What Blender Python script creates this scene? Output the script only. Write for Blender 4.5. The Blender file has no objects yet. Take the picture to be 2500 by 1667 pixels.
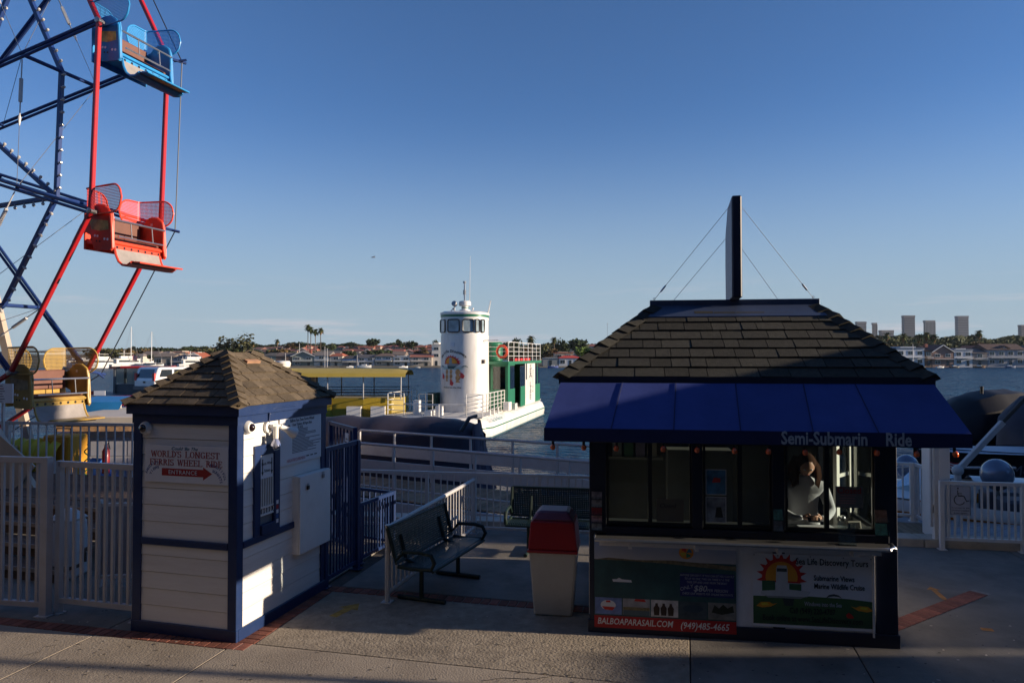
import bpy, bmesh, math, random
from mathutils import Vector, Matrix
random.seed(7)
S = bpy.context.scene
COL = S.collection
PI = math.pi
R = math.radians

# ---------------------------------------------------------------- camera, sky, sun, exposure
FPX, CX, CY, CAMZ = 1750.0, 1250.0, 833.5, 2.8
PITCH = math.atan(34.5 / FPX)
cam = bpy.data.objects.new("camera", bpy.data.cameras.new("camera"))
COL.objects.link(cam)
cam.location = (0, 0, CAMZ)
cam.rotation_euler = (PI / 2 + PITCH, 0, 0)
cam.data.sensor_width = 36.0
cam.data.lens = 36.0 * FPX / 2500.0
cam.data.clip_start = 0.05
cam.data.clip_end = 20000
S.camera = cam

SUN_AZ_X = Vector((1.0, -0.118, 0)).normalized()      # horizontal direction towards the sun
SUN_EL = R(12.0)
SUN_DIR = Vector((SUN_AZ_X.x * math.cos(SUN_EL), SUN_AZ_X.y * math.cos(SUN_EL), math.sin(SUN_EL)))
world = bpy.data.worlds.new("World")
S.world = world
world.use_nodes = True
wn, wl = world.node_tree.nodes, world.node_tree.links
wn.clear()
w_out = wn.new("ShaderNodeOutputWorld")
w_bg = wn.new("ShaderNodeBackground")
w_sky = wn.new("ShaderNodeTexSky")
w_sky.sky_type = 'NISHITA'
w_sky.sun_disc = False
w_sky.sun_elevation = SUN_EL
w_sky.sun_rotation = math.atan2(SUN_DIR.x, SUN_DIR.y)
w_sky.altitude = 0
w_sky.air_density = 0.8
w_sky.dust_density = 0.0
w_sky.ozone_density = 3.8
w_bg.inputs['Strength'].default_value = 0.08
# thin band of pale cloud low over the horizon
tc = wn.new("ShaderNodeTexCoord")
mp = wn.new("ShaderNodeMapping"); mp.inputs['Scale'].default_value = (1.6, 1.6, 22.0)
nz = wn.new("ShaderNodeTexNoise"); nz.inputs['Scale'].default_value = 2.3; nz.inputs['Detail'].default_value = 7; nz.inputs['Roughness'].default_value = 0.6
cr = wn.new("ShaderNodeValToRGB"); cr.color_ramp.elements[0].position = 0.56; cr.color_ramp.elements[1].position = 0.72
sx = wn.new("ShaderNodeSeparateXYZ")
zr = wn.new("ShaderNodeMapRange"); zr.inputs['From Min'].default_value = 0.11; zr.inputs['From Max'].default_value = 0.03
mu = wn.new("ShaderNodeMath"); mu.operation = 'MULTIPLY'
mu2 = wn.new("ShaderNodeMath"); mu2.operation = 'MULTIPLY'; mu2.inputs[1].default_value = 0.85
mx = wn.new("ShaderNodeMix"); mx.data_type = 'RGBA'
mx.inputs['B'].default_value = (4.6, 4.3, 4.6, 1)
wl.new(tc.outputs['Generated'], mp.inputs['Vector']); wl.new(mp.outputs['Vector'], nz.inputs['Vector'])
wl.new(nz.outputs['Fac'], cr.inputs['Fac']); wl.new(tc.outputs['Generated'], sx.inputs['Vector'])
wl.new(sx.outputs['Z'], zr.inputs['Value']); wl.new(cr.outputs['Color'], mu.inputs[0]); wl.new(zr.outputs['Result'], mu.inputs[1])
wl.new(mu.outputs[0], mu2.inputs[0]); wl.new(mu2.outputs[0], mx.inputs['Factor'])
# pale marine haze low in the sky, the same all the way round
hz = wn.new("ShaderNodeMapRange"); hz.interpolation_type = 'SMOOTHERSTEP'
hz.inputs['From Min'].default_value = 0.36; hz.inputs['From Max'].default_value = -0.02; hz.inputs['To Max'].default_value = 0.95
wl.new(sx.outputs['Z'], hz.inputs['Value'])
mh = wn.new("ShaderNodeMix"); mh.data_type = 'RGBA'; gn_ = wn.new("ShaderNodeMix"); gn_.data_type = 'RGBA'; gn_.blend_type = 'MULTIPLY'; gn_.inputs['Factor'].default_value = 1.0; gn_.inputs['B'].default_value = (0.84, 0.97, 1.12, 1)
wl.new(w_sky.outputs['Color'], gn_.inputs['A'])
mh.inputs['B'].default_value = (2.5, 3.3, 3.95, 1)
wl.new(hz.outputs['Result'], mh.inputs['Factor']); wl.new(gn_.outputs['Result'], mh.inputs['A']); wl.new(mh.outputs['Result'], mx.inputs['A'])
wl.new(mx.outputs['Result'], w_bg.inputs['Color']); wl.new(w_bg.outputs['Background'], w_out.inputs['Surface'])

sun = bpy.data.objects.new("sun", bpy.data.lights.new("sun", 'SUN'))
COL.objects.link(sun)
sun.data.energy = 4.5
sun.data.angle = R(0.53)
sun.data.color = (1.0, 0.83, 0.64)
sun.rotation_euler = SUN_DIR.to_track_quat('Z', 'Y').to_euler()

S.view_settings.view_transform = 'Standard'
S.view_settings.look = 'None'
S.view_settings.exposure = 0.8
S.view_settings.gamma = 1.0
S.view_settings.use_curve_mapping = False
S.cycles.use_denoising = True
S.cycles.max_bounces = 8
S.cycles.transparent_max_bounces = 24
S.cycles.caustics_reflective = False
S.cycles.caustics_refractive = False

# ---------------------------------------------------------------- measuring helpers (the lens geometry of the photograph)
def ray(px, py):
    c, s = math.cos(PITCH), math.sin(PITCH)
    a, b = (px - CX) / FPX, (CY - py) / FPX
    return Vector((a, c - b * s, s + b * c))
def at(px, py, Y):
    d = ray(px, py); return Vector((0, 0, CAMZ)) + d * (Y / d.y)
def gnd(px, py, z=0.0):
    d = ray(px, py); return Vector((0, 0, CAMZ)) + d * ((z - CAMZ) / d.z)
def hit(M, px, py, axis, val):
    """local point of frame M on the plane local[axis]=val that the pixel looks at"""
    I = M.inverted(); o = I @ Vector((0, 0, CAMZ)); d = I.to_3x3() @ ray(px, py)
    return o + d * ((val - o[axis]) / d[axis])
def frame(x, y, z, rz):
    return Matrix.Translation((x, y, z)) @ Matrix.Rotation(rz, 4, 'Z')

# ---------------------------------------------------------------- materials
MATS = {}
def mat(name, rgb, rough=0.6, metal=0.0, var=0.12, scale=4.0, bump=0.0, bscale=60.0, rand=0.0, spec=0.5,
        stain=None, stain_amt=0.35, stain_scale=1.2, emit=None, emit_s=0.0, alpha=1.0, coat=0.0, stretch=(1, 1, 1)):
    if name in MATS: return MATS[name]
    m = bpy.data.materials.new(name); m.use_nodes = True
    n, l = m.node_tree.nodes, m.node_tree.links
    b = n['Principled BSDF']
    b.inputs['Roughness'].default_value = rough
    b.inputs['Metallic'].default_value = metal
    b.inputs['Specular IOR Level'].default_value = spec
    if coat: b.inputs['Coat Weight'].default_value = coat; b.inputs['Coat Roughness'].default_value = 0.15
    if alpha < 1: b.inputs['Alpha'].default_value = alpha
    t = n.new("ShaderNodeTexCoord")
    mpn = n.new("ShaderNodeMapping"); mpn.inputs['Scale'].default_value = stretch
    l.new(t.outputs['Object'], mpn.inputs['Vector'])
    vec = mpn.outputs['Vector']
    col = None
    oi = n.new("ShaderNodeObjectInfo")
    if rand:
        ad = n.new("ShaderNodeVectorMath"); ad.operation = 'ADD'
        sc = n.new("ShaderNodeVectorMath"); sc.operation = 'SCALE'; sc.inputs['Scale'].default_value = 37.0
        cb = n.new("ShaderNodeCombineXYZ")
        for i in range(3): l.new(oi.outputs['Random'], cb.inputs[i])
        l.new(cb.outputs[0], sc.inputs[0]); l.new(vec, ad.inputs[0]); l.new(sc.outputs[0], ad.inputs[1]); vec = ad.outputs[0]
    no = n.new("ShaderNodeTexNoise"); no.inputs['Scale'].default_value = scale; no.inputs['Detail'].default_value = 6; no.inputs['Roughness'].default_value = 0.62
    l.new(vec, no.inputs['Vector'])
    mr = n.new("ShaderNodeMapRange"); mr.inputs['From Min'].default_value = 0.3; mr.inputs['From Max'].default_value = 0.7
    mr.inputs['To Min'].default_value = 1 - var; mr.inputs['To Max'].default_value = 1 + var
    l.new(no.outputs['Fac'], mr.inputs['Value'])
    fac = mr.outputs['Result']
    if rand:
        r2 = n.new("ShaderNodeMapRange"); r2.inputs['To Min'].default_value = 1 - rand; r2.inputs['To Max'].default_value = 1 + rand
        l.new(oi.outputs['Random'], r2.inputs['Value'])
        mm = n.new("ShaderNodeMath"); mm.operation = 'MULTIPLY'; l.new(fac, mm.inputs[0]); l.new(r2.outputs['Result'], mm.inputs[1]); fac = mm.outputs[0]
    vm = n.new("ShaderNodeVectorMath"); vm.operation = 'SCALE'; vm.inputs[0].default_value = rgb
    l.new(fac, vm.inputs['Scale']); col = vm.outputs[0]
    if stain:
        n2 = n.new("ShaderNodeTexNoise"); n2.inputs['Scale'].default_value = stain_scale; n2.inputs['Detail'].default_value = 8; n2.inputs['Roughness'].default_value = 0.7
        l.new(vec, n2.inputs['Vector'])
        m2 = n.new("ShaderNodeMapRange"); m2.inputs['From Min'].default_value = 0.47; m2.inputs['From Max'].default_value = 0.7; m2.inputs['To Max'].default_value = stain_amt
        l.new(n2.outputs['Fac'], m2.inputs['Value'])
        mi = n.new("ShaderNodeMix"); mi.data_type = 'RGBA'; mi.inputs['B'].default_value = (*stain, 1)
        l.new(m2.outputs['Result'], mi.inputs['Factor']); l.new(col, mi.inputs['A']); col = mi.outputs['Result']
    l.new(col, b.inputs['Base Color'])
    if bump:
        n3 = n.new("ShaderNodeTexNoise"); n3.inputs['Scale'].default_value = bscale; n3.inputs['Detail'].default_value = 4
        l.new(vec, n3.inputs['Vector'])
        bp = n.new("ShaderNodeBump"); bp.inputs['Strength'].default_value = bump; bp.inputs['Distance'].default_value = 0.01
        l.new(n3.outputs['Fac'], bp.inputs['Height']); l.new(bp.outputs['Normal'], b.inputs['Normal'])
    if emit:
        b.inputs['Emission Color'].default_value = (*emit, 1); b.inputs['Emission Strength'].default_value = emit_s
    MATS[name] = m
    return m
def glass(name, tint=(0.9, 0.95, 0.95), refl=1.0, rough=0.02):
    if name in MATS: return MATS[name]
    m = bpy.data.materials.new(name); m.use_nodes = True
    n, l = m.node_tree.nodes, m.node_tree.links
    n.clear()
    o = n.new("ShaderNodeOutputMaterial"); tr = n.new("ShaderNodeBsdfTransparent"); gl = n.new("ShaderNodeBsdfGlossy"); fr = n.new("ShaderNodeFresnel"); mi = n.new("ShaderNodeMixShader")
    no = n.new("ShaderNodeTexNoise"); no.inputs['Scale'].default_value = 3.0
    mr = n.new("ShaderNodeMapRange"); mr.inputs['To Min'].default_value = rough; mr.inputs['To Max'].default_value = rough * 2 + 0.02
    l.new(no.outputs['Fac'], mr.inputs['Value']); l.new(mr.outputs['Result'], gl.inputs['Roughness'])
    tr.inputs['Color'].default_value = (*tint, 1)
    fr.inputs['IOR'].default_value = 1.5
    mu = n.new("ShaderNodeMath"); mu.operation = 'MULTIPLY'; mu.inputs[1].default_value = refl
    l.new(fr.outputs[0], mu.inputs[0]); l.new(mu.outputs[0], mi.inputs['Fac'])
    l.new(tr.outputs[0], mi.inputs[1]); l.new(gl.outputs[0], mi.inputs[2]); l.new(mi.outputs[0], o.inputs['Surface'])
    MATS[name] = m
    return m
def perforated(name, rgb, pitch=0.02, hole=0.33):
    """painted sheet metal with a regular grid of small round holes"""
    if name in MATS: return MATS[name]
    m = mat(name, rgb, 0.45, 0.0, 0.06, 6)
    n, l = m.node_tree.nodes, m.node_tree.links
    b = n['Principled BSDF']; o = [x for x in n if x.type == 'OUTPUT_MATERIAL'][0]
    t = n.new("ShaderNodeTexCoord")
    vo = n.new("ShaderNodeTexVoronoi"); vo.feature = 'F1'; vo.inputs['Scale'].default_value = 1 / pitch; vo.inputs['Randomness'].default_value = 0.0
    l.new(t.outputs['UV'], vo.inputs['Vector'])
    lt = n.new("ShaderNodeMath"); lt.operation = 'LESS_THAN'; lt.inputs[1].default_value = hole
    l.new(vo.outputs['Distance'], lt.inputs[0])
    tr = n.new("ShaderNodeBsdfTransparent"); mi = n.new("ShaderNodeMixShader")
    l.new(lt.outputs[0], mi.inputs['Fac']); l.new(b.outputs[0], mi.inputs[1]); l.new(tr.outputs[0], mi.inputs[2]); l.new(mi.outputs[0], o.inputs['Surface'])
    return m

# ---------------------------------------------------------------- mesh builder
class MB:
    def __init__(s): s.v = []; s.f = []; s.uv = None
    def add(s, vs, fs):
        k = len(s.v); s.v += [tuple(p) for p in vs]; s.f += [tuple(i + k for i in f) for f in fs]; return s
    def box(s, x0, y0, z0, x1, y1, z1):
        return s.add([(x0, y0, z0), (x1, y0, z0), (x1, y1, z0), (x0, y1, z0), (x0, y0, z1), (x1, y0, z1), (x1, y1, z1), (x0, y1, z1)],
                     [(0, 3, 2, 1), (4, 5, 6, 7), (0, 1, 5, 4), (1, 2, 6, 5), (2, 3, 7, 6), (3, 0, 4, 7)])
    def cbox(s, c, d, M=None):
        h = [x / 2 for x in d]
        vs = [Vector((sx * h[0], sy * h[1], sz * h[2])) for sz in (-1, 1) for sx, sy in ((-1, -1), (1, -1), (1, 1), (-1, 1))]
        if M is not None: vs = [M @ v for v in vs]
        vs = [v + Vector(c) for v in vs]
        return s.add(vs, [(0, 3, 2, 1), (4, 5, 6, 7), (0, 1, 5, 4), (1, 2, 6, 5), (2, 3, 7, 6), (3, 0, 4, 7)])
    def beam(s, a, b, w, h, up=(0, 0, 1)):
        a, b = Vector(a), Vector(b); d = (b - a).normalized(); u = Vector(up)
        if abs(d.dot(u)) > 0.99: u = Vector((1, 0, 0))
        x = d.cross(u).normalized(); y = x.cross(d).normalized()
        vs = [p + x * (i * w / 2) + y * (j * h / 2) for p in (a, b) for i, j in ((-1, -1), (1, -1), (1, 1), (-1, 1))]
        return s.add(vs, [(0, 3, 2, 1), (4, 5, 6, 7), (0, 1, 5, 4), (1, 2, 6, 5), (2, 3, 7, 6), (3, 0, 4, 7)])
    def path(s, pts, r, n=8, closed=False, cap=True):
        pts = [Vector(p) for p in pts]; m = len(pts)
        rr = r if isinstance(r, (list, tuple)) else [r] * m
        k = len(s.v); prev = None
        for i, p in enumerate(pts):
            if closed: d = pts[(i + 1) % m] - pts[i - 1]
            else: d = pts[min(i + 1, m - 1)] - pts[max(i - 1, 0)]
            d = d.normalized() if d.length > 1e-9 else Vector((0, 0, 1))
            if prev is None:
                u = Vector((0, 0, 1)) if abs(d.z) < 0.9 else Vector((1, 0, 0)); x = d.cross(u).normalized()
            else:
                x = (prev - d * prev.dot(d))
                x = x.normalized() if x.length > 1e-6 else d.orthogonal().normalized()
            prev = x; y = d.cross(x)
            for j in range(n):
                a = 2 * PI * j / n
                q = p + (x * math.cos(a) + y * math.sin(a)) * rr[i]; s.v.append(tuple(q))
        for i in range(m if closed else m - 1):
            for j in range(n):
                a0 = k + i * n + j; a1 = k + i * n + (j + 1) % n
                b0 = k + ((i + 1) % m) * n + j; b1 = k + ((i + 1) % m) * n + (j + 1) % n
                s.f.append((a0, a1, b1, b0))
        if cap and not closed:
            s.f.append(tuple(k + j for j in reversed(range(n)))); s.f.append(tuple(k + (m - 1) * n + j for j in range(n)))
        return s
    def tube(s, a, b, r, n=8, r2=None): return s.path([a, b], [r, r if r2 is None else r2], n)
    def lathe(s, prof, n=16, c=(0, 0, 0), M=None, a0=0, a1=2 * PI):
        k = len(s.v); full = abs(a1 - a0 - 2 * PI) < 1e-6; cnt = n if full else n + 1
        for r_, z in prof:
            for j in range(cnt):
                a = a0 + (a1 - a0) * j / n
                p = Vector((r_ * math.cos(a), r_ * math.sin(a), z))
                if M is not None: p = M @ p
                s.v.append(tuple(p + Vector(c)))
        for i in range(len(prof) - 1):
            for j in range(n):
                a_ = k + i * cnt + j; b_ = k + i * cnt + (j + 1) % cnt
                s.f.append((a_, b_, b_ + cnt, a_ + cnt))
        return s
    def ball(s, c, r, n=10, m=6, sc=(1, 1, 1)):
        return s.lathe([(max(1e-4, math.sin(PI * i / m)) * r, -math.cos(PI * i / m) * r) for i in range(m + 1)], n, c, Matrix.Diagonal((*sc,)).to_3x3())
    def prism(s, poly, t0, t1, plane='xz'):
        """poly extruded between t0 and t1 along the axis missing from plane"""
        def P(a, b, t): return {'xz': (a, t, b), 'xy': (a, b, t), 'yz': (t, a, b)}[plane]
        n = len(poly); k = len(s.v)
        s.v += [P(a, b, t0) for a, b in poly] + [P(a, b, t1) for a, b in poly]
        s.f.append(tuple(k + i for i in range(n))); s.f.append(tuple(k + n + i for i in reversed(range(n))))
        for i in range(n): j = (i + 1) % n; s.f.append((k + i, k + n + i, k + n + j, k + j))
        return s
    def quad(s, a, b, c, d): return s.add([a, b, c, d], [(0, 1, 2, 3)])
    def sheet(s, rows, thick=None):
        """grid of points rows[i][j]"""
        k = len(s.v); w = len(rows[0])
        for r_ in rows: s.v += [tuple(p) for p in r_]
        for i in range(len(rows) - 1):
            for j in range(w - 1): s.f.append((k + i * w + j, k + i * w + j + 1, k + (i + 1) * w + j + 1, k + (i + 1) * w + j))
        return s
    def mesh(s, name, m, smooth=False, bev=0.0, uvf=None):
        me = bpy.data.meshes.new(name); me.from_pydata(s.v, [], s.f); me.update()
        bm = bmesh.new(); bm.from_mesh(me)
        bmesh.ops.recalc_face_normals(bm, faces=bm.faces)
        if bev:
            es = [e for e in bm.edges if len(e.link_faces) == 2 and e.calc_face_angle(0) > R(30)]
            bmesh.ops.bevel(bm, geom=es, offset=bev, segments=1, affect='EDGES', clamp_overlap=True)
        if uvf:
            ul = bm.loops.layers.uv.new("UVMap")
            for f in bm.faces:
                for lp in f.loops: lp[ul].uv = uvf(lp.vert.co)
        bm.to_mesh(me); bm.free()
        if smooth:
            me.polygons.foreach_set("use_smooth", [True] * len(me.polygons))
            try: me.set_sharp_from_angle(angle=R(35))
            except Exception: pass
        ms = m if isinstance(m, (list, tuple)) else [m]
        for q in ms: me.materials.append(q)
        return me
    def build(s, name, m, parent=None, loc=None, smooth=False, bev=0.0, uvf=None, **tags):
        return link(name, s.mesh(name, m, smooth, bev, uvf), parent, loc, **tags)
def link(name, me, parent=None, loc=None, rot=None, scale=None, **tags):
    o = bpy.data.objects.new(name, me); COL.objects.link(o)
    if parent is not None: o.parent = parent
    if loc is not None: o.location = loc
    if rot is not None: o.rotation_euler = rot
    if scale is not None: o.scale = scale
    tag(o, **tags); return o
def tag(o, label=None, cat=None, group=None, kind=None):
    if label: o['label'] = label
    if cat: o['category'] = cat
    if group: o['group'] = group
    if kind: o['kind'] = kind
    return o
def thing(name, label, cat, loc=(0, 0, 0), rz=0.0, group=None):
    o = bpy.data.objects.new(name, None); COL.objects.link(o); o.location = loc; o.rotation_euler = (0, 0, rz)
    o.empty_display_size = 0.3
    return tag(o, label, cat, group)
def frm(o): return Matrix.Translation(o.location) @ o.rotation_euler.to_matrix().to_4x4()
def bx(name, m, parent, x0, y0, z0, x1, y1, z1, bev=0.0, **t): return MB().box(x0, y0, z0, x1, y1, z1).build(name, m, parent, bev=bev, **t)
def copy_tree(o, parent=None):
    c = o.copy(); COL.objects.link(c)
    if parent is not None: c.parent = parent
    for ch in KIDS(o): copy_tree(ch, c)
    return c
def KIDS(o): return [x for x in list(bpy.data.objects) if x.parent == o]
_txt_cache = {}
def text(body, size, m, parent, loc, rot=(PI / 2, 0, 0), align='CENTER', shear=0.0, bold=0.0, space=1.0, sx=1.0, name="lettering", ext=0.0008, res=2):
    cu = bpy.data.curves.new("t", 'FONT'); cu.body = body; cu.size = size; cu.align_x = align; cu.align_y = 'CENTER'
    cu.extrude = ext; cu.shear = shear; cu.offset = bold; cu.space_character = space; cu.resolution_u = res
    o = bpy.data.objects.new("t", cu); COL.objects.link(o)
    dg = bpy.context.evaluated_depsgraph_get()
    me = bpy.data.meshes.new_from_object(o.evaluated_get(dg)); bpy.data.objects.remove(o); bpy.data.curves.remove(cu)
    me.name = name; me.materials.clear(); me.materials.append(m)
    if sx != 1.0: me.transform(Matrix.Diagonal((sx, 1, 1, 1)))
    return link(name, me, parent, loc, rot)
# thick-and-thin serif capitals for the hand-painted sign, drawn as strokes on a 0..1 high grid
def serif_text(body, h, width, m, parent, loc, rot=(PI / 2, 0, 0), w=0.15, name="lettering"):
    mb = MB(); x = 0.0; T, t = w, w * 0.5
    def bar(a, b, c, d, th):
        a, b = Vector((a, b)), Vector((c, d)); dd = (b - a).normalized(); nn = Vector((-dd.y, dd.x)) * th / 2
        mb.prism([(p.x, p.y) for p in (a - nn, b - nn, b + nn, a + nn)], 0, 0.0015, 'xy')
    def arc(cx, cy, rx, ry, a0, a1, th0=T, n=12):
        for i in range(n):
            u0, u1 = R(a0 + (a1 - a0) * i / n), R(a0 + (a1 - a0) * (i + 1) / n)
            def th(u): return t + (th0 - t) * abs(math.cos(u))
            o0, o1 = th(u0) / 2, th(u1) / 2
            P = lambda u, o: (cx + (rx + o) * math.cos(u), cy + (ry + o) * math.sin(u))
            mb.prism([P(u0, -o0), P(u0, o0), P(u1, o1), P(u1, -o1)], 0, 0.0015, 'xy')
    def stem(a, y0=0, y1=1): bar(a, y0, a, y1, T)
    def ser(a, y, l=0.17): bar(a - l, y, a + l, y, t)
    for ch in body:
        o = x
        if ch == ' ': x += 0.55; continue
        if ch == "'": bar(o + .05, 1.0, o + .02, .78, T * .8); x += 0.12; continue
        if ch in 'LEFRDIHPN': stem(o + .15, t / 2, 1 - t / 2); ser(o + .15, t / 2); ser(o + .15, 1 - t / 2)
        if ch == 'L': bar(o + .15, t / 2, o + .62, t / 2, t); bar(o + .6, 0, o + .66, .24, t); adv = .72
        elif ch in 'EF':
            bar(o + .15, 1 - t / 2, o + .6, 1 - t / 2, t); bar(o + .58, 1, o + .6, .76, t); bar(o + .15, .52, o + .47, .52, t); bar(o + .47, .4, o + .47, .64, t)
            if ch == 'E': bar(o + .15, t / 2, o + .62, t / 2, t); bar(o + .6, 0, o + .66, .26, t)
            adv = .74 if ch == 'E' else .7
        elif ch == 'I': adv = .36
        elif ch == 'T': stem(o + .34, 0, .97); ser(o + .34, t / 2); bar(o, 1 - t / 2, o + .68, 1 - t / 2, t); bar(o + .02, 1, o - .02, .74, t); bar(o + .66, 1, o + .7, .74, t); adv = .74
        elif ch == 'H': stem(o + .62, t / 2, 1 - t / 2); ser(o + .62, t / 2); ser(o + .62, 1 - t / 2); bar(o + .15, .52, o + .62, .52, t); adv = .84
        elif ch == 'N': stem(o + .66, 0, .97); bar(o + .12, .97, o + .66, .04, T); ser(o + .66, 1 - t / 2); adv = .86
        elif ch == 'W': bar(o + .08, 1, o + .28, 0, T); bar(o + .28, 0, o + .48, .95, t); bar(o + .48, .95, o + .66, 0, T); bar(o + .66, 0, o + .86, 1, t); ser(o + .08, 1 - t / 2, .13); ser(o + .86, 1 - t / 2, .13); adv = .98
        elif ch == 'O': arc(o + .36, .5, .28, .47, 0, 360, n=22); adv = .76
        elif ch == 'D': arc(o + .15, .5, .46, .47, -90, 90, n=14); adv = .76
        elif ch == 'R': arc(o + .15, .75, .36, .22, -90, 90, n=10); bar(o + .34, .52, o + .64, .02, T); adv = .76
        elif ch == 'S': arc(o + .3, .74, .22, .22, 30, 270, n=12); arc(o + .3, .27, .24, .24, -150, 90, n=12); bar(o + .5, .98, o + .5, .76, t); bar(o + .07, .02, o + .07, .26, t); adv = .64
        elif ch == 'G': arc(o + .36, .5, .28, .47, 45, 320, n=16); stem(o + .6, .05, .44); ser(o + .58, .46, .14); bar(o + .58, .97, o + .58, .74, t); adv = .78
        else: adv = .6
        x += adv
    k = width / x
    mb.v = [((px - x / 2) * k, (py - .5) * h, pz) for px, py, pz in mb.v]
    me = mb.mesh(name, m)
    return link(name, me, parent, loc, rot)
# ---------------------------------------------------------------- palette
M_conc = mat('concrete_slab', (0.35, 0.295, 0.235), 0.9, 0, 0.16, 1.3, 0.55, 55, 0.05, 0.25, stain=(0.14, 0.11, 0.085), stain_amt=0.5, stain_scale=1.1)
M_rough = mat('aggregate_concrete', (0.34, 0.285, 0.22), 0.95, 0, 0.22, 9, 0.9, 38, 0.05, 0.25, stain=(0.12, 0.10, 0.08), stain_amt=0.5, stain_scale=1.4)
M_conc_shade = mat('shade_toned_concrete', (0.22, 0.20, 0.175), 0.9, 0, 0.2, 1.5, 0.4, 50, 0.05, 0.25, stain=(0.09, 0.08, 0.07), stain_amt=0.55, stain_scale=1.2)  # concrete toned darker to deepen the shade behind the brick line
M_joint = mat('joint_dirt', (0.06, 0.05, 0.042), 0.95, 0, 0.3, 8, 0.3, 40)
M_brick = mat('paver_brick', (0.24, 0.088, 0.06), 0.85, 0, 0.2, 14, 0.35, 60, 0.3, 0.3, stain=(0.12, 0.06, 0.05), stain_amt=0.5, stain_scale=5)
M_mortar = mat('mortar', (0.27, 0.235, 0.20), 0.95, 0, 0.2, 20, 0.3, 80)
M_curb = mat('curb_concrete', (0.50, 0.44, 0.37), 0.9, 0, 0.12, 3, 0.3, 50, stain=(0.2, 0.17, 0.14), stain_amt=0.5, stain_scale=2)
M_white = mat('white_paint', (0.78, 0.76, 0.73), 0.5, 0, 0.04, 3, 0.08, 30, 0.03, 0.4, stain=(0.55, 0.50, 0.44), stain_amt=0.35, stain_scale=2.5)
M_board = mat('white_siding', (0.76, 0.735, 0.70), 0.55, 0, 0.05, 2, 0.15, 25, 0.03, 0.4, stain=(0.52, 0.46, 0.40), stain_amt=0.35, stain_scale=2.2, stretch=(0.35, 0.35, 3))
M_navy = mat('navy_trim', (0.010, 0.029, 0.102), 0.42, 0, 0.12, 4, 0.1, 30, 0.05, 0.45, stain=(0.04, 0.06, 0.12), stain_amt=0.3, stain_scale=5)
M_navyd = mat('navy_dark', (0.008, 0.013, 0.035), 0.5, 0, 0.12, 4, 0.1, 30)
M_rail = mat('white_rail', (0.54, 0.52, 0.51), 0.42, 0, 0.05, 5, 0.05, 40, 0.02, 0.5, stain=(0.40, 0.33, 0.28), stain_amt=0.3, stain_scale=6)
M_shin = mat('brown_shingle', (0.135, 0.105, 0.072), 0.95, 0, 0.25, 22, 0.6, 140, 0.28, 0.2, stain=(0.07, 0.055, 0.045), stain_amt=0.5, stain_scale=5)
M_shin2 = mat('grey_shingle', (0.054, 0.051, 0.041), 0.95, 0, 0.22, 22, 0.6, 140, 0.24, 0.2, stain=(0.05, 0.045, 0.04), stain_amt=0.5, stain_scale=4)
M_under = mat('roof_felt', (0.02, 0.018, 0.016), 0.95, 0, 0.2, 10, 0.2, 40)
M_black = mat('black_plastic', (0.012, 0.012, 0.013), 0.35, 0, 0.1, 6)
M_dome = mat('smoked_dome', (0.02, 0.008, 0.008), 0.06, 0, 0.1, 6, coat=1.0)
M_red = mat('sign_red', (0.36, 0.018, 0.02), 0.5, 0, 0.08, 8)
M_blueink = mat('sign_blue', (0.03, 0.09, 0.30), 0.5, 0, 0.1, 8)
M_teal = mat('sign_teal', (0.02, 0.16, 0.26), 0.5, 0, 0.1, 8)
M_ink = mat('black_ink', (0.015, 0.015, 0.018), 0.5, 0, 0.1, 8)
M_grey_ink = mat('grey_ink', (0.17, 0.17, 0.19), 0.5, 0, 0.1, 8)
M_paper = mat('paper', (0.72, 0.72, 0.74), 0.5, 0, 0.04, 4)
M_signw = mat('sign_white', (0.78, 0.77, 0.78), 0.4, 0, 0.04, 4)
M_steel = mat('steel', (0.55, 0.55, 0.56), 0.28, 0.9, 0.1, 8)
M_galv = mat('galvanised', (0.36, 0.36, 0.37), 0.45, 0.8, 0.15, 12)
M_yellow_paint = mat('faded_yellow_paint', (0.42, 0.26, 0.05), 0.85, 0, 0.4, 12, 0.3, 60)
M_orange_paint = mat('faded_orange_paint', (0.48, 0.21, 0.05), 0.85, 0, 0.4, 12, 0.3, 60)
M_wood = mat('deck_wood', (0.27, 0.19, 0.12), 0.8, 0, 0.25, 5, 0.3, 30, 0.25, 0.3, stretch=(6, 1, 1))
M_glass = glass('window_glass')
M_glass_d = glass('tinted_glass', (0.55, 0.6, 0.6), 1.6)
M_fpane = mat('far_window_pane', (0.03, 0.04, 0.05), 0.08, 0, 0.4, 3, rand=0.4)

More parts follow.
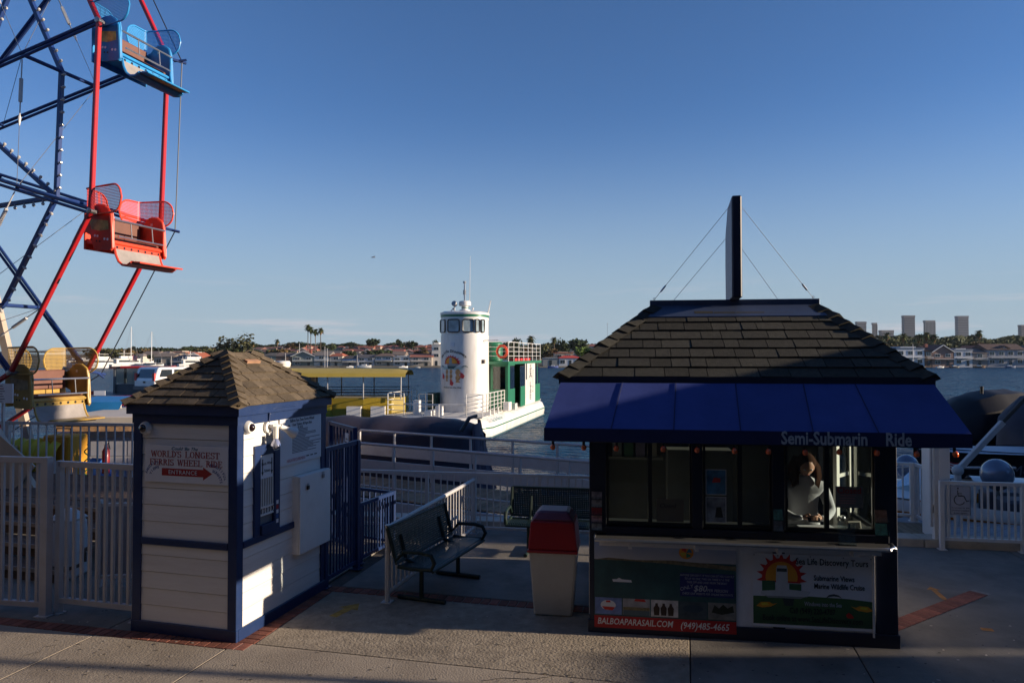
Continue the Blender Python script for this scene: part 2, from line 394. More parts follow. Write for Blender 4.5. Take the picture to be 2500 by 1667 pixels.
# ---------------------------------------------------------------- plaza, quay edge, water
GA = Vector((-2.711, 7.08, 0)); GR = R(-13.5)
FG = frame(GA.x, GA.y, 0, GR)                     # paving grid: origin under the booth's near corner
def quayY(x): return 11.62 - 0.178 * x
m = MB()
xs = (-60, 40)
m.prism([(-60, -40), (60, -40), (60, quayY(60) + 0.35), (-60, quayY(-60) + 0.35)], -2.6, -0.02, 'xy')
plaza = m.build('plaza', M_joint, kind='structure')
ucuts = [-26, -20, -14, -10.4, -7.4, -4.4, -1.476, 4.33, 5.86, 8.8, 11.8, 15, 20, 26]
def slab(u0, u1, v0, v1, mt):
    g = 0.006
    pts = [(u0 + g, v0 + g), (u1 - g, v0 + g), (u1 - g, v1 - g), (u0 + g, v1 - g)]
    P = [FG @ Vector((a, b, 0)) for a, b in pts]
    # clip against the quay edge
    out = []
    def inside(p): return p.y < quayY(p.x) + 0.02
    for i in range(4):
        a, b = P[i], P[(i + 1) % 4]
        if inside(a): out.append(a)
        if inside(a) != inside(b):
            fa, fb = a.y - quayY(a.x) - .02, b.y - quayY(b.x) - .02
            out.append(a + (b - a) * (fa / (fa - fb)))
    if len(out) < 3: return
    c = sum(out, Vector()) / len(out)
    MB().prism([(p.x - c.x, p.y - c.y) for p in out], -0.05, 0, 'xy').build('paving_slab', mt, plaza, c, bev=0.004)
vr = [(-30, -20), (-20, -13), (-13, -8), (-8, -4.1)]
for a, b in vr:
    for i in range(len(ucuts) - 1): slab(ucuts[i], ucuts[i + 1], a, b, M_conc)
for i in range(len(ucuts) - 1):
    u0, u1 = ucuts[i], ucuts[i + 1]
    if u1 <= -1.4: slab(u0, u1, -4.1, -0.172, M_conc)
    elif u0 < 4: slab(u0, 0.02, -4.1, -0.172, M_conc); slab(0.02, u1, -4.1, 0.0, M_conc)
    else: slab(u0, u1, -4.1, 0.0, M_conc)
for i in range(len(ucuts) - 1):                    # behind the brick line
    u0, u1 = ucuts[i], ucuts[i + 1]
    if u1 <= -1.4: slab(u0, u1, 0.0, 12, M_conc_shade)
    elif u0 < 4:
        slab(u0, 0.0, 0.0, 7, M_conc_shade); slab(0.212, u1, 0.0, 1.58, M_rough); slab(0.212, u1, 1.80, 7, M_conc_shade)
    else: slab(u0, u1, 0.0, 7 if u0 < 8 else 9, M_conc_shade)
# brick courses
bk = MB().box(-0.048, -0.083, -0.03, 0.048, 0.083, 0.003).mesh('brick', M_brick, bev=0.004)
bk2 = MB().box(-0.1, -0.048, -0.03, 0.1, 0.048, 0.003).mesh('brick', M_brick, bev=0.004)
MB().box(-12, -0.17, -0.03, 0.2, 0.0, -0.006).build('mortar_bed', M_mortar, plaza).matrix_local = FG
MB().box(0.0, 0.0, -0.03, 0.21, 1.6, -0.006).build('mortar_bed', M_mortar, plaza).matrix_local = FG
MB().box(0.0, 1.59, -0.03, 4.0, 1.79, -0.006).build('mortar_bed', M_mortar, plaza).matrix_local = FG
def brick(me, M, x, y, rz=0):
    o = link('brick', me, plaza); o.matrix_local = M @ Matrix.Translation((x, y, random.uniform(-.002, .001))) @ Matrix.Rotation(rz + random.uniform(-.012, .012), 4, 'Z')
for i in range(88):
    x = 0.15 - i * 0.106
    if x < -9.2: break
    brick(bk, FG, x, -0.086)
for i in range(15): brick(bk2, FG, 0.106, 0.05 + i * 0.106)
for i in range(36): brick(bk, FG, 0.06 + i * 0.106, 1.69)
# brick course running off to the right of the kiosk
p0, p1 = gnd(2150, 1540), gnd(2398, 1444)
ang = math.atan2(p1.y - p0.y, p1.x - p0.x); L = (p1 - p0).length
FB = frame(p0.x, p0.y, 0.0, ang)
MB().box(0, -0.10, -0.03, L, 0.10, 0.0022).build('mortar_bed', M_mortar, plaza).matrix_local = FB
for i in range(int(L / 0.106)):
    o = link('brick', bk, plaza); o.matrix_local = FB @ Matrix.Translation((0.05 + i * 0.106, 0, 0.003)) @ Matrix.Rotation(random.uniform(-.012, .012), 4, 'Z') @ Matrix.Diagonal((1, 1.2, 1, 1))
# kerb along the quay
M_c = MB()
kerb = MB()
for x0, x1 in [(-16 + i * 2.45, -16 + (i + 1) * 2.45 - 0.02) for i in range(20)]:
    kerb.prism([(x0, quayY(x0)), (x1, quayY(x1)), (x1, quayY(x1) + 0.35), (x0, quayY(x0) + 0.35)], -1.5, 0.12, 'xy')
kerb.build('kerb', M_curb, kind='structure', bev=0.01)
# painted marks on the paving
def arrow_mark(px0, py0, px1, py1, w, mt, head):
    a, b = gnd(px0, py0), gnd(px1, py1); d = (b - a).normalized(); n_ = Vector((-d.y, d.x, 0))
    q = MB(); q.add([a - n_ * w, b - n_ * w, b + n_ * w, a + n_ * w], [(0, 1, 2, 3)])
    if head: q.add([b - n_ * w * 2.6, b + d * w * 4, b + n_ * w * 2.6], [(0, 1, 2)])
    q.v = [(x, y, 0.004) for x, y, z in q.v]
    q.build('painted_mark', mt, plaza)
arrow_mark(812, 1505, 850, 1486, 0.05, M_yellow_paint, True)
arrow_mark(2308, 1464, 2280, 1440, 0.03, M_orange_paint, True)
arrow_mark(2395, 1535, 2425, 1538, 0.04, M_orange_paint, False)

random.seed(19)
M_gum = mat('gum_spot', (0.05, 0.045, 0.04), .8, 0, .2, 20); M_pale = mat('pale_chip', (.52, .46, .38), .9, 0, .2, 20)
q1, q2 = MB(), MB()
for i in range(420):
    px, py = random.uniform(-100, 2600), random.uniform(1490, 1680); g = gnd(px, py); r_ = random.uniform(.004, .016); q = q1 if random.random() < .6 else q2
    if (g - GA).length < .4: continue
    q.add([(g.x + r_ * (1 + .4 * math.sin(k * 2.3 + i)) * math.cos(k * PI / 3), g.y + r_ * .8 * math.sin(k * PI / 3), .0042) for k in range(6)], [(0, 1, 2, 3, 4, 5)])
tag(q1.build('gum_spots', M_gum), 'dark gum spots and grit scattered on the paving', 'grit', kind='stuff'); tag(q2.build('pale_chips', M_pale), 'pale chips and sand grains scattered on the paving', 'grit', kind='stuff')
for pts in ([(2230, 1390), (2262, 1408), (2300, 1421), (2332, 1440)], [(60, 1600), (95, 1592), (105, 1580), (150, 1572)], [(1180, 1662), (1230, 1655), (1300, 1658), (1360, 1650)]):
    P_ = [gnd(a, b_) + Vector((0, 0, .0043)) for a, b_ in pts]
    P2_ = []
    for a, b_ in zip(P_, P_[1:]): P2_ += [a.lerp(b_, k / 5) + Vector((0, random.uniform(-.012, .012), 0)) for k in range(5)]
    MB().sheet([[p, p + Vector((.0, .008, 0))] for p in P2_]).build('crack', M_gum, plaza)
WATER_Z = -1.2
wm = bpy.data.materials.new('sea_water'); wm.use_nodes = True
n, l = wm.node_tree.nodes, wm.node_tree.links; b = n['Principled BSDF']
b.inputs['Base Color'].default_value = (0.012, 0.05, 0.095, 1); b.inputs['Roughness'].default_value = 0.12; b.inputs['IOR'].default_value = 1.33
t = n.new("ShaderNodeTexCoord"); mp1 = n.new("ShaderNodeMapping"); mp1.inputs['Scale'].default_value = (0.55, 1.0, 1)
mp1.inputs['Rotation'].default_value = (0, 0, 0.3)
l.new(t.outputs['Object'], mp1.inputs['Vector'])
prev = None
for sc_, st, dist, det in ((0.22, 1.0, 1.5, 4), (0.9, 1.0, 0.5, 4), (4.5, 0.8, 0.09, 3)):
    nn = n.new("ShaderNodeTexNoise"); nn.inputs['Scale'].default_value = sc_; nn.inputs['Detail'].default_value = det; nn.inputs['Roughness'].default_value = 0.55
    l.new(mp1.outputs['Vector'], nn.inputs['Vector'])
    bp = n.new("ShaderNodeBump"); bp.inputs['Strength'].default_value = st; bp.inputs['Distance'].default_value = dist
    l.new(nn.outputs['Fac'], bp.inputs['Height'])
    if prev: l.new(prev.outputs['Normal'], bp.inputs['Normal'])
    prev = bp
l.new(prev.outputs['Normal'], b.inputs['Normal'])
gs = n.new("ShaderNodeBsdfGlossy"); gs.inputs['Roughness'].default_value = 0.16; df = n.new("ShaderNodeBsdfDiffuse"); df.inputs['Color'].default_value = (0.010, 0.055, 0.115, 1)
fr = n.new("ShaderNodeFresnel"); fr.inputs['IOR'].default_value = 1.33; fm = n.new("ShaderNodeMapRange"); fm.inputs['To Max'].default_value = 0.5; ms = n.new("ShaderNodeMixShader")
for q_ in (gs, df, fr): l.new(prev.outputs['Normal'], q_.inputs['Normal'])
l.new(fr.outputs[0], fm.inputs['Value']); l.new(fm.outputs['Result'], ms.inputs['Fac']); l.new(df.outputs[0], ms.inputs[1]); l.new(gs.outputs[0], ms.inputs[2])
l.new(ms.outputs[0], [x_ for x_ in n if x_.type == 'OUTPUT_MATERIAL'][0].inputs['Surface'])
MB().quad((-3000, -60, WATER_Z), (3000, -60, WATER_Z), (3000, 4000, WATER_Z), (-3000, 4000, WATER_Z)).build('water', wm, kind='structure')

# ---------------------------------------------------------------- ticket booth
booth = thing('ticket_booth', 'small white clapboard ferris wheel ticket booth with navy trim and brown shingle roof', 'ticket booth', (-2.711, 7.08, 0), R(-15.2))
FBt = frm(booth)
BW, BD, BH = 1.18, 1.64, 2.17      # x from -BW to 0, y from 0 to BD
# wall core, boards on the two seen faces plus plain back faces
bx('wall', M_board, booth, -BW + .03, .03, 0.02, -.03, BD - .03, 2.25)
z = 0.11; edges = []
while z < 2.15:
    z1 = min(z + 0.168, 2.17)
    if z < 0.886 < z1 + .05: z1 = 0.886
    edges.append((z, z1)); z = z1 if z1 != 0.886 else 0.955
b1 = {}
def lap(face, s0, s1, z0, z1):
    q = MB(); o0, o1 = 0.014, 0.008
    zz1 = z1 - 0.006
    if face == 'L': q.add([(s0, -o0, z0), (s1, -o0, z0), (s1, -o1, zz1), (s0, -o1, zz1), (s0, .03, z0), (s1, .03, z0), (s1, .03, zz1), (s0, .03, zz1)],
                          [(0, 1, 2, 3), (4, 7, 6, 5), (0, 4, 5, 1), (3, 2, 6, 7), (0, 3, 7, 4), (1, 5, 6, 2)])
    else: q.add([(o0, s0, z0), (o0, s1, z0), (o1, s1, zz1), (o1, s0, zz1), (-.03, s0, z0), (-.03, s1, z0), (-.03, s1, zz1), (-.03, s0, zz1)],
                [(0, 1, 2, 3), (4, 7, 6, 5), (0, 4, 5, 1), (3, 2, 6, 7), (0, 3, 7, 4), (1, 5, 6, 2)])
    return q
wa = hit(FBt, 615, 1200, 0, 0.0); wb = hit(FBt, 677, 1200, 0, 0.0)
WY0, WY1 = wa.y, wb.y
WZ1 = hit(FBt, 615, 1090, 0, 0.0).z; WZ0 = hit(FBt, 640, 1302, 0, 0.0).z
for z0, z1 in edges:
    lap('L', -BW + .05, -.06, z0, z1).build('siding_board', M_board, booth)
    if z1 <= WZ0 + .02 or z0 >= WZ1 - .02: lap('R', .06, BD - .05, z0, z1).build('siding_board', M_board, booth)
    else:
        lap('R', .06, WY0 + .02, z0, z1).build('siding_board', M_board, booth)
        lap('R', WY1 - .02, BD - .05, z0, z1).build('siding_board', M_board, booth)
def post(x0, y0, x1, y1, z0=0, z1=2.17): bx('corner_post', M_navy, booth, x0, y0, z0, x1, y1, z1, bev=.004)
post(-.075, -.028, .028, .075); post(-BW - .028, -.028, -BW + .075, .075); post(-.075, BD - .075, .028, BD + .028); post(-BW - .028, BD - .075, -BW + .075, BD + .028)
bx('base_board', M_navy, booth, -BW - .034, -.034, 0, .034, -.0, .115, bev=.004)
bx('base_board', M_navy, booth, .0, -.034 + .034, 0, .036, BD + .034, .115, bev=.004)
bx('belt_rail', M_navy, booth, -BW + .078, -.034, .888, -.078, .002, .955, bev=.004)
bx('belt_rail', M_navy, booth, -.002, .078, .888, .034, 1.02, .955, bev=.004)
# fascia: two bands all round
for (o, z0, z1) in ((.035, 2.11, 2.205), (.075, 2.207, 2.305)):
    q = MB()
    q.box(-BW - o, -o, z0, o, -o + .04, z1); q.box(-BW - o, BD + o - .04, z0, o, BD + o, z1)
    q.box(o - .04, -o + .04, z0, o, BD + o - .04, z1); q.box(-BW - o, -o + .04, z0, -BW - o + .04, BD + o - .04, z1)
    q.build('fascia', M_navy, booth)
# roof: hip with a short ridge
def hip_roof(parent, x0, x1, y0, y1, ze, rx0, rx1, ry0, ry1, zr, m_sh, rows, tabw, sides, jitter=.25, th=.02, capn=9, capw=.11, butt=0.022):
    E = [Vector((x0, y0, ze)), Vector((x1, y0, ze)), Vector((x1, y1, ze)), Vector((x0, y1, ze))]
    Rr = [Vector((rx0, ry0, zr)), Vector((rx1, ry0, zr)), Vector((rx1, ry1, zr)), Vector((rx0, ry1, zr))]
    q = MB(); q.add(E + Rr, [(0, 1, 5, 4), (1, 2, 6, 5), (2, 3, 7, 6), (3, 0, 4, 7), (4, 5, 6, 7), (3, 2, 1, 0)])
    q.build('roof_deck', M_under, parent)
    for si in range(4):
        a, b_, c, d = E[si], E[(si + 1) % 4], Rr[(si + 1) % 4], Rr[si]
        up = ((c + d) / 2 - (a + b_) / 2); nrm = (b_ - a).cross(up).normalized()
        if nrm.z < 0: nrm = -nrm
        if si not in sides:
            q = MB(); q.add([a + nrm * .012, b_ + nrm * .012, c + nrm * .012, d + nrm * .012], [(0, 1, 2, 3)]); q.build('roof_slope', m_sh, parent); continue
        ex = (b_ - a); W = ex.length; exn = ex.normalized()
        for r_ in range(rows):
            f0, f1 = r_ / rows, (r_ + 1) / rows
            L0, L1 = a.lerp(d, f0), a.lerp(d, f1); R0, R1 = b_.lerp(c, f0), b_.lerp(c, f1)
            wid = (R0 - L0).dot(exn); off1 = (L1 - L0).dot(exn); offr = wid - (R0 - R1).dot(exn)
            x = -random.uniform(0, tabw * .6); upv = (L1 - L0) - exn * off1
            while x < wid - 0.01:
                w = tabw * random.uniform(1 - jitter, 1 + jitter); xa, xb = max(x, 0) + .004, min(x + w, wid) - .004
                x += w
                if xb - xa < .03: continue
                def clampx(xx, f): return min(max(xx, off1 * f), wid + (offr - wid) * f)
                tt = th * random.uniform(.7, 1.25); drop = random.uniform(-.012, .006); skw = random.uniform(-.010, .010) * (1 if tabw > .22 else .5)
                lo0, lo1 = L0 + exn * xa + upv * (drop + skw), L0 + exn * xb + upv * (drop - skw)
                hi0, hi1 = L0 + exn * clampx(xa, 1) + upv, L0 + exn * clampx(xb, 1) + upv
                c0 = (lo0 + lo1 + hi0 + hi1) / 4
                vs = [lo0 + nrm * (butt + tt), lo1 + nrm * (butt + tt), hi1 + nrm * tt * .6, hi0 + nrm * tt * .6, lo0, lo1, hi1, hi0]
                me = MB().add([v - c0 for v in vs], [(0, 1, 2, 3), (4, 7, 6, 5), (0, 4, 5, 1), (1, 5, 6, 2), (2, 6, 7, 3), (3, 7, 4, 0)]).mesh('shingle', m_sh)
                link('shingle', me, parent, c0)
    for i, j in ((0, 0), (1, 1), (2, 2), (3, 3)):
        a, b_ = E[i], Rr[j]; d = (b_ - a); n1 = capn
        side = d.cross(Vector((0, 0, 1))).normalized(); upn = side.cross(d).normalized()
        if upn.z < 0: upn = -upn
        for k in range(n1):
            p, q_ = a + d * (k / n1), a + d * ((k + 1.12) / n1)
            c0 = (p + q_) / 2; h0, h1 = .052 * random.uniform(.85, 1.3), .03
            w0 = capw * random.uniform(.9, 1.1)
            vs = [p - side * w0 - upn * .03 + Vector((0, 0, .03)), p + upn * h0, p + side * w0 - upn * .03 + Vector((0, 0, .03)), q_ - side * w0 - upn * .045 + Vector((0, 0, .03)), q_ + upn * h1, q_ + side * w0 - upn * .045 + Vector((0, 0, .03)), p - upn * .03, q_ - upn * .03]
            me = MB().add([v - c0 for v in vs], [(0, 1, 4, 3), (1, 2, 5, 4), (0, 6, 2, 1), (3, 4, 5, 7), (0, 3, 7, 6), (2, 6, 7, 5)]).mesh('hip_shingle', m_sh)
            link('hip_shingle', me, parent, c0)
hip_roof(booth, -BW - .10, .10, -.10, BD + .10, 2.305, -.615, -.565, .59, 1.05, 2.83, M_shin, 7, .19, (0, 1), capn=9, capw=.085, th=.010, butt=.010)
# small wooden block left on the roof
bp_ = hit(FBt, 613, 889, 0, -.42)
q = MB().cbox((0, 0, 0), (.05, .24, .10), Matrix.Rotation(R(25), 3, 'Y'))
blk = q.build('wooden_block', mat('raw_wood', (0.36, 0.20, 0.12), 0.8, 0, 0.2, 6, 0.2, 30), booth, bp_); 
# left-face sign
a = hit(FBt, 355, 1182, 1, -.03); c = hit(FBt, 558, 1090, 1, -.03)
sx0, sx1, sz0, sz1 = a.x, c.x, hit(FBt, 457, 1179, 1, -.03).z, hit(FBt, 457, 1087, 1, -.03).z
scx, scz, sw, sh = (sx0 + sx1) / 2, (sz0 + sz1) / 2, sx1 - sx0, sz1 - sz0
sgn = thing('entrance_sign', "white WORLD'S LONGEST FERRIS WHEEL RIDE board with red ENTRANCE arrow on the ticket booth", 'sign', FBt @ Vector((scx, -.030, scz)), R(-15.2))
MB().cbox((0, 0, 0), (sw, .014, sh)).build('board', M_signw, sgn, bev=.002)
ys = -.0085
def sg(u, v): return (u * sw, ys, v * sh)
text('Could \'Be The', sh * .125, M_teal, sgn, sg(-.02, .405), shear=.35, sx=1.15)
serif_text("WORLD'S LONGEST", sh * .165, sw * .83, M_red, sgn, sg(-.01, .255), w=.12)
serif_text("FERRIS WHEEL RIDE", sh * .165, sw * .88, M_red, sgn, sg(0, .035), w=.12)
q = MB(); q.prism([(-.29 * sw, -.32 * sh), (.21 * sw, -.32 * sh), (.21 * sw, -.40 * sh), (.315 * sw, -.225 * sh), (.21 * sw, -.06 * sh), (.21 * sw, -.125 * sh), (-.29 * sw, -.125 * sh)], -.0085, -.007, 'xz')
q.build('arrow', M_red, sgn)
text('ENTRANCE', sh * .155, M_signw, sgn, (-.035 * sw, -.0105, -.225 * sh), space=1.12, sx=1.05)
def arc_text(body, size, mt, parent, cx, cz, r, a0, a1, y):
    for i, ch in enumerate(body):
        a = R(a0 + (a1 - a0) * i / max(1, len(body) - 1))
        if ch == ' ': continue
        text(ch, size, mt, parent, (cx + r * math.cos(a), y, cz + r * math.sin(a)), rot=(PI / 2, -(a - PI / 2), 0))
arc_text('FANTASTIC', sh * .105, M_blueink, sgn, -.325 * sw, -.40 * sh, .163 * sw, 160, 88, ys)
arc_text('VIEWS', sh * .105, M_blueink, sgn, -.325 * sw, -.40 * sh, .112 * sw, 155, 95, ys)
arc_text('BEAUTIFUL', sh * .105, M_blueink, sgn, .302 * sw, -.455 * sh, .172 * sw, 92, 14, ys)
arc_text('SUNSETS', sh * .105, M_blueink, sgn, .302 * sw, -.455 * sh, .118 * sw, 78, 5, ys)
# security cameras
def dome(loc, ry, lab):
    t_ = thing('security_camera', lab, 'security camera', loc, R(-15.2))
    Mx = Matrix.Rotation(ry, 3, 'Z') @ Matrix.Rotation(PI / 2, 3, 'X')
    MB().lathe([(.001, 0), (.068, 0), (.068, .018), (.052, .05), (.04, .055)], 20, M=Mx).build('housing', M_white, t_, smooth=True)
    MB().lathe([(.042, .05), (.038, .068), (.024, .082), (.001, .088)], 16, M=Mx).build('dome', M_dome, t_, smooth=True)
p = hit(FBt, 358, 1044, 1, -.02); dome(FBt @ p, 0, 'white domed security camera on the shaded left face of the ticket booth above the sign')
p = hit(FBt, 603, 1043, 0, .02); dome(FBt @ p, PI / 2, 'white domed security camera on the sunlit right face of the ticket booth')
# window on the right face
def rf(px, py): return hit(FBt, px, py, 0, 0.0)
q = MB(); X1 = .035
q.box(0, WY0, WZ0, X1, WY0 + .10, WZ1); q.box(0, WY1 - .10, WZ0, X1, WY1, WZ1); q.box(0, WY0 + .10, WZ1 - .10, X1, WY1 - .10, WZ1); q.box(0, WY0 + .10, WZ0, X1 + .02, WY1 - .10, WZ0 + .10)
win = q.build('window', M_navy, booth, bev=.003)
bx('recess', mat('dark_interior', (0.20, 0.20, 0.21), .9), win, -.028, WY0 + .10, WZ0 + .10, .001, WY1 - .10, WZ1 - .10)
iy0, iy1, iz0, iz1 = WY0 + .11, WY1 - .11, WZ0 + .10, WZ1 - .11
bx('ticket_panel', M_signw, win, .012, iy0, iz1 - .24, .022, iy1, iz1)
text('Ferris Wheel', .044, M_ink, win, (.0235, (iy0 + iy1) / 2, iz1 - .09), rot=(PI / 2, 0, PI / 2), sx=.8)
text('Tickets', .046, M_ink, win, (.0235, (iy0 + iy1) / 2, iz1 - .165), rot=(PI / 2, 0, PI / 2), sx=.8)
for s_ in (iy0 + .035, iy1 - .03):
    q = MB(); q.add([(.0235, s_ - .008, iz1 - .04), (.0235, s_ + .008, iz1 - .04), (.0235, s_ + .008, iz1 - .17), (.0235, s_ - .008, iz1 - .17)], [(0, 1, 2, 3)])
    q.add([(.0235, s_ - .02, iz1 - .17), (.0235, s_ + .02, iz1 - .17), (.0235, s_, iz1 - .215)], [(0, 1, 2)]); q.build('arrow', M_ink, win)
for k in range(6):
    yy = iy0 + (iy1 - iy0) * (k + .3) / 5.6
    MB().box(.016, yy - .006, iz0 + .18, .028, yy + .006, iz1 - .24).build('grille_bar', M_white, win)
bx('grille_rail', M_white, win, .016, iy0, iz0 + .17, .03, iy1, iz0 + .185); bx('grille_rail', M_white, win, .016, iy0, iz0 + .09, .03, iy1, iz0 + .105)
for k in range(5):
    yy = iy0 + (iy1 - iy0) * (k + .5) / 5
    MB().path([(.022, yy + .032 * math.cos(a * PI / 6), iz0 + .137 + .032 * math.sin(a * PI / 6)) for a in range(12)], .004, 5, closed=True).build('grille_ring', M_white, win)
for i, cc in enumerate((M_paper, M_red, M_paper, M_blueink, M_paper)):
    MB().box(X1, WY1 - .07, 1.22 - i * .05, X1 + .001, WY1 - .03, 1.26 - i * .05).build('sticker', cc, win)
# rules poster
pa, pb = rf(677, 1140), rf(779, 1000)
PZ1 = hit(FBt, 727, 1016, 0, 0).z; PZ0 = hit(FBt, 727, 1127, 0, 0).z
pos = thing('rules_poster', 'white printed rules poster under clear plastic on the right face of the ticket booth', 'poster', FBt @ Vector((.024, (pa.y + pb.y) / 2, (PZ0 + PZ1) / 2)), R(-15.2))
pw, ph = pb.y - pa.y, PZ1 - PZ0
MB().cbox((0, 0, 0), (.010, pw, ph)).build('sheet', M_paper, pos)
def pt_(s, body, v, u=0, mt=M_ink, sx_=1): text(body, s, mt, pos, (.006, u * pw, v * ph), rot=(PI / 2, 0, PI / 2), sx=sx_)
pt_(.05, 'Balboa Fun Zone Ferris Wheel', .43, .02, sx_=.8); pt_(.045, 'Four Tickets  All Ages Ride', .34, .02, sx_=.8); pt_(.04, 'RULES', .27, -.03)
random.seed(3)
for i in range(17):
    v = .22 - i * .031; wv = random.uniform(.3, .75) * pw; u0 = -.22 * pw
    if i < 3: u0 = -.1 * pw; wv = .25 * pw
    q = MB(); q.box(.005, u0, v * ph, .0056, u0 + wv, v * ph + .009); q.build('text_line', M_grey_ink, pos)
pt_(.05, 'HEIGHTREQUIREMENT', -.42, -.12, mat('pale_red_ink', (0.55, 0.22, 0.24), .5), sx_=.75)
for k in range(3): bx('print', M_ink, pos, .005, (.12 + k * .1) * pw, -.41 * ph, .0058, (.19 + k * .1) * pw, -.385 * ph)
q = MB().path([(.012, -pw * .05 + .0, -.0)] + [(.012, -.3 * pw + .033 * math.cos(a * PI / 4), .3 * ph + .033 * math.sin(a * PI / 4)) for a in range(8)][:1], .002); 
MB().ball((.006, -.3 * pw, .29 * ph), .028, 10, 6, (.1, 1, 1.3)).build('emblem', M_grey_ink, pos)
# white cabinet
ca, cb = rf(712, 1300), rf(787, 1300)
CZ1, CZ0 = rf(750, 1152).z, rf(750, 1335).z
cab = thing('cash_box_cabinet', 'white painted flat cabinet door with two padlocks on the right face of the ticket booth', 'cabinet', FBt @ Vector((0, ca.y, CZ0)), R(-15.2))
cw = min(BD + .05, cb.y) - ca.y
bx('box', M_white, cab, .0, 0, 0, .085, cw, CZ1 - CZ0, bev=.004)
bx('door', M_white, cab, .087, .0, 0.003, .105, cw, CZ1 - CZ0 - .003, bev=.003)
for (u, v) in ((.22, .88), (.72, .97)):
    lk = bx('padlock', M_ink if u < .5 else M_galv, cab, .107, u * cw - .02, v * (CZ1 - CZ0) - .06, .127, u * cw + .02, v * (CZ1 - CZ0) - .015, bev=.004)
    MB().path([(.117, u * cw - .013, v * (CZ1 - CZ0) - .015), (.117, u * cw - .013, v * (CZ1 - CZ0) + .01), (.117, u * cw + .013, v * (CZ1 - CZ0) + .01), (.117, u * cw + .013, v * (CZ1 - CZ0) - .015)], .004, 6).build('shackle', M_steel, lk)
# double floodlight with conduit
fp = rf(648, 1042)
fl = thing('flood_light', 'white twin-head floodlight with a clear bulb on the ticket booth above its window', 'light', FBt @ Vector((.02, fp.y, fp.z)), R(-15.2))
Mx = Matrix.Rotation(PI / 2, 3, 'Y')
MB().lathe([(.001, 0), (.062, 0), (.06, .025), (.03, .03)], 18, M=Mx).build('mounting_plate', M_white, fl, smooth=True)
MB().path([(.02, 0, .0), (.075, 0, .015), (.09, .03, .02), (.09, .11, -.0)], .016, 8).build('arm', M_white, fl, smooth=True)
q = MB().path([(.085, .03, .01), (.085, .03, -.12)], .028, 12); q.build('lamp_socket', M_white, fl, smooth=True)
MB().lathe([(.024, 0), (.05, -.05), (.056, -.075), (.04, -.10), (.001, -.11)], 16, c=(.085, .03, -.12)).build('bulb', mat('silver_bulb', (.45, .47, .6), .12, .6, .1, 5), fl, smooth=True)
dv = Vector((.35, .85, -.45)).normalized(); Mq = dv.to_track_quat('Z', 'Y').to_matrix()
MB().lathe([(.001, 0), (.026, 0), (.03, .09), (.056, .17), (.062, .2), (.001, .19)], 16, c=(.09, .10, 0), M=Mq).build('lamp_head', M_white, fl, smooth=True)
MB().path([(.02, 0, .05), (.03, 0.0, .15), (.045, .03, .19), (.05, .1, .20), (.05, .45, .20)], .011, 8).build('conduit', M_navy, fl, smooth=True)
MB().path([(.085, .02, -.12), (.10, -.04, -.2), (.10, -.02, -.235), (.10, .07, -.235), (.10, .08, -.2), (.085, .04, -.12)], .003, 5).build('wire_guard', M_steel, fl)
# ---------------------------------------------------------------- kiosk
M_awn = mat('royal_blue_canvas', (0.048, 0.072, 0.26), 0.75, 0, 0.10, 2.5, 0.12, 12, 0.06, 0.25, stain=(0.03, 0.045, 0.17), stain_amt=0.4, stain_scale=1.5)
M_val = mat('navy_canvas', (0.010, 0.016, 0.075), 0.8, 0, 0.1, 3, 0.1, 15)
M_kwall = mat('kiosk_white_panel', (0.80, 0.79, 0.80), 0.5, 0, 0.05, 2, 0.05, 20, stain=(0.4, 0.37, 0.35), stain_amt=0.4, stain_scale=2)
M_cap = mat('ridge_metal', (0.055, 0.075, 0.13), 0.45, 0.2, 0.12, 4)
kiosk = thing('tour_kiosk', 'large navy and white tour kiosk with hipped grey shingle roof and a blue awning', 'kiosk', (2.245, 7.135, 0), R(-8.3))
FK = frm(kiosk)
HW, KD = 1.47, 2.45
def kb(name, mt, *a, **k): return bx(name, mt, kiosk, *a, **k)
def kx(px, y=0.0, py=1400): return hit(FK, px, py, 1, y).x
def kz(px, py, y=0.0): return hit(FK, px, py, 1, y).z
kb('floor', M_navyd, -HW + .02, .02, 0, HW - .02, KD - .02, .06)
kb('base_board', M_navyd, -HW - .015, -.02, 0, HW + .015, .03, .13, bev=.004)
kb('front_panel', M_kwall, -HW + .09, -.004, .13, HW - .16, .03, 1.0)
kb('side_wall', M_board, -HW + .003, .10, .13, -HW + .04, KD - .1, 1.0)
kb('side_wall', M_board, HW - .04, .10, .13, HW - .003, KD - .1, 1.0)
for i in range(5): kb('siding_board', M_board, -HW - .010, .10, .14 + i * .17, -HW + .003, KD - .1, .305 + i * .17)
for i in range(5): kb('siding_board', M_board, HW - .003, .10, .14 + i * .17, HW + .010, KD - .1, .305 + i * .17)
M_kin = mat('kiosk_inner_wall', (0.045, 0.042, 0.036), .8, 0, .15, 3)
kb('back_wall', M_kin, -HW + .003, KD - .04, .0, HW - .003, KD, 2.45)
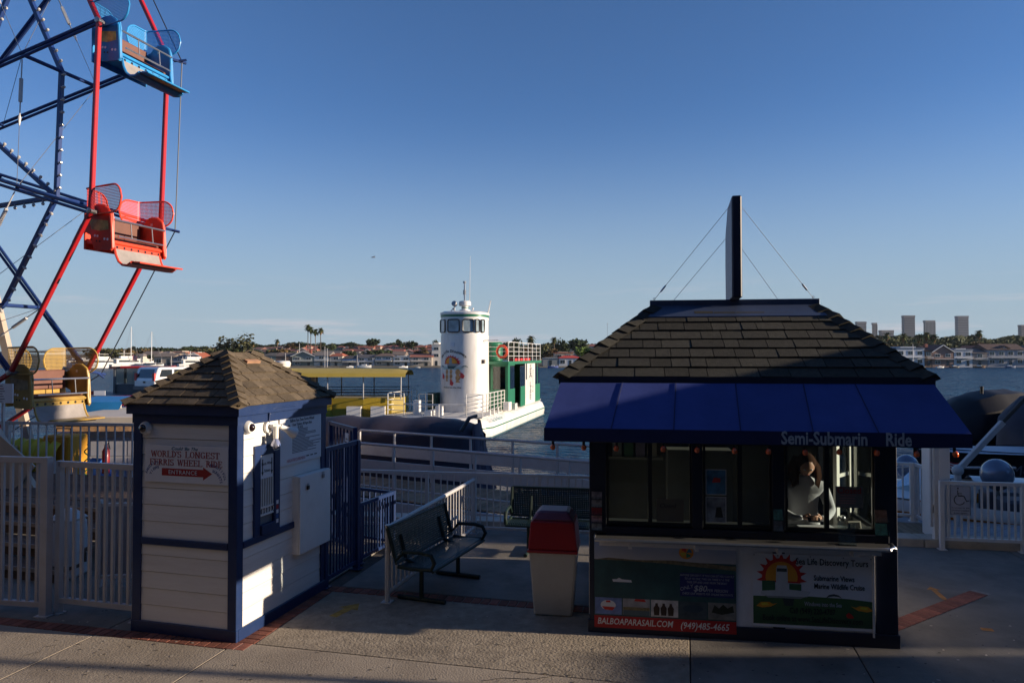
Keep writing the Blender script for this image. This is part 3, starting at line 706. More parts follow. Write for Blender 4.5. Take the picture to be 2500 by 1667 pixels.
# posts
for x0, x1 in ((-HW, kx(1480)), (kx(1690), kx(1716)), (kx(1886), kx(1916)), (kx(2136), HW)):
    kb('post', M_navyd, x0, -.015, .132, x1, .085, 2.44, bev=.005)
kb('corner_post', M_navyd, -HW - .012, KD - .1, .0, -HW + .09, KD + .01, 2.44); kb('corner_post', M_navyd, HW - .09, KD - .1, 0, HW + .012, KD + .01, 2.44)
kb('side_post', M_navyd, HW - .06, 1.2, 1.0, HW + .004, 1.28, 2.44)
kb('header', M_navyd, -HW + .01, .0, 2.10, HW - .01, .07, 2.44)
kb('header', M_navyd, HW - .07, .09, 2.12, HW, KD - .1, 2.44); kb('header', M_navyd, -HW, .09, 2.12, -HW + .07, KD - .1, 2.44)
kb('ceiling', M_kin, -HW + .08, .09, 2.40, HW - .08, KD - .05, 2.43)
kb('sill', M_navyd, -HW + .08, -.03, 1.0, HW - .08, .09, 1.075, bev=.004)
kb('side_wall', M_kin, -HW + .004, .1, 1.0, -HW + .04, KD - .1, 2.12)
M_frame = mat('dark_window_frame', (0.012, 0.012, 0.014), .4, 0, .1, 5)
def kwin(px0, px1, mids, mframe=M_frame):
    x0, x1 = kx(px0, .03, 1200), kx(px1, .03, 1200)
    q = MB(); z0, z1 = 1.08, 2.098
    q.box(x0, .02, z0, x1, .06, z0 + .035); q.box(x0, .02, z1 - .03, x1, .06, z1); q.box(x0, .02, z0 + .035, x0 + .02, .06, z1 - .03); q.box(x1 - .02, .02, z0 + .035, x1, .06, z1 - .03)
    f = q.build('window', mframe, kiosk)
    xs_ = [x0 + .02] + [kx(m_, .03, 1200) for m_ in mids] + [x1 - .02]
    for m_ in xs_[1:-1]: bx('mullion', mframe, f, m_ - .02, .018, z0 + .035, m_ + .02, .062, z1 - .03)
    for i in range(len(xs_) - 1): bx('pane', M_glass, f, xs_[i] + .005, .038, z0 + .035, xs_[i + 1] - .005, .042, z1 - .03)
    return f
kwin(1481, 1689, [1587]); kwin(1717, 1885, [1806]); kwin(1917, 2135, [2018])
# side window (right) and its panes
f = kb('window', M_frame, HW - .05, .1, 1.0, HW - .01, 1.2, 1.04); bx('pane', M_glass, f, HW - .032, .1, 1.04, HW - .028, 1.2, 2.12)
f = kb('window', M_frame, HW - .05, 1.28, 1.0, HW - .01, KD - .1, 1.04); bx('pane', M_glass, f, HW - .032, 1.28, 1.04, HW - .028, KD - .1, 2.12)
# counter shelf with metal edge and brackets
M_ctr = mat('counter_top', (0.10, 0.10, 0.10), .35, .3, .1, 4)
MB().path([(-HW + .06, -.02, .985), (-HW + .06, -.22, .985), (HW - .14, -.22, .985), (HW - .08, -.16, .985), (HW - .06, -.02, .985)], .02, 8).build('counter_edge', M_steel, kiosk, smooth=True)
kb('counter', M_ctr, -HW + .06, -.22, .975, HW - .08, -.03, .997, bev=.003)
kb('counter_rail', M_kwall, -HW + .1, -.05, .885, HW - .16, -.0045, .925)
for px in (1538, 1697, 1895, 2075): kb('bracket', M_kwall, kx(px) - .018, -.17, .89, kx(px) + .018, -.0045, .972)
# roof
hip_roof(kiosk, -1.76, 1.76, -.13, 2.62, 2.575, -.77, 1.07, 1.17, 1.30, 3.36, M_shin2, 8, .25, (0, 1, 3), jitter=.4, capn=10, capw=.11, th=.011, butt=.012)
kb('eave_board', M_navyd, -1.77, -.15, 2.515, 1.77, -.11, 2.59)
for x0, x1 in ((-1.77, -1.73), (1.73, 1.77)): kb('eave_board', M_navyd, x0, -.108, 2.515, x1, 2.62, 2.59)
# ridge cap: upright bar over a sloping apron
q = MB(); q.prism([(-.80, 3.35), (1.10, 3.35), (1.10, 3.45), (-.80, 3.45)], 1.19, 1.28, 'xz'); q.build('ridge_bar', M_cap, kiosk, bev=.004)
q = MB(); q.add([(-.98, .93, 3.245), (1.20, .93, 3.245), (1.10, 1.19, 3.385), (-.80, 1.19, 3.385), (-.98, .93, 3.225), (1.20, .93, 3.225), (1.10, 1.19, 3.35), (-.80, 1.19, 3.35)], [(0, 1, 2, 3), (4, 7, 6, 5), (0, 4, 5, 1), (1, 5, 6, 2), (0, 3, 7, 4)])
q.build('ridge_apron', M_cap, kiosk)
# awning: seven sagging front panels, two side panels, valance
AX0, AX1, AY = -1.86, 1.83, -.70
tx = [-1.75] + [hit(FK, p_, 932, 1, -.16).x for p_ in (1520, 1650, 1795, 1960, 2086)] + [1.75]
bxs = [AX0] + [hit(FK, p_, 1047, 1, AY).x for p_ in (1492, 1645, 1808, 1985, 2145)] + [AX1]
random.seed(11)
for i in range(len(tx) - 1):
    rows = []
    for a in range(9):
        v = a / 8; row = []
        for b_ in range(9):
            u = b_ / 8
            x = (tx[i] * (1 - u) + tx[i + 1] * u) * (1 - v) + (bxs[i] * (1 - u) + bxs[i + 1] * u) * v
            y = -.17 + (AY + .17) * v; z = 2.53 + (2.125 - 2.53) * v
            sag = math.sin(PI * u) * .006 * math.sin(PI * min(1, v * 1.1) * .8 + .2) + .003 * math.sin(u * 9 + i * 2.1 + v * 2) * v * (1 - abs(2 * u - 1))
            row.append((x, y + sag * .5, z - sag))
        rows.append(row)
    MB().sheet(rows).build('awning_panel', M_awn, kiosk, smooth=True)
    if i: MB().path([(tx[i], -.175, 2.533), (bxs[i], AY - .003, 2.13)], .004, 5).build('seam', M_val, kiosk)
MB().quad((1.75, -.17, 2.53), (AX1, AY, 2.125), (AX1 + .35, 1.9, 2.125), (1.75, 1.9, 2.53)).build('awning_panel', M_awn, kiosk)
MB().quad((-1.75, -.17, 2.53), (AX0, AY, 2.125), (AX0 - .1, 1.9, 2.125), (-1.75, 1.9, 2.53)).build('awning_panel', M_awn, kiosk)
rows = [[(AX0 + (AX1 - AX0) * u / 40, AY - .006 + .004 * math.sin(u * .7), z_) for u in range(41)] for z_ in (2.127, 2.005)]
MB().sheet(rows).build('valance', M_val, kiosk, smooth=True)
MB().box(AX0 - .005, AY, 2.004, AX0, 1.9, 2.125).build('valance', M_val, kiosk); MB().box(AX1, AY, 2.004, AX1 + .005, 1.9, 2.125).build('valance', M_val, kiosk)
q = MB()
for x in (AX0 + .03, AX1 - .03): q.tube((x, AY + .02, 2.11), (x * .96, -.02, 2.11), .012, 6)
q.tube((AX0 + .03, AY + .02, 2.11), (AX1 - .03, AY + .02, 2.11), .012, 6); q.build('awning_frame', M_steel, kiosk)
M_let = mat('pale_lettering', (0.42, 0.44, 0.48), .6, 0, .15, 12)
def vtext(body, px0, px1, size=.16, **k):
    x0, x1 = hit(FK, px0, 1068, 1, AY).x, hit(FK, px1, 1068, 1, AY).x
    o = text(body, size, M_let, kiosk, ((x0 + x1) / 2, AY - .013, 2.064), bold=.004, **k)
    w = o.dimensions.x; bpy.context.view_layer.update(); w = o.dimensions.x
    o.data.transform(Matrix.Diagonal(((x1 - x0) / w, 1, 1, 1)))
vtext('Semi-Submarin', 1907, 2117); vtext('Ride', 2161, 2224)
# roof sign, seen almost edge-on
sg_ = thing('roof_sign', 'tall navy framed sign panel standing edge-on on the kiosk ridge, held by guy wires', 'sign', FK @ Vector((.16, 1.2, 3.44)), R(-8.3 - 4.5))
FS = frm(sg_)
Mside = mat('sign_face_grey', (0.16, 0.17, 0.24), .5, 0, .2, 3, stretch=(1, 1, 4))
prof = [(-.42, .0), (-.42, 1.13), (.22, 1.13), (.62, .86), (.66, .5), (.62, .0)]
q = MB(); q.prism([(a * 1.0, b_) for a, b_ in prof], -.052, .052, 'yz'); q.build('frame', M_navyd, sg_, bev=.012)
q = MB(); q.prism([(a * .96, b_ * .97 + .01) for a, b_ in prof], -.0545, .0545, 'yz'); q.build('face', Mside, sg_)
# guy wires
def guy(a, b_, turn):
    ow = thing('guy_wire', 'guy wire from the roof sign to the ridge, ' + turn, 'wire', FS @ Vector(a))
    A = FS @ Vector(a); Bp = FK @ Vector(b_); q = MB(); q.tube((0, 0, 0), Bp - A, .0028, 5); q.build('wire', M_galv, ow)
    if 'turnbuckle' in turn:
        d = (Bp - A).normalized(); e = Bp - A
        MB().path([e - d * .22, e - d * .20, e - d * .13, e - d * .11], [.003, .011, .011, .003], 6).build('turnbuckle', M_steel, ow)
        MB().path([e + Vector((.012 * math.cos(t_), 0, .012 * math.sin(t_) + .01)) for t_ in [k * PI / 4 for k in range(8)]], .003, 5, closed=True).build('eye_bolt', M_steel, ow)
guy((-.055, -.3, 1.05), (-.75, 1.23, 3.46), 'front left one with a turnbuckle'); guy((.055, -.3, 1.03), (1.04, 1.23, 3.46), 'front right one with a turnbuckle')
guy((-.055, .5, .8), (-.52, 1.24, 3.455), 'rear left one'); guy((.055, .5, .78), (.65, 1.24, 3.455), 'rear right one')
# orange festoon bulbs below the valance
fs = thing('string_lights', 'string of orange bulbs hanging below the kiosk valance', 'string lights', FK @ Vector((0, AY + .03, 2.0)), R(-8.3))
M_bulb = mat('orange_bulb', (0.75, 0.11, 0.015), .12, 0, .1, 8, coat=1.0)
bm_ = MB().lathe([(.001, -.085), (.018, -.08), (.026, -.062), (.022, -.042), (.012, -.03)], 10).mesh('bulb', M_bulb, True); sk = MB().lathe([(.013, -.034), (.013, 0), (.001, 0)], 8).mesh('lamp_socket', M_black, True)
cpts = []
for k, (px, py) in enumerate(((1350, 1086), (1425, 1092), (1505, 1094), (1619, 1094), (1704, 1098), (1792, 1100), (1878, 1102), (1963, 1104), (2053, 1103), (2142, 1097), (2234, 1108), (2330, 1098))):
    h_ = hit(FK, px, py, 1, AY + .03)
    p = Vector((h_.x, 0, h_.z + .055 - 2.0)); p.z = min(p.z, .002)
    link('bulb', bm_, fs, p, (random.uniform(-.15, .15), random.uniform(-.2, .2), 0)); link('lamp_socket', sk, fs, p); cpts.append(p + Vector((0, 0, .002)))
MB().path(cpts, .005, 5).build('cable', M_black, fs)

# ---- parasail banner
def banner(name, label, px0, px1, pyt, pyb, y):
    x0, x1 = hit(FK, px0, 1400, 1, y).x, hit(FK, px1, 1400, 1, y).x; pm = (px0 + px1) / 2
    z1, z0 = hit(FK, pm, pyt, 1, y).z, hit(FK, pm, pyb, 1, y).z
    t_ = thing(name, label, 'banner', FK @ Vector(((x0 + x1) / 2, y, (z0 + z1) / 2)), R(-8.3)); return t_, x1 - x0, z1 - z0
def C(name, rgb, **k): return mat(name, rgb, .5, 0, k.pop('var', .1), k.pop('scale', 6), **k)
pb_, bw, bh = banner('parasail_banner', 'x', 1451, 1797, 1311, 1538, -.018)
pb_['label'] = 'parasailing banner with sea photo and red BALBOAPARASAIL.COM strip, left below the kiosk counter'
MB().cbox((0, 0, 0), (bw, .006, bh)).build('sheet', C('banner_sea', (0.028, 0.085, 0.09), var=.4, scale=3), pb_)
def P(name, mt, poly, parent=None, lev=1, W=None, Hh=None):
    W = W or bw; Hh = Hh or bh
    q = MB(); y_ = -.0035 - .0008 * lev; k = len(q.v); q.add([(u * W, y_, v * Hh) for u, v in poly], [tuple(range(len(poly)))])
    return q.build(name, mt, parent or pb_)
def rect(u0, v0, u1, v1): return [(u0, v0), (u1, v0), (u1, v1), (u0, v1)]
def grad(name, ca, cb_, z0, z1):
    m = mat(name, ca, .5); n, l = m.node_tree.nodes, m.node_tree.links; b = n['Principled BSDF']
    t = n.new("ShaderNodeTexCoord"); s_ = n.new("ShaderNodeSeparateXYZ"); r_ = n.new("ShaderNodeMapRange"); x_ = n.new("ShaderNodeMix"); x_.data_type = 'RGBA'; no = n.new("ShaderNodeTexNoise"); no.inputs['Scale'].default_value = 4; no.inputs['Detail'].default_value = 5
    ad = n.new("ShaderNodeMath"); ad.operation = 'MULTIPLY_ADD'; ad.inputs[1].default_value = (z1 - z0) * .5
    l.new(t.outputs['Object'], s_.inputs[0]); l.new(t.outputs['Object'], no.inputs['Vector']); l.new(no.outputs['Fac'], ad.inputs[0]); l.new(s_.outputs['Z'], ad.inputs[2]); l.new(ad.outputs[0], r_.inputs['Value'])
    r_.inputs['From Min'].default_value = z0 + (z1 - z0) * .25; r_.inputs['From Max'].default_value = z1 + (z1 - z0) * .25
    x_.inputs['A'].default_value = (*ca, 1); x_.inputs['B'].default_value = (*cb_, 1); l.new(r_.outputs['Result'], x_.inputs['Factor']); l.new(x_.outputs['Result'], b.inputs['Base Color']); return m
P('print_sky', grad('print_sky', (0.55, 0.56, 0.62), (0.16, 0.27, 0.52), .24 * bh, .5 * bh), rect(-.5, .24, .5, .5))
P('print_coast', C('print_coast', (0.20, 0.17, 0.10), var=.5, scale=20), [(-.5, .235), (-.4, .26), (-.2, .245), (.05, .255), (.25, .24), (.5, .215), (.5, .17), (.2, .20), (0, .22), (-.3, .235)], lev=2)
P('print_boat', M_paper, [(-.365, -.0), (-.23, .0), (-.235, .025), (-.30, .03), (-.32, .045), (-.34, .03), (-.37, .028)], lev=2)
P('print_canopy', C('print_sun', (0.75, 0.30, 0.03)), [(.155 + .052 * math.cos(a * PI / 8), .345 + .07 * math.sin(a * PI / 8)) for a in range(16)], lev=2)
for i, c in enumerate(((.05, .2, .3), (.5, .04, .03), (.6, .5, .05), (.03, .25, .15))):
    a0 = i * PI / 2; P('print_gore', C('print_gore_%s' % 'abcd'[i], c), [(.155, .345)] + [(.155 + .04 * math.cos(a0 + k * .35), .345 + .055 * math.sin(a0 + k * .35)) for k in range(4)], lev=3)
P('print_box', C('print_indigo', (0.018, 0.022, 0.13)), rect(.11, -.12, .485, .13), lev=2)
for s_, v, tx_ in ((.032, .105, 'ANYONE CAN DO IT, IF YOU CAN SIT YOU CAN FLY'), (.032, .068, 'TO UP TO ONE, TWO OR THREE AT A TIME'), (.032, .031, 'TAKE OFF AND LAND FROM THE BOAT')):
    text(tx_, s_ * .95, M_let, pb_, (.297 * bw, -.0065, v * bh), sx=.72, shear=.2)
text('ONLY', .05, M_let, pb_, (.155 * bw, -.0065, -.03 * bh), rot=(PI / 2, -.3, 0), shear=.2); text('$80', .085, M_let, pb_, (.25 * bw, -.0065, -.035 * bh), shear=.2, bold=.001); text('PER PERSON', .04, M_let, pb_, (.37 * bw, -.0065, -.05 * bh), shear=.2, sx=.9)
text('CHECK OUR WEBSITE FOR ONLINE DISCOUNTS', .03, M_let, pb_, (.30 * bw, -.0065, -.09 * bh), sx=.75, shear=.2)
P('print_strip', C('print_red', (0.42, 0.012, 0.02)), rect(-.5, -.5, .5, -.37), lev=2)
o = text('BALBOAPARASAIL.COM', .088, M_signw, pb_, (-.21 * bw, -.0065, -.432 * bh), shear=.18, sx=.80, bold=.001); o = text('(949)485-4665', .092, M_signw, pb_, (.28 * bw, -.0065, -.436 * bh), shear=.18, sx=.86, bold=.001)
cols = ((0.16, 0.24, 0.48), (0.36, 0.36, 0.38), (0.55, 0.55, 0.55), (0.05, 0.08, 0.10), (0.22, 0.22, 0.20))
for i in range(5):
    u0 = -.495 + i * .2
    P('print_photo', C('photo_%s' % 'abcde'[i], cols[i], var=.35, scale=9), rect(u0, -.355, u0 + .192, -.175), lev=2)
uc = -.40
P('print_canopy', M_paper, [(uc + .055 * math.cos(a * PI / 8), -.255 + .055 * math.sin(a * PI / 8)) for a in range(16)], lev=3)
P('print_canopy', C('print_scarlet', (.6, .03, .02)), [(uc - .045, -.27), (uc + .05, -.275), (uc + .03, -.31), (uc - .025, -.305)], lev=4); P('print_canopy', C('print_scarlet', (.6, .03, .02)), [(uc - .018, -.225), (uc + .018, -.225), (uc + .014, -.205), (uc - .014, -.205)], lev=4)
P('print_canopy', C('print_scarlet', (.6, .03, .02)), [(-.215, -.20), (-.13, -.205), (-.14, -.178), (-.205, -.176)], lev=3)
P('print_shore', C('print_shoreline', (.20, .17, .09), var=.4, scale=30), rect(-.293, -.30, -.105, -.265), lev=3); P('print_shore', C('print_lagoon', (.08, .13, .16)), rect(-.293, -.355, -.105, -.30), lev=3)
for i in range(3):
    uc = -.055 + i * .05; P('print_figure', C('print_dark', (.04, .025, .02)), [(uc - .018, -.34), (uc + .018, -.34), (uc + .022, -.26), (uc + .01, -.235), (uc + .008, -.21), (uc - .008, -.21), (uc - .01, -.235), (uc - .022, -.26)], lev=3)
P('print_pool', C('print_pool', (.03, .06, .09)), [(.20 + .07 * math.cos(a * PI / 8), -.25 + .04 * math.sin(a * PI / 8)) for a in range(16)], lev=3)
P('print_palm', C('print_palmdark', (.02, .025, .015), var=.3), [(.33, -.28), (.35, -.20), (.38, -.235), (.41, -.19), (.44, -.23), (.475, -.20), (.485, -.27), (.40, -.30)], lev=3)

# ---- sea life banner
sb, sw_, sh_ = banner('sea_life_banner', 'white and green Sea Life Discovery Tours banner with red sun, right below the kiosk counter', 1837, 2130, 1354, 1534, -.016)
MB().cbox((0, 0, 0), (sw_, .005, sh_)).build('sheet', M_signw, sb)
def Q(name, mt, poly, lev=1): return P(name, mt, poly, sb, lev, sw_, sh_)
Mg = grad('print_green', (0.025, 0.075, 0.035), (0.08, 0.16, 0.05), -.5 * sh_, -.05 * sh_)
Q('print_sea', Mg, [(-.495, -.46), (.495, -.46), (.495, -.10), (.30, -.075), (-.1, -.06), (-.3, -.08), (-.495, -.085)])
cx_, cz_ = -.255, .185; ar = sw_ / sh_
def circ(r, n=24, a0=0, a1=2 * PI): return [(cx_ + r * math.cos(a0 + (a1 - a0) * k / (n - 1)), cz_ + r * ar * math.sin(a0 + (a1 - a0) * k / (n - 1))) for k in range(n)]
Mrd = C('print_scarlet', (.6, .03, .02)); Mor = C('print_orange', (.80, .33, .03))
Q('print_sun', Mrd, circ(.165, 24, -.3, PI + .3), 2)
for k in range(11):
    a = -.15 + (PI + .3) * k / 10
    Q('print_ray', Mrd, [(cx_ + .16 * math.cos(a - .12), cz_ + .16 * ar * math.sin(a - .12)), (cx_ + .215 * math.cos(a), cz_ + .215 * ar * math.sin(a)), (cx_ + .16 * math.cos(a + .12), cz_ + .16 * ar * math.sin(a + .12))], 3)
Q('print_sun', Mor, circ(.135, 24, -.25, PI + .25), 4)
Mbt = C('print_boatwhite', (.62, .63, .62)); Mbs = C('print_boatgrey', (.30, .32, .31))
Q('print_boat', Mbt, [(-.305, -.02), (-.20, -.02), (-.205, .30), (-.215, .345), (-.29, .345), (-.30, .30)], 6)
Q('print_boat', C('print_window', (.05, .07, .07)), [(-.295, .26), (-.21, .26), (-.21, .305), (-.295, .305)], 7)
Q('print_boat', C('print_cabin', (.05, .14, .06)), rect(-.42, -.02, -.31, .13), 5); Q('print_boat', C('print_cabin', (.05, .14, .06)), rect(-.19, .0, -.09, .10), 5)
Q('print_boat', Mbt, [(-.43, -.06), (-.43, -.01), (-.20, .02), (-.01, .005), (-.04, -.07), (-.38, -.075)], 7); Q('print_boat', Mbs, [(-.40, -.072), (-.05, -.068), (-.10, -.10), (-.37, -.10)], 6)
Q('print_boat', C('print_keel', (.05, .07, .05)), [(-.25, -.10), (-.15, -.10), (-.16, -.20), (-.23, -.20)], 5)
Q('print_dolphin', C('print_dolphin', (.08, .09, .08)), [(.11, -.08), (.14, -.03), (.18, -.015), (.22, -.03), (.25, -.07), (.22, -.05), (.18, -.045), (.14, -.055)], 3)
for xk, s_ in ((-.38, 1), (.41, -1)):
    Q('print_fish', Mor, [(xk - .09 * s_, -.22), (xk - .05 * s_, -.165), (xk + .02 * s_, -.16), (xk + .05 * s_, -.185), (xk + .09 * s_, -.17), (xk + .06 * s_, -.20), (xk + .03 * s_, -.225), (xk - .04 * s_, -.24)], 3)
    Q('print_fish', C('print_yellow', (.75, .6, .05)), [(xk - .05 * s_, -.18), (xk, -.17), (xk + .02 * s_, -.20), (xk - .04 * s_, -.21)], 4)
Q('print_fish', Mrd, [(.29, -.33), (.28, -.29), (.30, -.255), (.325, -.28), (.345, -.32), (.33, -.335)], 3)
tf = dict(bold=.0008)
def fit(o, w): bpy.context.view_layer.update(); o.data.transform(Matrix.Diagonal((w / max(o.dimensions.x, 1e-3), 1, 1, 1)))
fit(text('Sea Life Discovery Tours', .088, M_ink, sb, (.165 * sw_, -.0065, .405 * sh_), **tf), .60 * sw_)
fit(text('Submarine Views', .072, M_ink, sb, (.183 * sw_, -.0065, .19 * sh_), **tf), .335 * sw_); fit(text('Marine Wildlife Cruise', .072, M_ink, sb, (.225 * sw_, -.0065, .08 * sh_), **tf), .415 * sw_)
fit(text('Windows into the Sea', .055, M_let, sb, (.09 * sw_, -.0065, -.165 * sh_), **tf), .31 * sw_)
fit(text('Call (949) 220-4707', .078, M_ink, sb, (-.0 * sw_, -.0065, -.265 * sh_), **tf), .38 * sw_)
fit(text('Book online at www.SeaLifeDiscovery.com', .078, M_ink, sb, (.0 * sw_, -.0065, -.375 * sh_), **tf), .83 * sw_)
q = MB()
for px in (1841, 1900, 1980, 2060, 2126): 
    u = (px - 1983.5) / 293 * sw_; q.lathe([(.001, 0), (.007, 0), (.007, .002)], 8, c=(u, -.006, sh_ * .475), M=Matrix.Rotation(PI / 2, 3, 'X'))
q.build('eyelets', M_galv, sb, kind='stuff')
bx('hem_rail', M_white, sb, sw_ / 2 - .004, -.02, -sh_ / 2 - .05, sw_ / 2 + .012, -.004, sh_ / 2 + .03)

# ---- things in and on the kiosk windows
def kflat(name, label, cat, px0, py0, px1, py1, y, mt, dz=0):
    a, b_ = hit(FK, px0, py1, 1, y), hit(FK, px1, py0, 1, y)
    t_ = thing(name, label, cat, FK @ Vector(((a.x + b_.x) / 2, y, (a.z + b_.z) / 2)), R(-8.3)); w, h = b_.x - a.x, b_.z - a.z
    MB().cbox((0, 0, 0), (w, .003, h)).build('sheet', mt, t_); return t_, w, h
t_, w, h = kflat('closed_sign', 'grey Closed notice with red lettering taped in the right kiosk window', 'sign', 2040, 1188, 2106, 1238, .034, C('notice_grey', (.20, .19, .19)))
fit(text('Closed', .085, M_red, t_, (0, -.003, h * .30), bold=.001), w * .88)
for i in range(4): bx('text_line', C('pale_red_ink', (.4, .16, .16)), t_, -w * .35, -.0025, h * (.06 - i * .12), w * (.25 - .05 * (i % 2)), -.0018, h * (.09 - i * .12))
t_, w, h = kflat('closed_sign', 'handwritten Closed paper low in the left kiosk window', 'sign', 1603, 1219, 1669, 1272, .034, C('notice_dull', (.13, .12, .10)))
fit(text('Closed', .06, M_ink, t_, (-w * .1, -.003, h * .2), shear=.3), w * .6)
for nm, (a, b_), cc, l2 in (('photo_print', (1146, 1207), (.07, .20, .34), 'upper framed underwater photo with a red fish in the middle kiosk window'), ('photo_print', (1213, 1274), (.24, .27, .32), 'lower framed photo of divers in the middle kiosk window')):
    t_, w, h = kflat(nm, l2, 'photo', 1723, a, 1773, b_, .034, M_paper)
    q = MB(); q.box(-w * .46, -.0025, -h * .47, w * .46, -.0018, h * .47); q.build('image', C('picture_' + ('reef' if a < 1200 else 'divers'), cc, var=.9, scale=7), t_)
    q = MB(); q.add([(-w * .2, -.003, -h * .02), (w * .2, -.003, -h * .0), (w * .22, -.003, h * .16), (-w * .1, -.003, h * .18)] if a < 1200 else [(-w * .05, -.003, -h * .3), (w * .35, -.003, -h * .3), (w * .25, -.003, h * .1), (w * .02, -.003, h * .1)], [(0, 1, 2, 3)]); q.build('image', Mrd if a < 1200 else M_ink, t_)
# leaflet racks
def rack(px0, px1, py0, py1, y, lab, cols_):
    a, b_ = hit(FK, px0, py1, 1, y), hit(FK, px1, py0, 1, y); w, h = b_.x - a.x, b_.z - a.z
    t_ = thing('leaflet_rack', lab, 'leaflet rack', FK @ Vector((a.x, y, a.z)), R(-8.3)); n_ = len(cols_)
    for i, c in enumerate(cols_):
        z0 = h * i / n_
        q = MB(); q.cbox((w / 2, .01, z0 + h / n_ * .5), (w * .9, .006, h / n_ * .95), Matrix.Rotation(-.2, 3, 'X')); q.build('leaflet', C('leaflet_%d%d%d' % tuple(int(v * 99) for v in c), c, var=.6, scale=25), t_)
        q = MB(); q.box(0, -.035, z0, w, -.031, z0 + h / n_ * .45); q.box(0, -.035, z0, w, .012, z0 + .004); q.build('pocket', M_glass, t_)
rack(1443, 1471, 1200, 1293, -.06, 'leaflet rack of five red and white brochures on the left kiosk post', [(.35, .33, .33), (.5, .28, .28), (.4, .05, .06), (.45, .4, .4), (.3, .25, .26)])
rack(2136, 2168, 1245, 1306, -.07, 'clear leaflet holder with teal brochures on the right kiosk post', [(.03, .16, .15), (.12, .06, .05)])
rack(1888, 1912, 1243, 1296, -.06, 'clear leaflet holder with blue brochures on the post left of the clerk window', [(.05, .07, .12), (.03, .14, .17)])
t_ = thing('card_holder', 'clear acrylic card holder standing on the kiosk counter', 'card holder', FK @ Vector((kx(2058), -.12, .998)), R(-8.3))
q = MB().box(-.08, 0, 0, .08, .004, .20); q.build('back_plate', M_glass, t_); q = MB().box(-.08, -.04, 0, .08, -.036, .09).box(-.08, -.04, 0, .08, .0, .004); q.build('pocket', M_glass, t_)
t_ = thing('card_reader', 'small grey payment terminal on the counter inside the right window', 'card reader', FK @ Vector((kx(2096), .12, 1.08)), R(-8.3 + 10))
q = MB().cbox((0, 0, .05), (.13, .03, .085), Matrix.Rotation(-.35, 3, 'X')); q.build('body', mat('terminal_beige', (.4, .36, .3), .5), t_, bev=.004); q = MB().cbox((0, -.017, .055), (.10, .003, .055), Matrix.Rotation(-.35, 3, 'X')); q.build('screen', M_black, t_)
# interior: counter, white door, shelf, cabinet
kb('inner_counter', M_ctr, -HW + .05, .10, 1.03, HW - .06, .42, 1.06)
dr = thing('kiosk_door', 'white half-glazed kiosk door standing open inside, sunlit behind the right window', 'door', FK @ Vector((1.43, 1.24, .08)), R(-8.3 + 52))
Mdw = mat('door_white', (.78, .75, .68), .4, 0, .03, 2)
q = MB(); DW, DH = .43, 2.0
q.box(-DW, -.02, 0, 0, .02, .9); q.box(-DW, -.02, .9, -DW + .075, .02, DH); q.box(-.075, -.02, .9, 0, .02, DH); q.box(-DW + .075, -.02, DH - .15, -.075, .02, DH); q.build('leaf', Mdw, dr)
bx('pane', M_glass_d, dr, -DW + .075, -.003, .9, -.075, .003, DH - .15); bx('glazing_bar', Mdw, dr, -DW + .075, -.012, 1.38, -.075, .012, 1.42)
MB().ball((-DW + .06, -.055, .95), .032, 10, 8).tube((-DW + .06, -.02, .95), (-DW + .06, -.05, .95), .012).build('handle', M_steel, dr, smooth=True)
kb('inner_cabinet', mat('cabinet_grey', (.10, .10, .095), .7), -.55, 2.0, .06, .25, 2.38, 1.6)
kb('shelf', mat('shelf_grey', (.16, .15, .13), .7), -1.3, 2.1, 1.45, -.6, 2.38, 1.48)
for i in range(4): kb('box_file', C('file_%s' % 'abcd'[i], ((.2, .2, .2), (.05, .12, .06), (.15, .12, .2), (.25, .22, .18))[i]), -1.25 + i * .15, 2.12, 1.482, -1.13 + i * .15, 2.36, 1.74)
# ---------------------------------------------------------------- clerk in the kiosk (skin-modifier body)
def skin_body(name, joints, edges_, mt, parent, sub=2, smooth=True):
    me = bpy.data.meshes.new(name); me.from_pydata([j[0] for j in joints], edges_, [])
    o = bpy.data.objects.new(name, me); COL.objects.link(o)
    md = o.modifiers.new('s', 'SKIN'); sv = me.skin_vertices[0].data
    for i, j in enumerate(joints):
        r_ = j[1]; sv[i].radius = (r_, r_) if not isinstance(r_, tuple) else r_
    sv[0].use_root = True
    sd = o.modifiers.new('d', 'SUBSURF'); sd.levels = sub; sd.render_levels = sub
    dg = bpy.context.evaluated_depsgraph_get(); m2 = bpy.data.meshes.new_from_object(o.evaluated_get(dg)); m2.name = name
    bpy.data.objects.remove(o); m2.materials.clear(); m2.materials.append(mt); m2.polygons.foreach_set("use_smooth", [True] * len(m2.polygons))
    return link(name, m2, parent)
M_skin = mat('skin', (0.52, 0.27, 0.18), .5, 0, .06, 8); M_hair = mat('brown_hair', (0.045, 0.017, 0.008), .9, 0, .4, 30, .3, 40, 0, .1, stretch=(1, 1, .15)); M_sweat = mat('grey_sweatshirt', (0.50, 0.49, 0.51), .85, 0, .1, 6, .3, 25)
M_jeans = mat('dark_trousers', (0.03, 0.035, 0.05), .8, 0, .2, 10)
hp = hit(FK, 1965, 1170, 1, .62)
person = thing('person', 'long-haired person in a grey sweatshirt looking down at a phone inside the kiosk', 'person', FK @ Vector((hp.x, .66, .06)), R(-8.3))
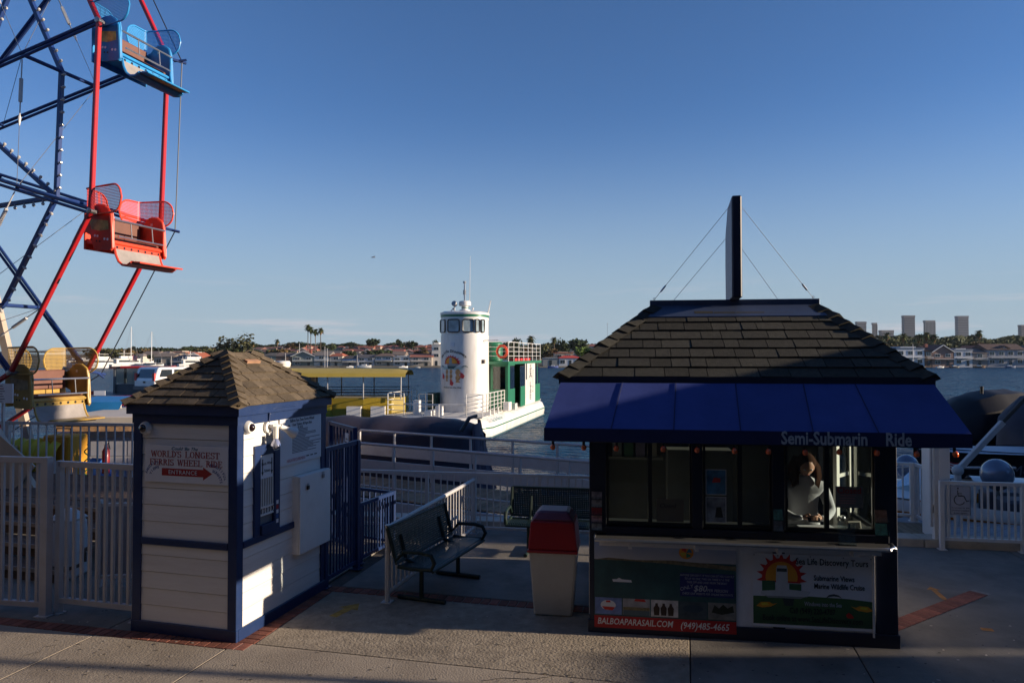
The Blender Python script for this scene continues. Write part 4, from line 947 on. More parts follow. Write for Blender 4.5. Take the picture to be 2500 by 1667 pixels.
# standing, hips ~.95, shoulders 1.36, head bowed forward; local: -y towards the window
J = [((0, .06, .92), (.15, .11)), ((0, .05, 1.08), (.135, .10)), ((0, .04, 1.24), (.15, .105)), ((0, .02, 1.36), (.12, .09)), ((0, -.02, 1.44), .05), ((0, -.05, 1.50), .05),
     ((-.17, .03, 1.35), .066), ((-.235, -.02, 1.10), .05), ((-.13, -.22, 1.06), .038), ((-.075, -.275, 1.08), .028),
     ((.17, .03, 1.35), .066), ((.235, -.02, 1.10), .05), ((.13, -.22, 1.06), .038), ((.075, -.275, 1.08), .028),
     ((-.09, .06, .84), .09), ((-.10, .04, .46), .06), ((-.10, .06, .07), .042), ((-.10, -.06, .03), .035),
     ((.09, .06, .84), .09), ((.10, .04, .46), .06), ((.10, .06, .07), .042), ((.10, -.06, .03), .035)]
EE = [(0, 1), (1, 2), (2, 3), (3, 4), (4, 5), (3, 6), (6, 7), (7, 8), (8, 9), (3, 10), (10, 11), (11, 12), (12, 13), (0, 14), (14, 15), (15, 16), (16, 17), (0, 18), (18, 19), (19, 20), (20, 21)]
skin_body('body', J, EE, M_sweat, person)
skin_body('trousers', [((0, .06, .90), (.16, .12)), ((-.095, .06, .82), .102), ((-.10, .04, .46), .072), ((-.10, .06, .10), .055), ((.095, .06, .82), .102), ((.10, .04, .46), .072), ((.10, .06, .10), .055)], [(0, 1), (1, 2), (2, 3), (0, 4), (4, 5), (5, 6)], M_jeans, person)
# head: shaped lathe tilted down, with nose, eyes, mouth, ears
hd = MB(); HM = Matrix.Rotation(R(32), 3, 'X')       # bows the face towards -y and down
hc = Vector((0, -.085, 1.585))
rows = []
for i in range(13):
    a = PI * i / 12; zz = -math.cos(a) * .118
    w = math.sin(a); row = []
    for j in range(20):
        t_ = 2 * PI * j / 20; rx, ry = .076 * w, .095 * w
        x, y = rx * math.cos(t_), ry * math.sin(t_)
        if zz < 0: x *= 1 - .25 * (-zz / .118); 
        if y < 0:
            f_ = max(0, 1 - abs(x) / .02)
            if -.045 < zz < .02: y -= .016 * f_ * (1 - (zz + .045) / .065)
            if .0 < zz < .03 and .015 < abs(x) < .045: y += .006
        row.append(hc + HM @ Vector((x, y, zz)))
    row.append(row[0]); rows.append(row)
hd.sheet(rows); head = hd.build('head', M_skin, person, smooth=True)
for s_ in (-1, 1):
    e_ = MB().ball(hc + HM @ Vector((s_ * .03, -.083, .012)), .011, 8, 6); e_.build('eye', M_paper, head, smooth=True)
    MB().ball(hc + HM @ Vector((s_ * .076, .005, -.005)), .02, 8, 6, (.4, .8, 1.3)).build('ear', M_skin, head, smooth=True)
MB().ball(hc + HM @ Vector((0, -.086, -.055)), .02, 8, 6, (1.1, .35, .35)).build('mouth', mat('lips', (.4, .12, .1), .5), head, smooth=True)
# hair: cap plus two falling sides
q = MB(); rows = []
for i in range(8):
    a = PI * (.42 + .58 * i / 7); zz = -math.cos(a) * .132; w = math.sin(a)
    rows.append([hc + HM @ Vector((.088 * w * math.cos(t_), .018 + .102 * w * math.sin(t_), zz + .004)) for t_ in [2 * PI * j / 20 for j in range(21)]])
q.sheet(rows); q.build('hair', M_hair, person, smooth=True)
for s_ in (-1, 1):
    for k in range(5):
        o_ = s_ * (.062 + .008 * k); MB().path([hc + Vector((o_ * .8, .02 + .02 * k, .08)), hc + Vector((o_ * 1.35, -.01 + .02 * k, -.03)), hc + Vector((o_ * 1.4, -.02 + .015 * k, -.12)), hc + Vector((o_ * 1.2, -.03 + .01 * k, -.20 - .01 * k))], [.018, .022, .018, .004], 8).build('hair_lock', M_hair, person, smooth=True)
MB().path([hc + Vector((0, .09, .06)), hc + Vector((0, .13, -.08)), hc + Vector((0, .12, -.28))], [.05, .07, .02], 10).build('hair_lock', M_hair, person, smooth=True)
# hands, each finger its own chain closing on the phone
for s_ in (-1, 1):
    w0 = Vector((s_ * .075, -.275, 1.08)); d0 = Vector((-s_ * .5, -.75, .1)).normalized(); up = Vector((s_ * .3, 0, 1)).normalized()
    js = [(tuple(w0), .024), (tuple(w0 + d0 * .045), (.03, .02)), (tuple(w0 + d0 * .08), (.03, .014))]; es = [(0, 1), (1, 2)]
    for f in range(4):
        b0 = w0 + d0 * .082 + up * (.026 - .017 * f); L_ = (.068, .076, .07, .055)[f]
        p1 = b0 + d0 * L_ * .45; p2 = p1 + (d0 * .5 + Vector((-s_ * .9, 0, 0))).normalized() * L_ * .35; p3 = p2 + Vector((-s_, .45, 0)).normalized() * L_ * .25
        i0 = len(js); js += [(tuple(b0), .0095), (tuple(p1), .009), (tuple(p2), .008), (tuple(p3), .0065)]; es += [(2, i0), (i0, i0 + 1), (i0 + 1, i0 + 2), (i0 + 2, i0 + 3)]
    i0 = len(js); tb = w0 + d0 * .03 + up * .022; js += [(tuple(tb), .013), (tuple(tb + Vector((-s_ * .02, -.03, .025))), .011), (tuple(tb + Vector((-s_ * .035, -.05, .02))), .008)]; es += [(1, i0), (i0, i0 + 1), (i0 + 1, i0 + 2)]
    skin_body('hand', js, es, M_skin, person, sub=1)
ph = thing('phone', 'dark phone held in both hands of the person in the kiosk', 'phone', FK @ Vector((hp.x, .66 - .385, 1.145)), R(-8.3))
q = MB().cbox((0, 0, 0), (.12, .012, .07), Matrix.Rotation(-.8, 3, 'X')); q.build('body', M_black, ph, bev=.003)
person.scale = (1.14, 1.08, 1.0)
pp = thing('papers', 'white papers lying on the inner kiosk counter in front of the person', 'papers', FK @ Vector((hp.x + .03, .26, 1.062)), R(-8.3 + 8))
MB().cbox((0, 0, .003), (.34, .22, .004)).build('sheet', M_paper, pp)
st = thing('stool', 'black stool beside the person inside the kiosk', 'stool', FK @ Vector((hp.x - .75, 1.2, .06)), 0)
MB().lathe([(.001, .68), (.17, .68), (.18, .71), (.17, .74), (.001, .745)], 16).build('seat', M_black, st, smooth=True)
for k in range(4):
    a = PI / 4 + k * PI / 2; MB().tube((.1 * math.cos(a), .1 * math.sin(a), .68), (.2 * math.cos(a), .2 * math.sin(a), 0), .012, 6).build('leg', M_steel, st)
# ---------------------------------------------------------------- fences, gates, rails
def fence(name, label, cat, P0, P1, ztop, zbot, mt, posts=(), nbars=None, pitch=.115, rail=.04, bar=.018, postw=.06, endposts=True, zbase=0.0, group=None, round_=False, slope=0.0, barz0=None, loc=None):
    P0, P1 = Vector(P0), Vector(P1); d = P1 - P0; L = math.hypot(d.x, d.y); rz = math.atan2(d.y, d.x)
    t_ = thing(name, label, cat, (P0.x, P0.y, zbase), rz, group)
    zz = lambda x: slope * x
    mk = (lambda q, a, b_, w: q.tube(a, b_, w / 2, 8)) if round_ else (lambda q, a, b_, w: q.beam(a, b_, w, w))
    mk(MB(), (0, 0, ztop), (L, 0, ztop + zz(L)), rail).build('top_rail', mt, t_, smooth=round_)
    mk(MB(), (0, 0, zbot), (L, 0, zbot + zz(L)), rail * .9).build('bottom_rail', mt, t_, smooth=round_)
    ps = list(posts) + ([0, L] if endposts else [])
    for p in ps: 
        q = MB(); mk(q, (p, 0, 0 + zz(p)), (p, 0, ztop + zz(p) + rail * .55), postw); q.box(p - postw * .9, -postw * .9, zz(p), p + postw * .9, postw * .9, zz(p) + .012); q.build('post', mt, t_)
    n_ = nbars or int(L / pitch)
    me = MB().box(-bar / 2, -bar / 2, zbot, bar / 2, bar / 2, ztop).mesh('baluster', mt)
    for i in range(1, n_):
        x = L * i / n_
        if min([abs(x - p) for p in ps] + [9]) < postw * .6: continue
        link('baluster', me, t_, (x + random.uniform(-.003, .003), 0, zz(x)))
    return t_
# front left fence and gate (white, in front of the wheel)
pl0, pl1 = gnd(-420, 1468), gnd(110, 1502)
fence('fence', 'white vertical-bar fence panel at the left edge, left of the gate', 'fence', pl0, pl1, 1.67, .12, M_rail, pitch=.107, rail=.06, bar=.03, postw=.085)
g0, g1 = gnd(143, 1496), gnd(332, 1518)
g0 = Vector((g0.x, g0.y, 0)); g1 = Vector((g1.x, g1.y, 0))
fence('gate', 'white vertical-bar gate between the left fence panel and the ticket booth', 'gate', g0, g1, 1.62, .15, M_rail, nbars=10, rail=.06, bar=.03, postw=.06, zbase=.0)
# back fence along the quay, left
bl0 = Vector((-14.5, 14.0, 0)); bl1 = Vector((-6.35, 12.6, 0))
fence('fence', 'tall white fence behind the ferris wheel at the water edge', 'fence', bl0, bl1, 1.58, .12, M_rail, posts=[1.3, 3.35, 5.4], pitch=.17, rail=.05, bar=.022, postw=.07)
# blue queue fences by the booth
C0 = FBt @ Vector((.0, BD + .05, 0)); b1_ = gnd(870, 1388)
fence('gate', 'tall navy vertical-bar gate right of the ticket booth', 'gate', C0, b1_, 1.66, .10, M_navy, nbars=11, rail=.05, bar=.022, postw=.075)
c1 = at(787, 1060, 11.0); c2 = at(862, 1043, 9.9)
fence('fence', 'tall navy fence with a small white notice behind the navy gate', 'fence', (-2.75, 10.9, 0), (-2.18, 9.95, 0), 1.78, .10, M_navy, nbars=7, rail=.05, bar=.022, postw=.06)
nt = thing('notice', 'small white notice on the navy fence right of the booth', 'sign', (-2.28, 10.05, 1.66), math.atan2(-.95, .57))
MB().cbox((0, -.03, 0), (.14, .006, .12)).build('plate', M_signw, nt); 
for k in range(4): bx('print', M_ink, nt, -.04 + k * .022, -.0345, -.035, -.028 + k * .022, -.0335, -.01)
MB().path([(-.07, 0, .12 - .1), (.0, 0, .02)], .001, 4)
d0, d1 = gnd(879, 1375), gnd(960, 1334)
fence('fence', 'low navy fence sloping away behind the white ramp rail', 'fence', d0, d1, .79, .08, M_navy, nbars=12, rail=.045, bar=.018, postw=.05)
d2, d3 = Vector((d1.x, d1.y, 0)), Vector((d1.x - .9, d1.y + .5, 0))
fence('fence', 'low navy fence behind the tall navy gate', 'fence', d3, d2, .79, .08, M_navy, nbars=9, rail=.04, bar=.018, postw=.05)
# white rail between ramp and bench
e0, e1 = gnd(946, 1469), gnd(1157, 1302)
fence('railing', 'white pipe railing running back beside the green bench', 'railing', e0, e1, .845, .10, M_rail, nbars=26, rail=.055, bar=.02, postw=.065, round_=True)
# white fence along the back of the plaza
f0, f1 = Vector((-2.62, 11.72, 0)), Vector((1.30, 11.05, 0))
fence('fence', 'low white fence at the quay edge behind the benches', 'fence', f0, f1, .93, .09, M_rail, posts=[1.28, 2.06, 3.1], pitch=.105, rail=.045, bar=.018, postw=.05)
# right fence with the access sign
M_railb = mat('bright_rail', (0.74, 0.71, 0.68), .42, 0, .05, 5, .05, 40, .02, .5, stain=(.45, .38, .32), stain_amt=.35, stain_scale=5)
r0 = gnd(2300, 1341); r1 = Vector((r0.x + 6, r0.y - 1.0, 0)); r0.z = .0
fR = fence('fence', 'white vertical-bar fence at the right edge carrying the wheelchair sign', 'fence', r0, r1, .965, .16, M_railb, posts=[1.07, 2.14, 3.2, 4.3], pitch=.088, rail=.05, bar=.024, postw=.06)
h0, h1, h2 = Vector((6.05, 12.6, 0)), Vector((6.82, 12.25, 0)), Vector((6.9, 11.6, 0))
fence('fence', 'white fence corner over the boarding planks right of the kiosk', 'fence', (5.4, 12.5, 0), (6.78, 12.2, 0), .96, .10, M_railb, posts=[.75], pitch=.13, rail=.05, bar=.022, postw=.06)
fence('fence', 'short white fence beside the tall white gate column', 'fence', (6.82, 12.15, 0), (6.75, 11.35, 0), .96, .10, M_rail, pitch=.1, rail=.05, bar=.022, postw=.05)
# tall white gate column (open gate leaf)
gc = thing('gate_column', 'tall boxy white wooden gate leaf standing open right of the kiosk', 'gate', (6.52, 11.35, .02), math.atan2(10.55 - 11.35, 6.33 - 6.52))
gl_ = math.hypot(.19, .8)
bx('panel', M_railb, gc, 0, -.05, 0, gl_, .05, 1.72, bev=.006); bx('edge_board', M_railb, gc, gl_, -.07, 0, gl_ + .05, .07, 1.74, bev=.004)
bx('latch', M_black, gc, .15, .05, .80, .22, .08, .84)
gp = thing('gate_post', 'slim white post at the left end of the right fence', 'post', (r0.x + .0, r0.y + .14, 0), 0); bx('post', M_railb, gp, -.04, -.035, 0, .04, .035, 1.75, bev=.004)
bx('strip', M_rail, gp, -.09, -.03, .3, -.062, .0, 1.75); bx('hinge', M_galv, gp, -.062, -.02, .5, -.04, .01, .62)
# wheelchair sign
FR = frm(fR); a = hit(FR, 2320, 1256, 1, -.03); c = hit(FR, 2369, 1186, 1, -.03)
ws = thing('access_sign', 'grey disabled access sign with a wheelchair symbol on the right fence', 'sign', FR @ Vector(((a.x + c.x) / 2, -.032, (a.z + c.z) / 2)), fR.rotation_euler.z)
w, h = c.x - a.x, c.z - a.z
MB().cbox((0, 0, 0), (w, .006, h)).build('plate', C('sign_grey', (.45, .45, .50)), ws); MB().path([(-w * .48, -.004, -h * .48), (w * .48, -.004, -h * .48), (w * .48, -.004, h * .48), (-w * .48, -.004, h * .48)], .003, 4, closed=True).build('border', M_ink, ws)
u = w
q = MB().ball((-.12 * u, -.005, .41 * h), .045 * u, 10, 6, (1, .1, 1)); 
def stroke(pts, r_=.022): return MB().path([(x * u, -.005, z_ * h) for x, z_ in pts], r_ * u, 6)
q.build('symbol', M_ink, ws)
stroke([(-.13, .35), (-.12, .17), (.10, .17)]).build('symbol', M_ink, ws); stroke([(-.12, .24), (.07, .24)], .018).build('symbol', M_ink, ws); stroke([(-.12, .155), (.17, .155), (.30, -.03), (.40, -.005)]).build('symbol', M_ink, ws)
MB().path([(-.05 * u + .26 * u * math.cos(a_), -.005, .02 * h + .26 * u * math.sin(a_)) for a_ in [R(120 + 215 * k / 18) for k in range(19)]], .02 * u, 6).build('symbol', M_ink, ws)
for k, tx_ in enumerate(('In access to the', 'Disabled available', 'from opens')): fit(text(tx_, .03, M_ink, ws, (0, -.0045, (-.25 - k * .09) * h)), w * (.86 - .2 * (k == 2)))
# EXIT gate behind the front gate: low white panel
ex = thing('exit_gate', 'low white exit gate with a dark red EXIT board behind the front gate', 'gate', (-5.0, 8.75, 0), R(-3 + 8))
bx('top_rail', M_rail, ex, 0, -.02, .97, 1.05, .02, 1.01); bx('bottom_rail', M_rail, ex, 0, -.02, .10, 1.05, .02, .14); bx('panel', C('exit_panel_grey', (.30, .29, .31)), ex, .02, -.012, .15, 1.0, .0, .96)
for x in (-.02, 1.05): bx('post', M_rail, ex, x, -.025, 0, x + .04, .025, 1.05)
text('EXIT', .2, mat('dark_red_ink', (.10, .015, .03), .6), ex, (.62, -.014, .80), bold=.004, sx=1.0)

# ---------------------------------------------------------------- benches, bin
M_green = mat('bench_green', (0.005, 0.019, 0.015), .55, 0, .15, 5); M_gperf = perforated('bench_green_mesh', (0.005, 0.019, 0.015), .026, .20)
def bench(label, p, rz, Lb=1.75):
    t_ = thing('bench', label, 'bench', p, rz, 'green metal benches')
    # local: x along, -y front
    def perf(pts, nm):
        rows = [[(x, y, z) for x in [-Lb / 2 + Lb * k / 20 for k in range(21)]] for y, z in pts]
        acc = [0]
        for i in range(1, len(pts)): acc.append(acc[-1] + math.dist(pts[i], pts[i - 1]))
        q = MB().sheet(rows); me = q.mesh(nm, M_gperf, True); ul = me.uv_layers.new(name='UVMap')
        for lp in me.loops:
            v = me.vertices[lp.vertex_index].co; k = min(range(len(pts)), key=lambda i: (pts[i][0] - v.y) ** 2 + (pts[i][1] - v.z) ** 2); ul.data[lp.index].uv = (v.x, acc[k])
        return link(nm, me, t_)
    perf([(-.26, .42), (-.22, .45), (-.1, .452), (.05, .44), (.17, .43)], 'seat'); perf([(.20, .47), (.22, .52), (.255, .66), (.29, .80), (.30, .85), (.32, .86)], 'backrest')
    for y, z in ((-.26, .42), (.17, .43), (.20, .47), (.31, .86)): MB().tube((-Lb / 2, y, z), (Lb / 2, y, z), .016, 8).build('edge_tube', M_green, t_, smooth=True)
    for x in (-Lb / 2, Lb / 2):
        MB().path([(x, .31, .86), (x, .25, .66), (x, .2, .5), (x, .1, .61), (x, -.12, .62), (x, -.24, .60), (x, -.28, .52), (x, -.24, .44), (x, 0, .43), (x, .17, .44)], .024, 8).build('armrest', M_green, t_, smooth=True)
    for x in (-Lb * .34, Lb * .34):
        MB().path([(x, .28, .74), (x, .2, .46), (x, .0, .40), (x, .0, .02)], .028, 8).build('leg', M_green, t_, smooth=True); MB().tube((x, -.30, .025), (x, .30, .025), .026, 8).build('foot', M_green, t_, smooth=True)
bench('dark green mesh bench beside the white railing, seen from its end', (-.86, 8.70, 0), R(69.4), 1.45)
bench('dark green mesh bench facing the camera, behind the red-lidded bin', (.84, 10.2, 0), R(-10), 1.8)
# litter bin
bp0 = gnd(1358, 1510)
bn = thing('litter_bin', 'square off-white litter bin with a red hood beside the kiosk', 'litter bin', (bp0.x, bp0.y + .28, 0), R(-9))
def frust(z0, z1, w0, w1, q=None): 
    q = q or MB(); return q.add([(-w0, -w0, z0), (w0, -w0, z0), (w0, w0, z0), (-w0, w0, z0), (-w1, -w1, z1), (w1, -w1, z1), (w1, w1, z1), (-w1, w1, z1)], [(0, 3, 2, 1), (4, 5, 6, 7), (0, 1, 5, 4), (1, 2, 6, 5), (2, 3, 7, 6), (3, 0, 4, 7)])
frust(0, .70, .205, .255).build('body', mat('bin_offwhite', (.52, .50, .44), .6, 0, .08, 3, .1, 20, stain=(.3, .27, .22), stain_amt=.5, stain_scale=3), bn, bev=.018)
M_br = mat('bin_red', (.30, .006, .012), .45, 0, .08, 4)
frust(.685, .715, .272, .272).build('rim', M_br, bn, bev=.006); frust(.715, 1.02, .265, .235).build('hood', M_br, bn, bev=.015)
frust(1.021, 1.115, .232, .16).build('cap', mat('bin_red_faded', (.16, .05, .09), .5, 0, .15, 4), bn, bev=.02)
q = MB().box(-.15, -.267, .80, .15, -.24, .98); 

# ---------------------------------------------------------------- gangway
def gang(px0, px1):
    pass
A0, A1 = Vector((-3.25, 14.98, 0)), Vector((1.9, 12.1, 0)); d = A1 - A0; rz = math.atan2(d.y, d.x); L = d.length
gw = thing('gangway', 'white ramp gangway with double handrails and brown plank deck above the water', 'gangway', (A0.x, A0.y, 0), rz)
sl = 0.0
bx('side_girder', M_rail, gw, 0, -.04, -.75, L, .04, -.14, bev=.01); bx('side_girder', M_rail, gw, -1.67, 1.96, -.6, L, 2.04, -.14, bev=.01)
pm = MB().box(0, -.0, -.03, .138, 1.9, 0).mesh('plank', M_wood, bev=.004)
for i in range(-11, int(L / .145)): link('plank', pm, gw, (i * .145, .05, -.10 + random.uniform(-.004, .004)), (0, 0, random.uniform(-.004, .004)))
for y, xs0 in ((0.0, 0.0), (2.0, -1.67)):
    nP = 7 if xs0 == 0 else 8
    MB().path([(xs0 - .05, y, .40), (xs0 - .05, y, .90), (xs0 + .05, y, .985), (L, y, .965)], .03, 8).build('handrail', M_rail, gw, smooth=True)
    for i in range(nP):
        x = xs0 + .02 + (L - .1 - xs0) * i / (nP - 1); bx('post', M_rail, gw, x - .022, y - .022, -.14, x + .022, y + .022, .96)
        if i < nP - 1: bx('kick_board', M_rail, gw, x + .03, y - .012, .40, x + (L - .1 - xs0) / (nP - 1) - .03, y + .012, .66, bev=.004)
    MB().tube((xs0, y, .12), (L, y, .12), .02, 6).build('lower_rail', M_rail, gw)
# ---------------------------------------------------------------- buildings round the plaza, outside the picture (they shade the foreground)
M_off = mat('stucco_tan', (0.22, 0.18, 0.14), .9, 0, .15, 1.0, .2, 20); M_offr = mat('roof_dark', (0.06, 0.05, 0.05), .9, 0, .2, 2)
def hall(name, label, x0, y0, x1, y1, h, roof=.8):
    t_ = thing(name, label, 'building', ((x0 + x1) / 2, (y0 + y1) / 2, 0)); cx, cy = (x0 + x1) / 2, (y0 + y1) / 2; w, d_ = (x1 - x0) / 2, (y1 - y0) / 2
    bx('wall', M_off, t_, -w, -d_, -1.5, w, d_, h - roof)
    MB().add([(-w - .3, -d_ - .3, h - roof), (w + .3, -d_ - .3, h - roof), (w + .3, d_ + .3, h - roof), (-w - .3, d_ + .3, h - roof), (-w * .6, -d_ * .5, h), (w * .6, -d_ * .5, h), (w * .6, d_ * .5, h), (-w * .6, d_ * .5, h)],
             [(0, 1, 5, 4), (1, 2, 6, 5), (2, 3, 7, 6), (3, 0, 4, 7), (4, 5, 6, 7), (3, 2, 1, 0)]).build('roof', M_offr, t_)
    for k in range(max(1, int(w * 2 / 3))):
        x = -w + 1.5 + k * 3
        for z0 in (1.0, 4.2):
            if z0 + 1.6 < h - roof and x + 1 < w:
                f = bx('window', M_rail, t_, x - .7, -d_ - .04 if y0 > 0 else d_, z0, x + .7, -d_ if y0 > 0 else d_ + .04, z0 + 1.5)
                bx('pane', M_fpane, f, x - .6, -d_ - .05 if y0 > 0 else d_ + .04, z0 + .1, x + .6, -d_ - .04 if y0 > 0 else d_ + .05, z0 + 1.4)
    return t_
hall('arcade_building', 'tan two-storey arcade building behind the camera, outside the picture', -34, -16, 13, -1.3, 10.5)
hall('pavilion_building', 'low tan pavilion right of the plaza, outside the picture', 23, 8.0, 32, 13.0, 7.4, .2)
hall('boathouse_building', 'tan boathouse on the quay right of the moored boats, outside the picture', 24, 14.0, 36, 24, 6.9, .3)
hall('snack_building', 'low tan snack shop right of the plaza, outside the picture', 21, -2.0, 30, 4.15, 4.38, .12)
hall('shed_building', 'small tan shed right of the plaza, outside the picture', 22, 4.86, 31, 7.7, 4.3, .1)
hall('restaurant_building', 'tan two-storey restaurant left of the plaza, outside the picture', -34, -1.2, -11.5, 7.2, 9.5)
hall('gift_shop_building', 'tan two-storey gift shop right behind the camera, outside the picture', 13.2, -16, 20.5, 2.6, 9.5)
def lamp_post(label, x, y, h, r_):
    t_ = thing('lamp_post', label, 'lamp post', (x, y, 0), 0, 'lamp posts outside the picture')
    MB().path([(0, 0, 0), (0, 0, h)], [r_ * 1.4, r_], 10).build('pole', M_galv, t_, smooth=True); MB().lathe([(.05, h), (.2, h + .1), (.22, h + .3), (.05, h + .45)], 12).build('lamp', M_signw, t_, smooth=True)
lamp_post('thick grey lamp post right of the plaza, outside the picture', 12.5, 4.6, 5, .05)
lamp_post('slim grey lamp post right of the plaza, outside the picture', 15.0, 3.55, 6, .06)

cv = thing('shade_board', 'wide dark board on two posts, added outside the picture to shade the kiosk awning', 'sign', (8.0, 6.0, 0), 0)  # unseen board added to keep low sun off the kiosk awning
for y in (-1.95, 1.55): bx('post', M_galv, cv, -.035, y - .035, 0, .035, y + .035, 3.95)
bx('board', M_off, cv, -.04, -1.9, 3.0, .04, 1.5, 3.84)
# broad tree right of the plaza: its crown keeps the sun off the kiosk roof
def off_tree(x, y, z0, z1, rx, ry, n, seed):
    rnd = random.Random(seed); t_ = thing('street_tree', 'broad dark tree right of the plaza, outside the picture', 'tree', (x, y, 0)); q = MB()
    for _ in range(n):
        v = Vector((rnd.gauss(0, 1), rnd.gauss(0, 1), rnd.gauss(0, 1))).normalized() * rnd.uniform(.25, 1.0) ** .5; p = Vector((v.x * rx, v.y * ry, (z0 + z1) / 2 + v.z * (z1 - z0) / 2)); s_ = rnd.uniform(.14, .30)
        a = Vector((rnd.gauss(0, 1), rnd.gauss(0, 1), rnd.gauss(0, .6))).normalized(); b_ = a.cross(Vector((rnd.gauss(0, 1), rnd.gauss(0, 1), rnd.gauss(0, 1)))).normalized()
        q.add([p - a * s_, p - b_ * s_ * .7, p + a * s_, p + b_ * s_ * .7], [(0, 1, 2, 3)])
    q.build('crown', mat('near_leaf', (.04, .06, .025), .8, 0, .3, 3), t_)
    q = MB().path([(0, 0, 0), (.1, .05, 2.5), (0, 0, (z0 + z1) / 2)], [.28, .22, .12], 10)
    for k in range(5): a = k * 1.256; q.tube((0, 0, z0 - 1.2), (math.cos(a) * rx * .6, math.sin(a) * ry * .6, (z0 + z1) / 2), .10, 6, .03)
    q.build('trunk', mat('near_bark', (.10, .075, .055), .9, 0, .25, 6), t_)
off_tree(19.5, 8.7, 6.3, 9.6, 3.0, 2.0, 4200, 4)
# ---------------------------------------------------------------- ferris wheel
M_wr = mat('wheel_red', (0.44, 0.012, 0.018), .4, 0, .15, 5, coat=.25, stain=(.10, .02, .02), stain_amt=.5, stain_scale=5); M_wb = mat('wheel_blue', (0.014, 0.042, 0.17), .42, 0, .15, 5, coat=.2, stain=(.02, .03, .06), stain_amt=.5, stain_scale=6)
M_bglass = mat('clear_bulb', (0.55, 0.52, 0.48), .15, 0, .1, 6, coat=.8); M_cable = mat('dark_cable', (.03, .035, .05), .5, .3, .1, 6)
WPHI, WR, WPH, WL = .2788, 6.734, -.2991, 1.7
wheel = thing('ferris_wheel', 'ferris wheel with navy spokes and red rims rising at the left edge', 'ferris wheel', (-13.861, 14.792, 0), -WPHI)
HZ = 7.416; FW = frm(wheel)
def node(k, r_=WR, y=0.0): a = WPH + k * PI / 6; return Vector((r_ * math.cos(a), y, HZ + r_ * math.sin(a)))
KR1, KR0 = .725 * WR, .33 * WR
for side, y in enumerate((0.0, WL)):
    for k in range(12):
        a, b_ = node(k, WR, y), node(k + 1, WR, y)
        MB().beam(a, b_, .075, .085, (0, 1, 0)).build('rim_bar', M_wr, wheel, bev=.01)
        sp = MB(); d = (node(k, 1, y) - Vector((0, y, HZ))).normalized(); n_ = Vector((-d.z, 0, d.x))
        c0 = Vector((0, y, HZ)) + d * .4
        ye = y + (.05 if y == 0 else -.05)
        sp.tube(c0 + n_ * .055, node(k, WR, y) + n_ * .03, .034, 7); sp.tube(c0 - n_ * .055, node(k, WR, y) - n_ * .04, .03, 7)
        for q_ in (.25, .42, .58, .725, .86): 
            p = Vector((0, y, HZ)) + d * WR * q_; sp.tube(p + n_ * .05, p - n_ * .05, .014, 5)
        sp.build('spoke', M_wb, wheel, smooth=True)
        MB().lathe([(.001, -.07), (.05, -.06), (.05, .06), (.001, .07)], 12, c=node(k, WR, y), M=Matrix.Rotation(PI / 2, 3, 'X')).build('pivot_bolt', M_galv, wheel, smooth=True)
        # ring cables with turnbuckles between neighbouring spokes
        p, q_ = node(k, KR1, y), node(k + 1, KR1, y)
        p2 = p if p.z > q_.z else q_; p1 = q_ if p.z > q_.z else p; dd = (p1 - p2).normalized()
        MB().tube(p2, p1, .006, 5).build('ring_cable', M_galv, wheel)
        MB().path([p2 + dd * .1, p2 + dd * .45, p2 + dd * .46, p2 + dd * .9, p2 + dd * .91, p2 + dd * 1.15, p2 + dd * 1.2, p2 + dd * 1.35], [.012, .012, .035, .035, .012, .012, .03, .012], 7).build('turnbuckle', M_rail, wheel, smooth=True)
        if side: 
            o = Vector((0, .30, 0)); MB().tube(node(k, WR + .1, y) + o, node(k + 1, WR + .1, y) + o, .012, 5).build('drive_cable', M_cable, wheel)
            MB().tube(node(k, WR, y), node(k, WR + .12, y) + o * 1.3, .03, 7).tube(node(k, WR, y) + o * .6, node(k, WR + .22, y) + o * 1.0, .022, 6).build('cable_guide', M_wb, wheel)
for k in range(12):
    a, b_ = node(k, KR1, 0), node(k, KR1, WL); MB().tube(a, b_, .04, 8).build('cross_tube', M_wb, wheel, smooth=True)
    MB().tube(node(k, WR * .33, 0), node(k, WR * .33, WL), .03, 8).build('cross_tube', M_wb, wheel, smooth=True)
    p, q_ = node(k, WR * .86, 0), node(k + 1, WR * .86, WL)
    MB().tube(node(k, KR1, 0), node(k + 1, KR1, WL), .006, 5).build('brace_wire', M_galv, wheel); MB().tube(node(k, WR * .33, WL), node(k, KR1, 0), .005, 5).build('brace_wire', M_cable, wheel)
MB().tube((0, -.35, HZ), (0, WL + .35, HZ), .22, 20).build('hub_axle', M_wb, wheel, smooth=True)
for y in (0, WL): MB().lathe([(.001, -.03), (.55, -.03), (.55, .03), (.001, .03)], 24, c=(0, y, HZ), M=Matrix.Rotation(PI / 2, 3, 'X')).build('hub_plate', M_wb, wheel, smooth=True)
bme = MB().lathe([(.014, 0), (.018, .03), (.03, .05), (.032, .07), (.022, .092), (.001, .098)], 8).mesh('bulb', M_bglass, True)
def light_bar(a, b_, outn, bulbs=True):
    MB().beam(a, b_, .085, .085, (0, 1, 0)).build('light_bar', M_wb, wheel, bev=.006)
    if not bulbs: return
    n_ = int((b_ - a).length / .235); rot = outn.to_track_quat('Z', 'Y').to_euler()
    for i in range(n_): link('bulb', bme, wheel, a.lerp(b_, (i + .7) / n_) + outn * .04 + Vector((0, -.03, 0)), rot)
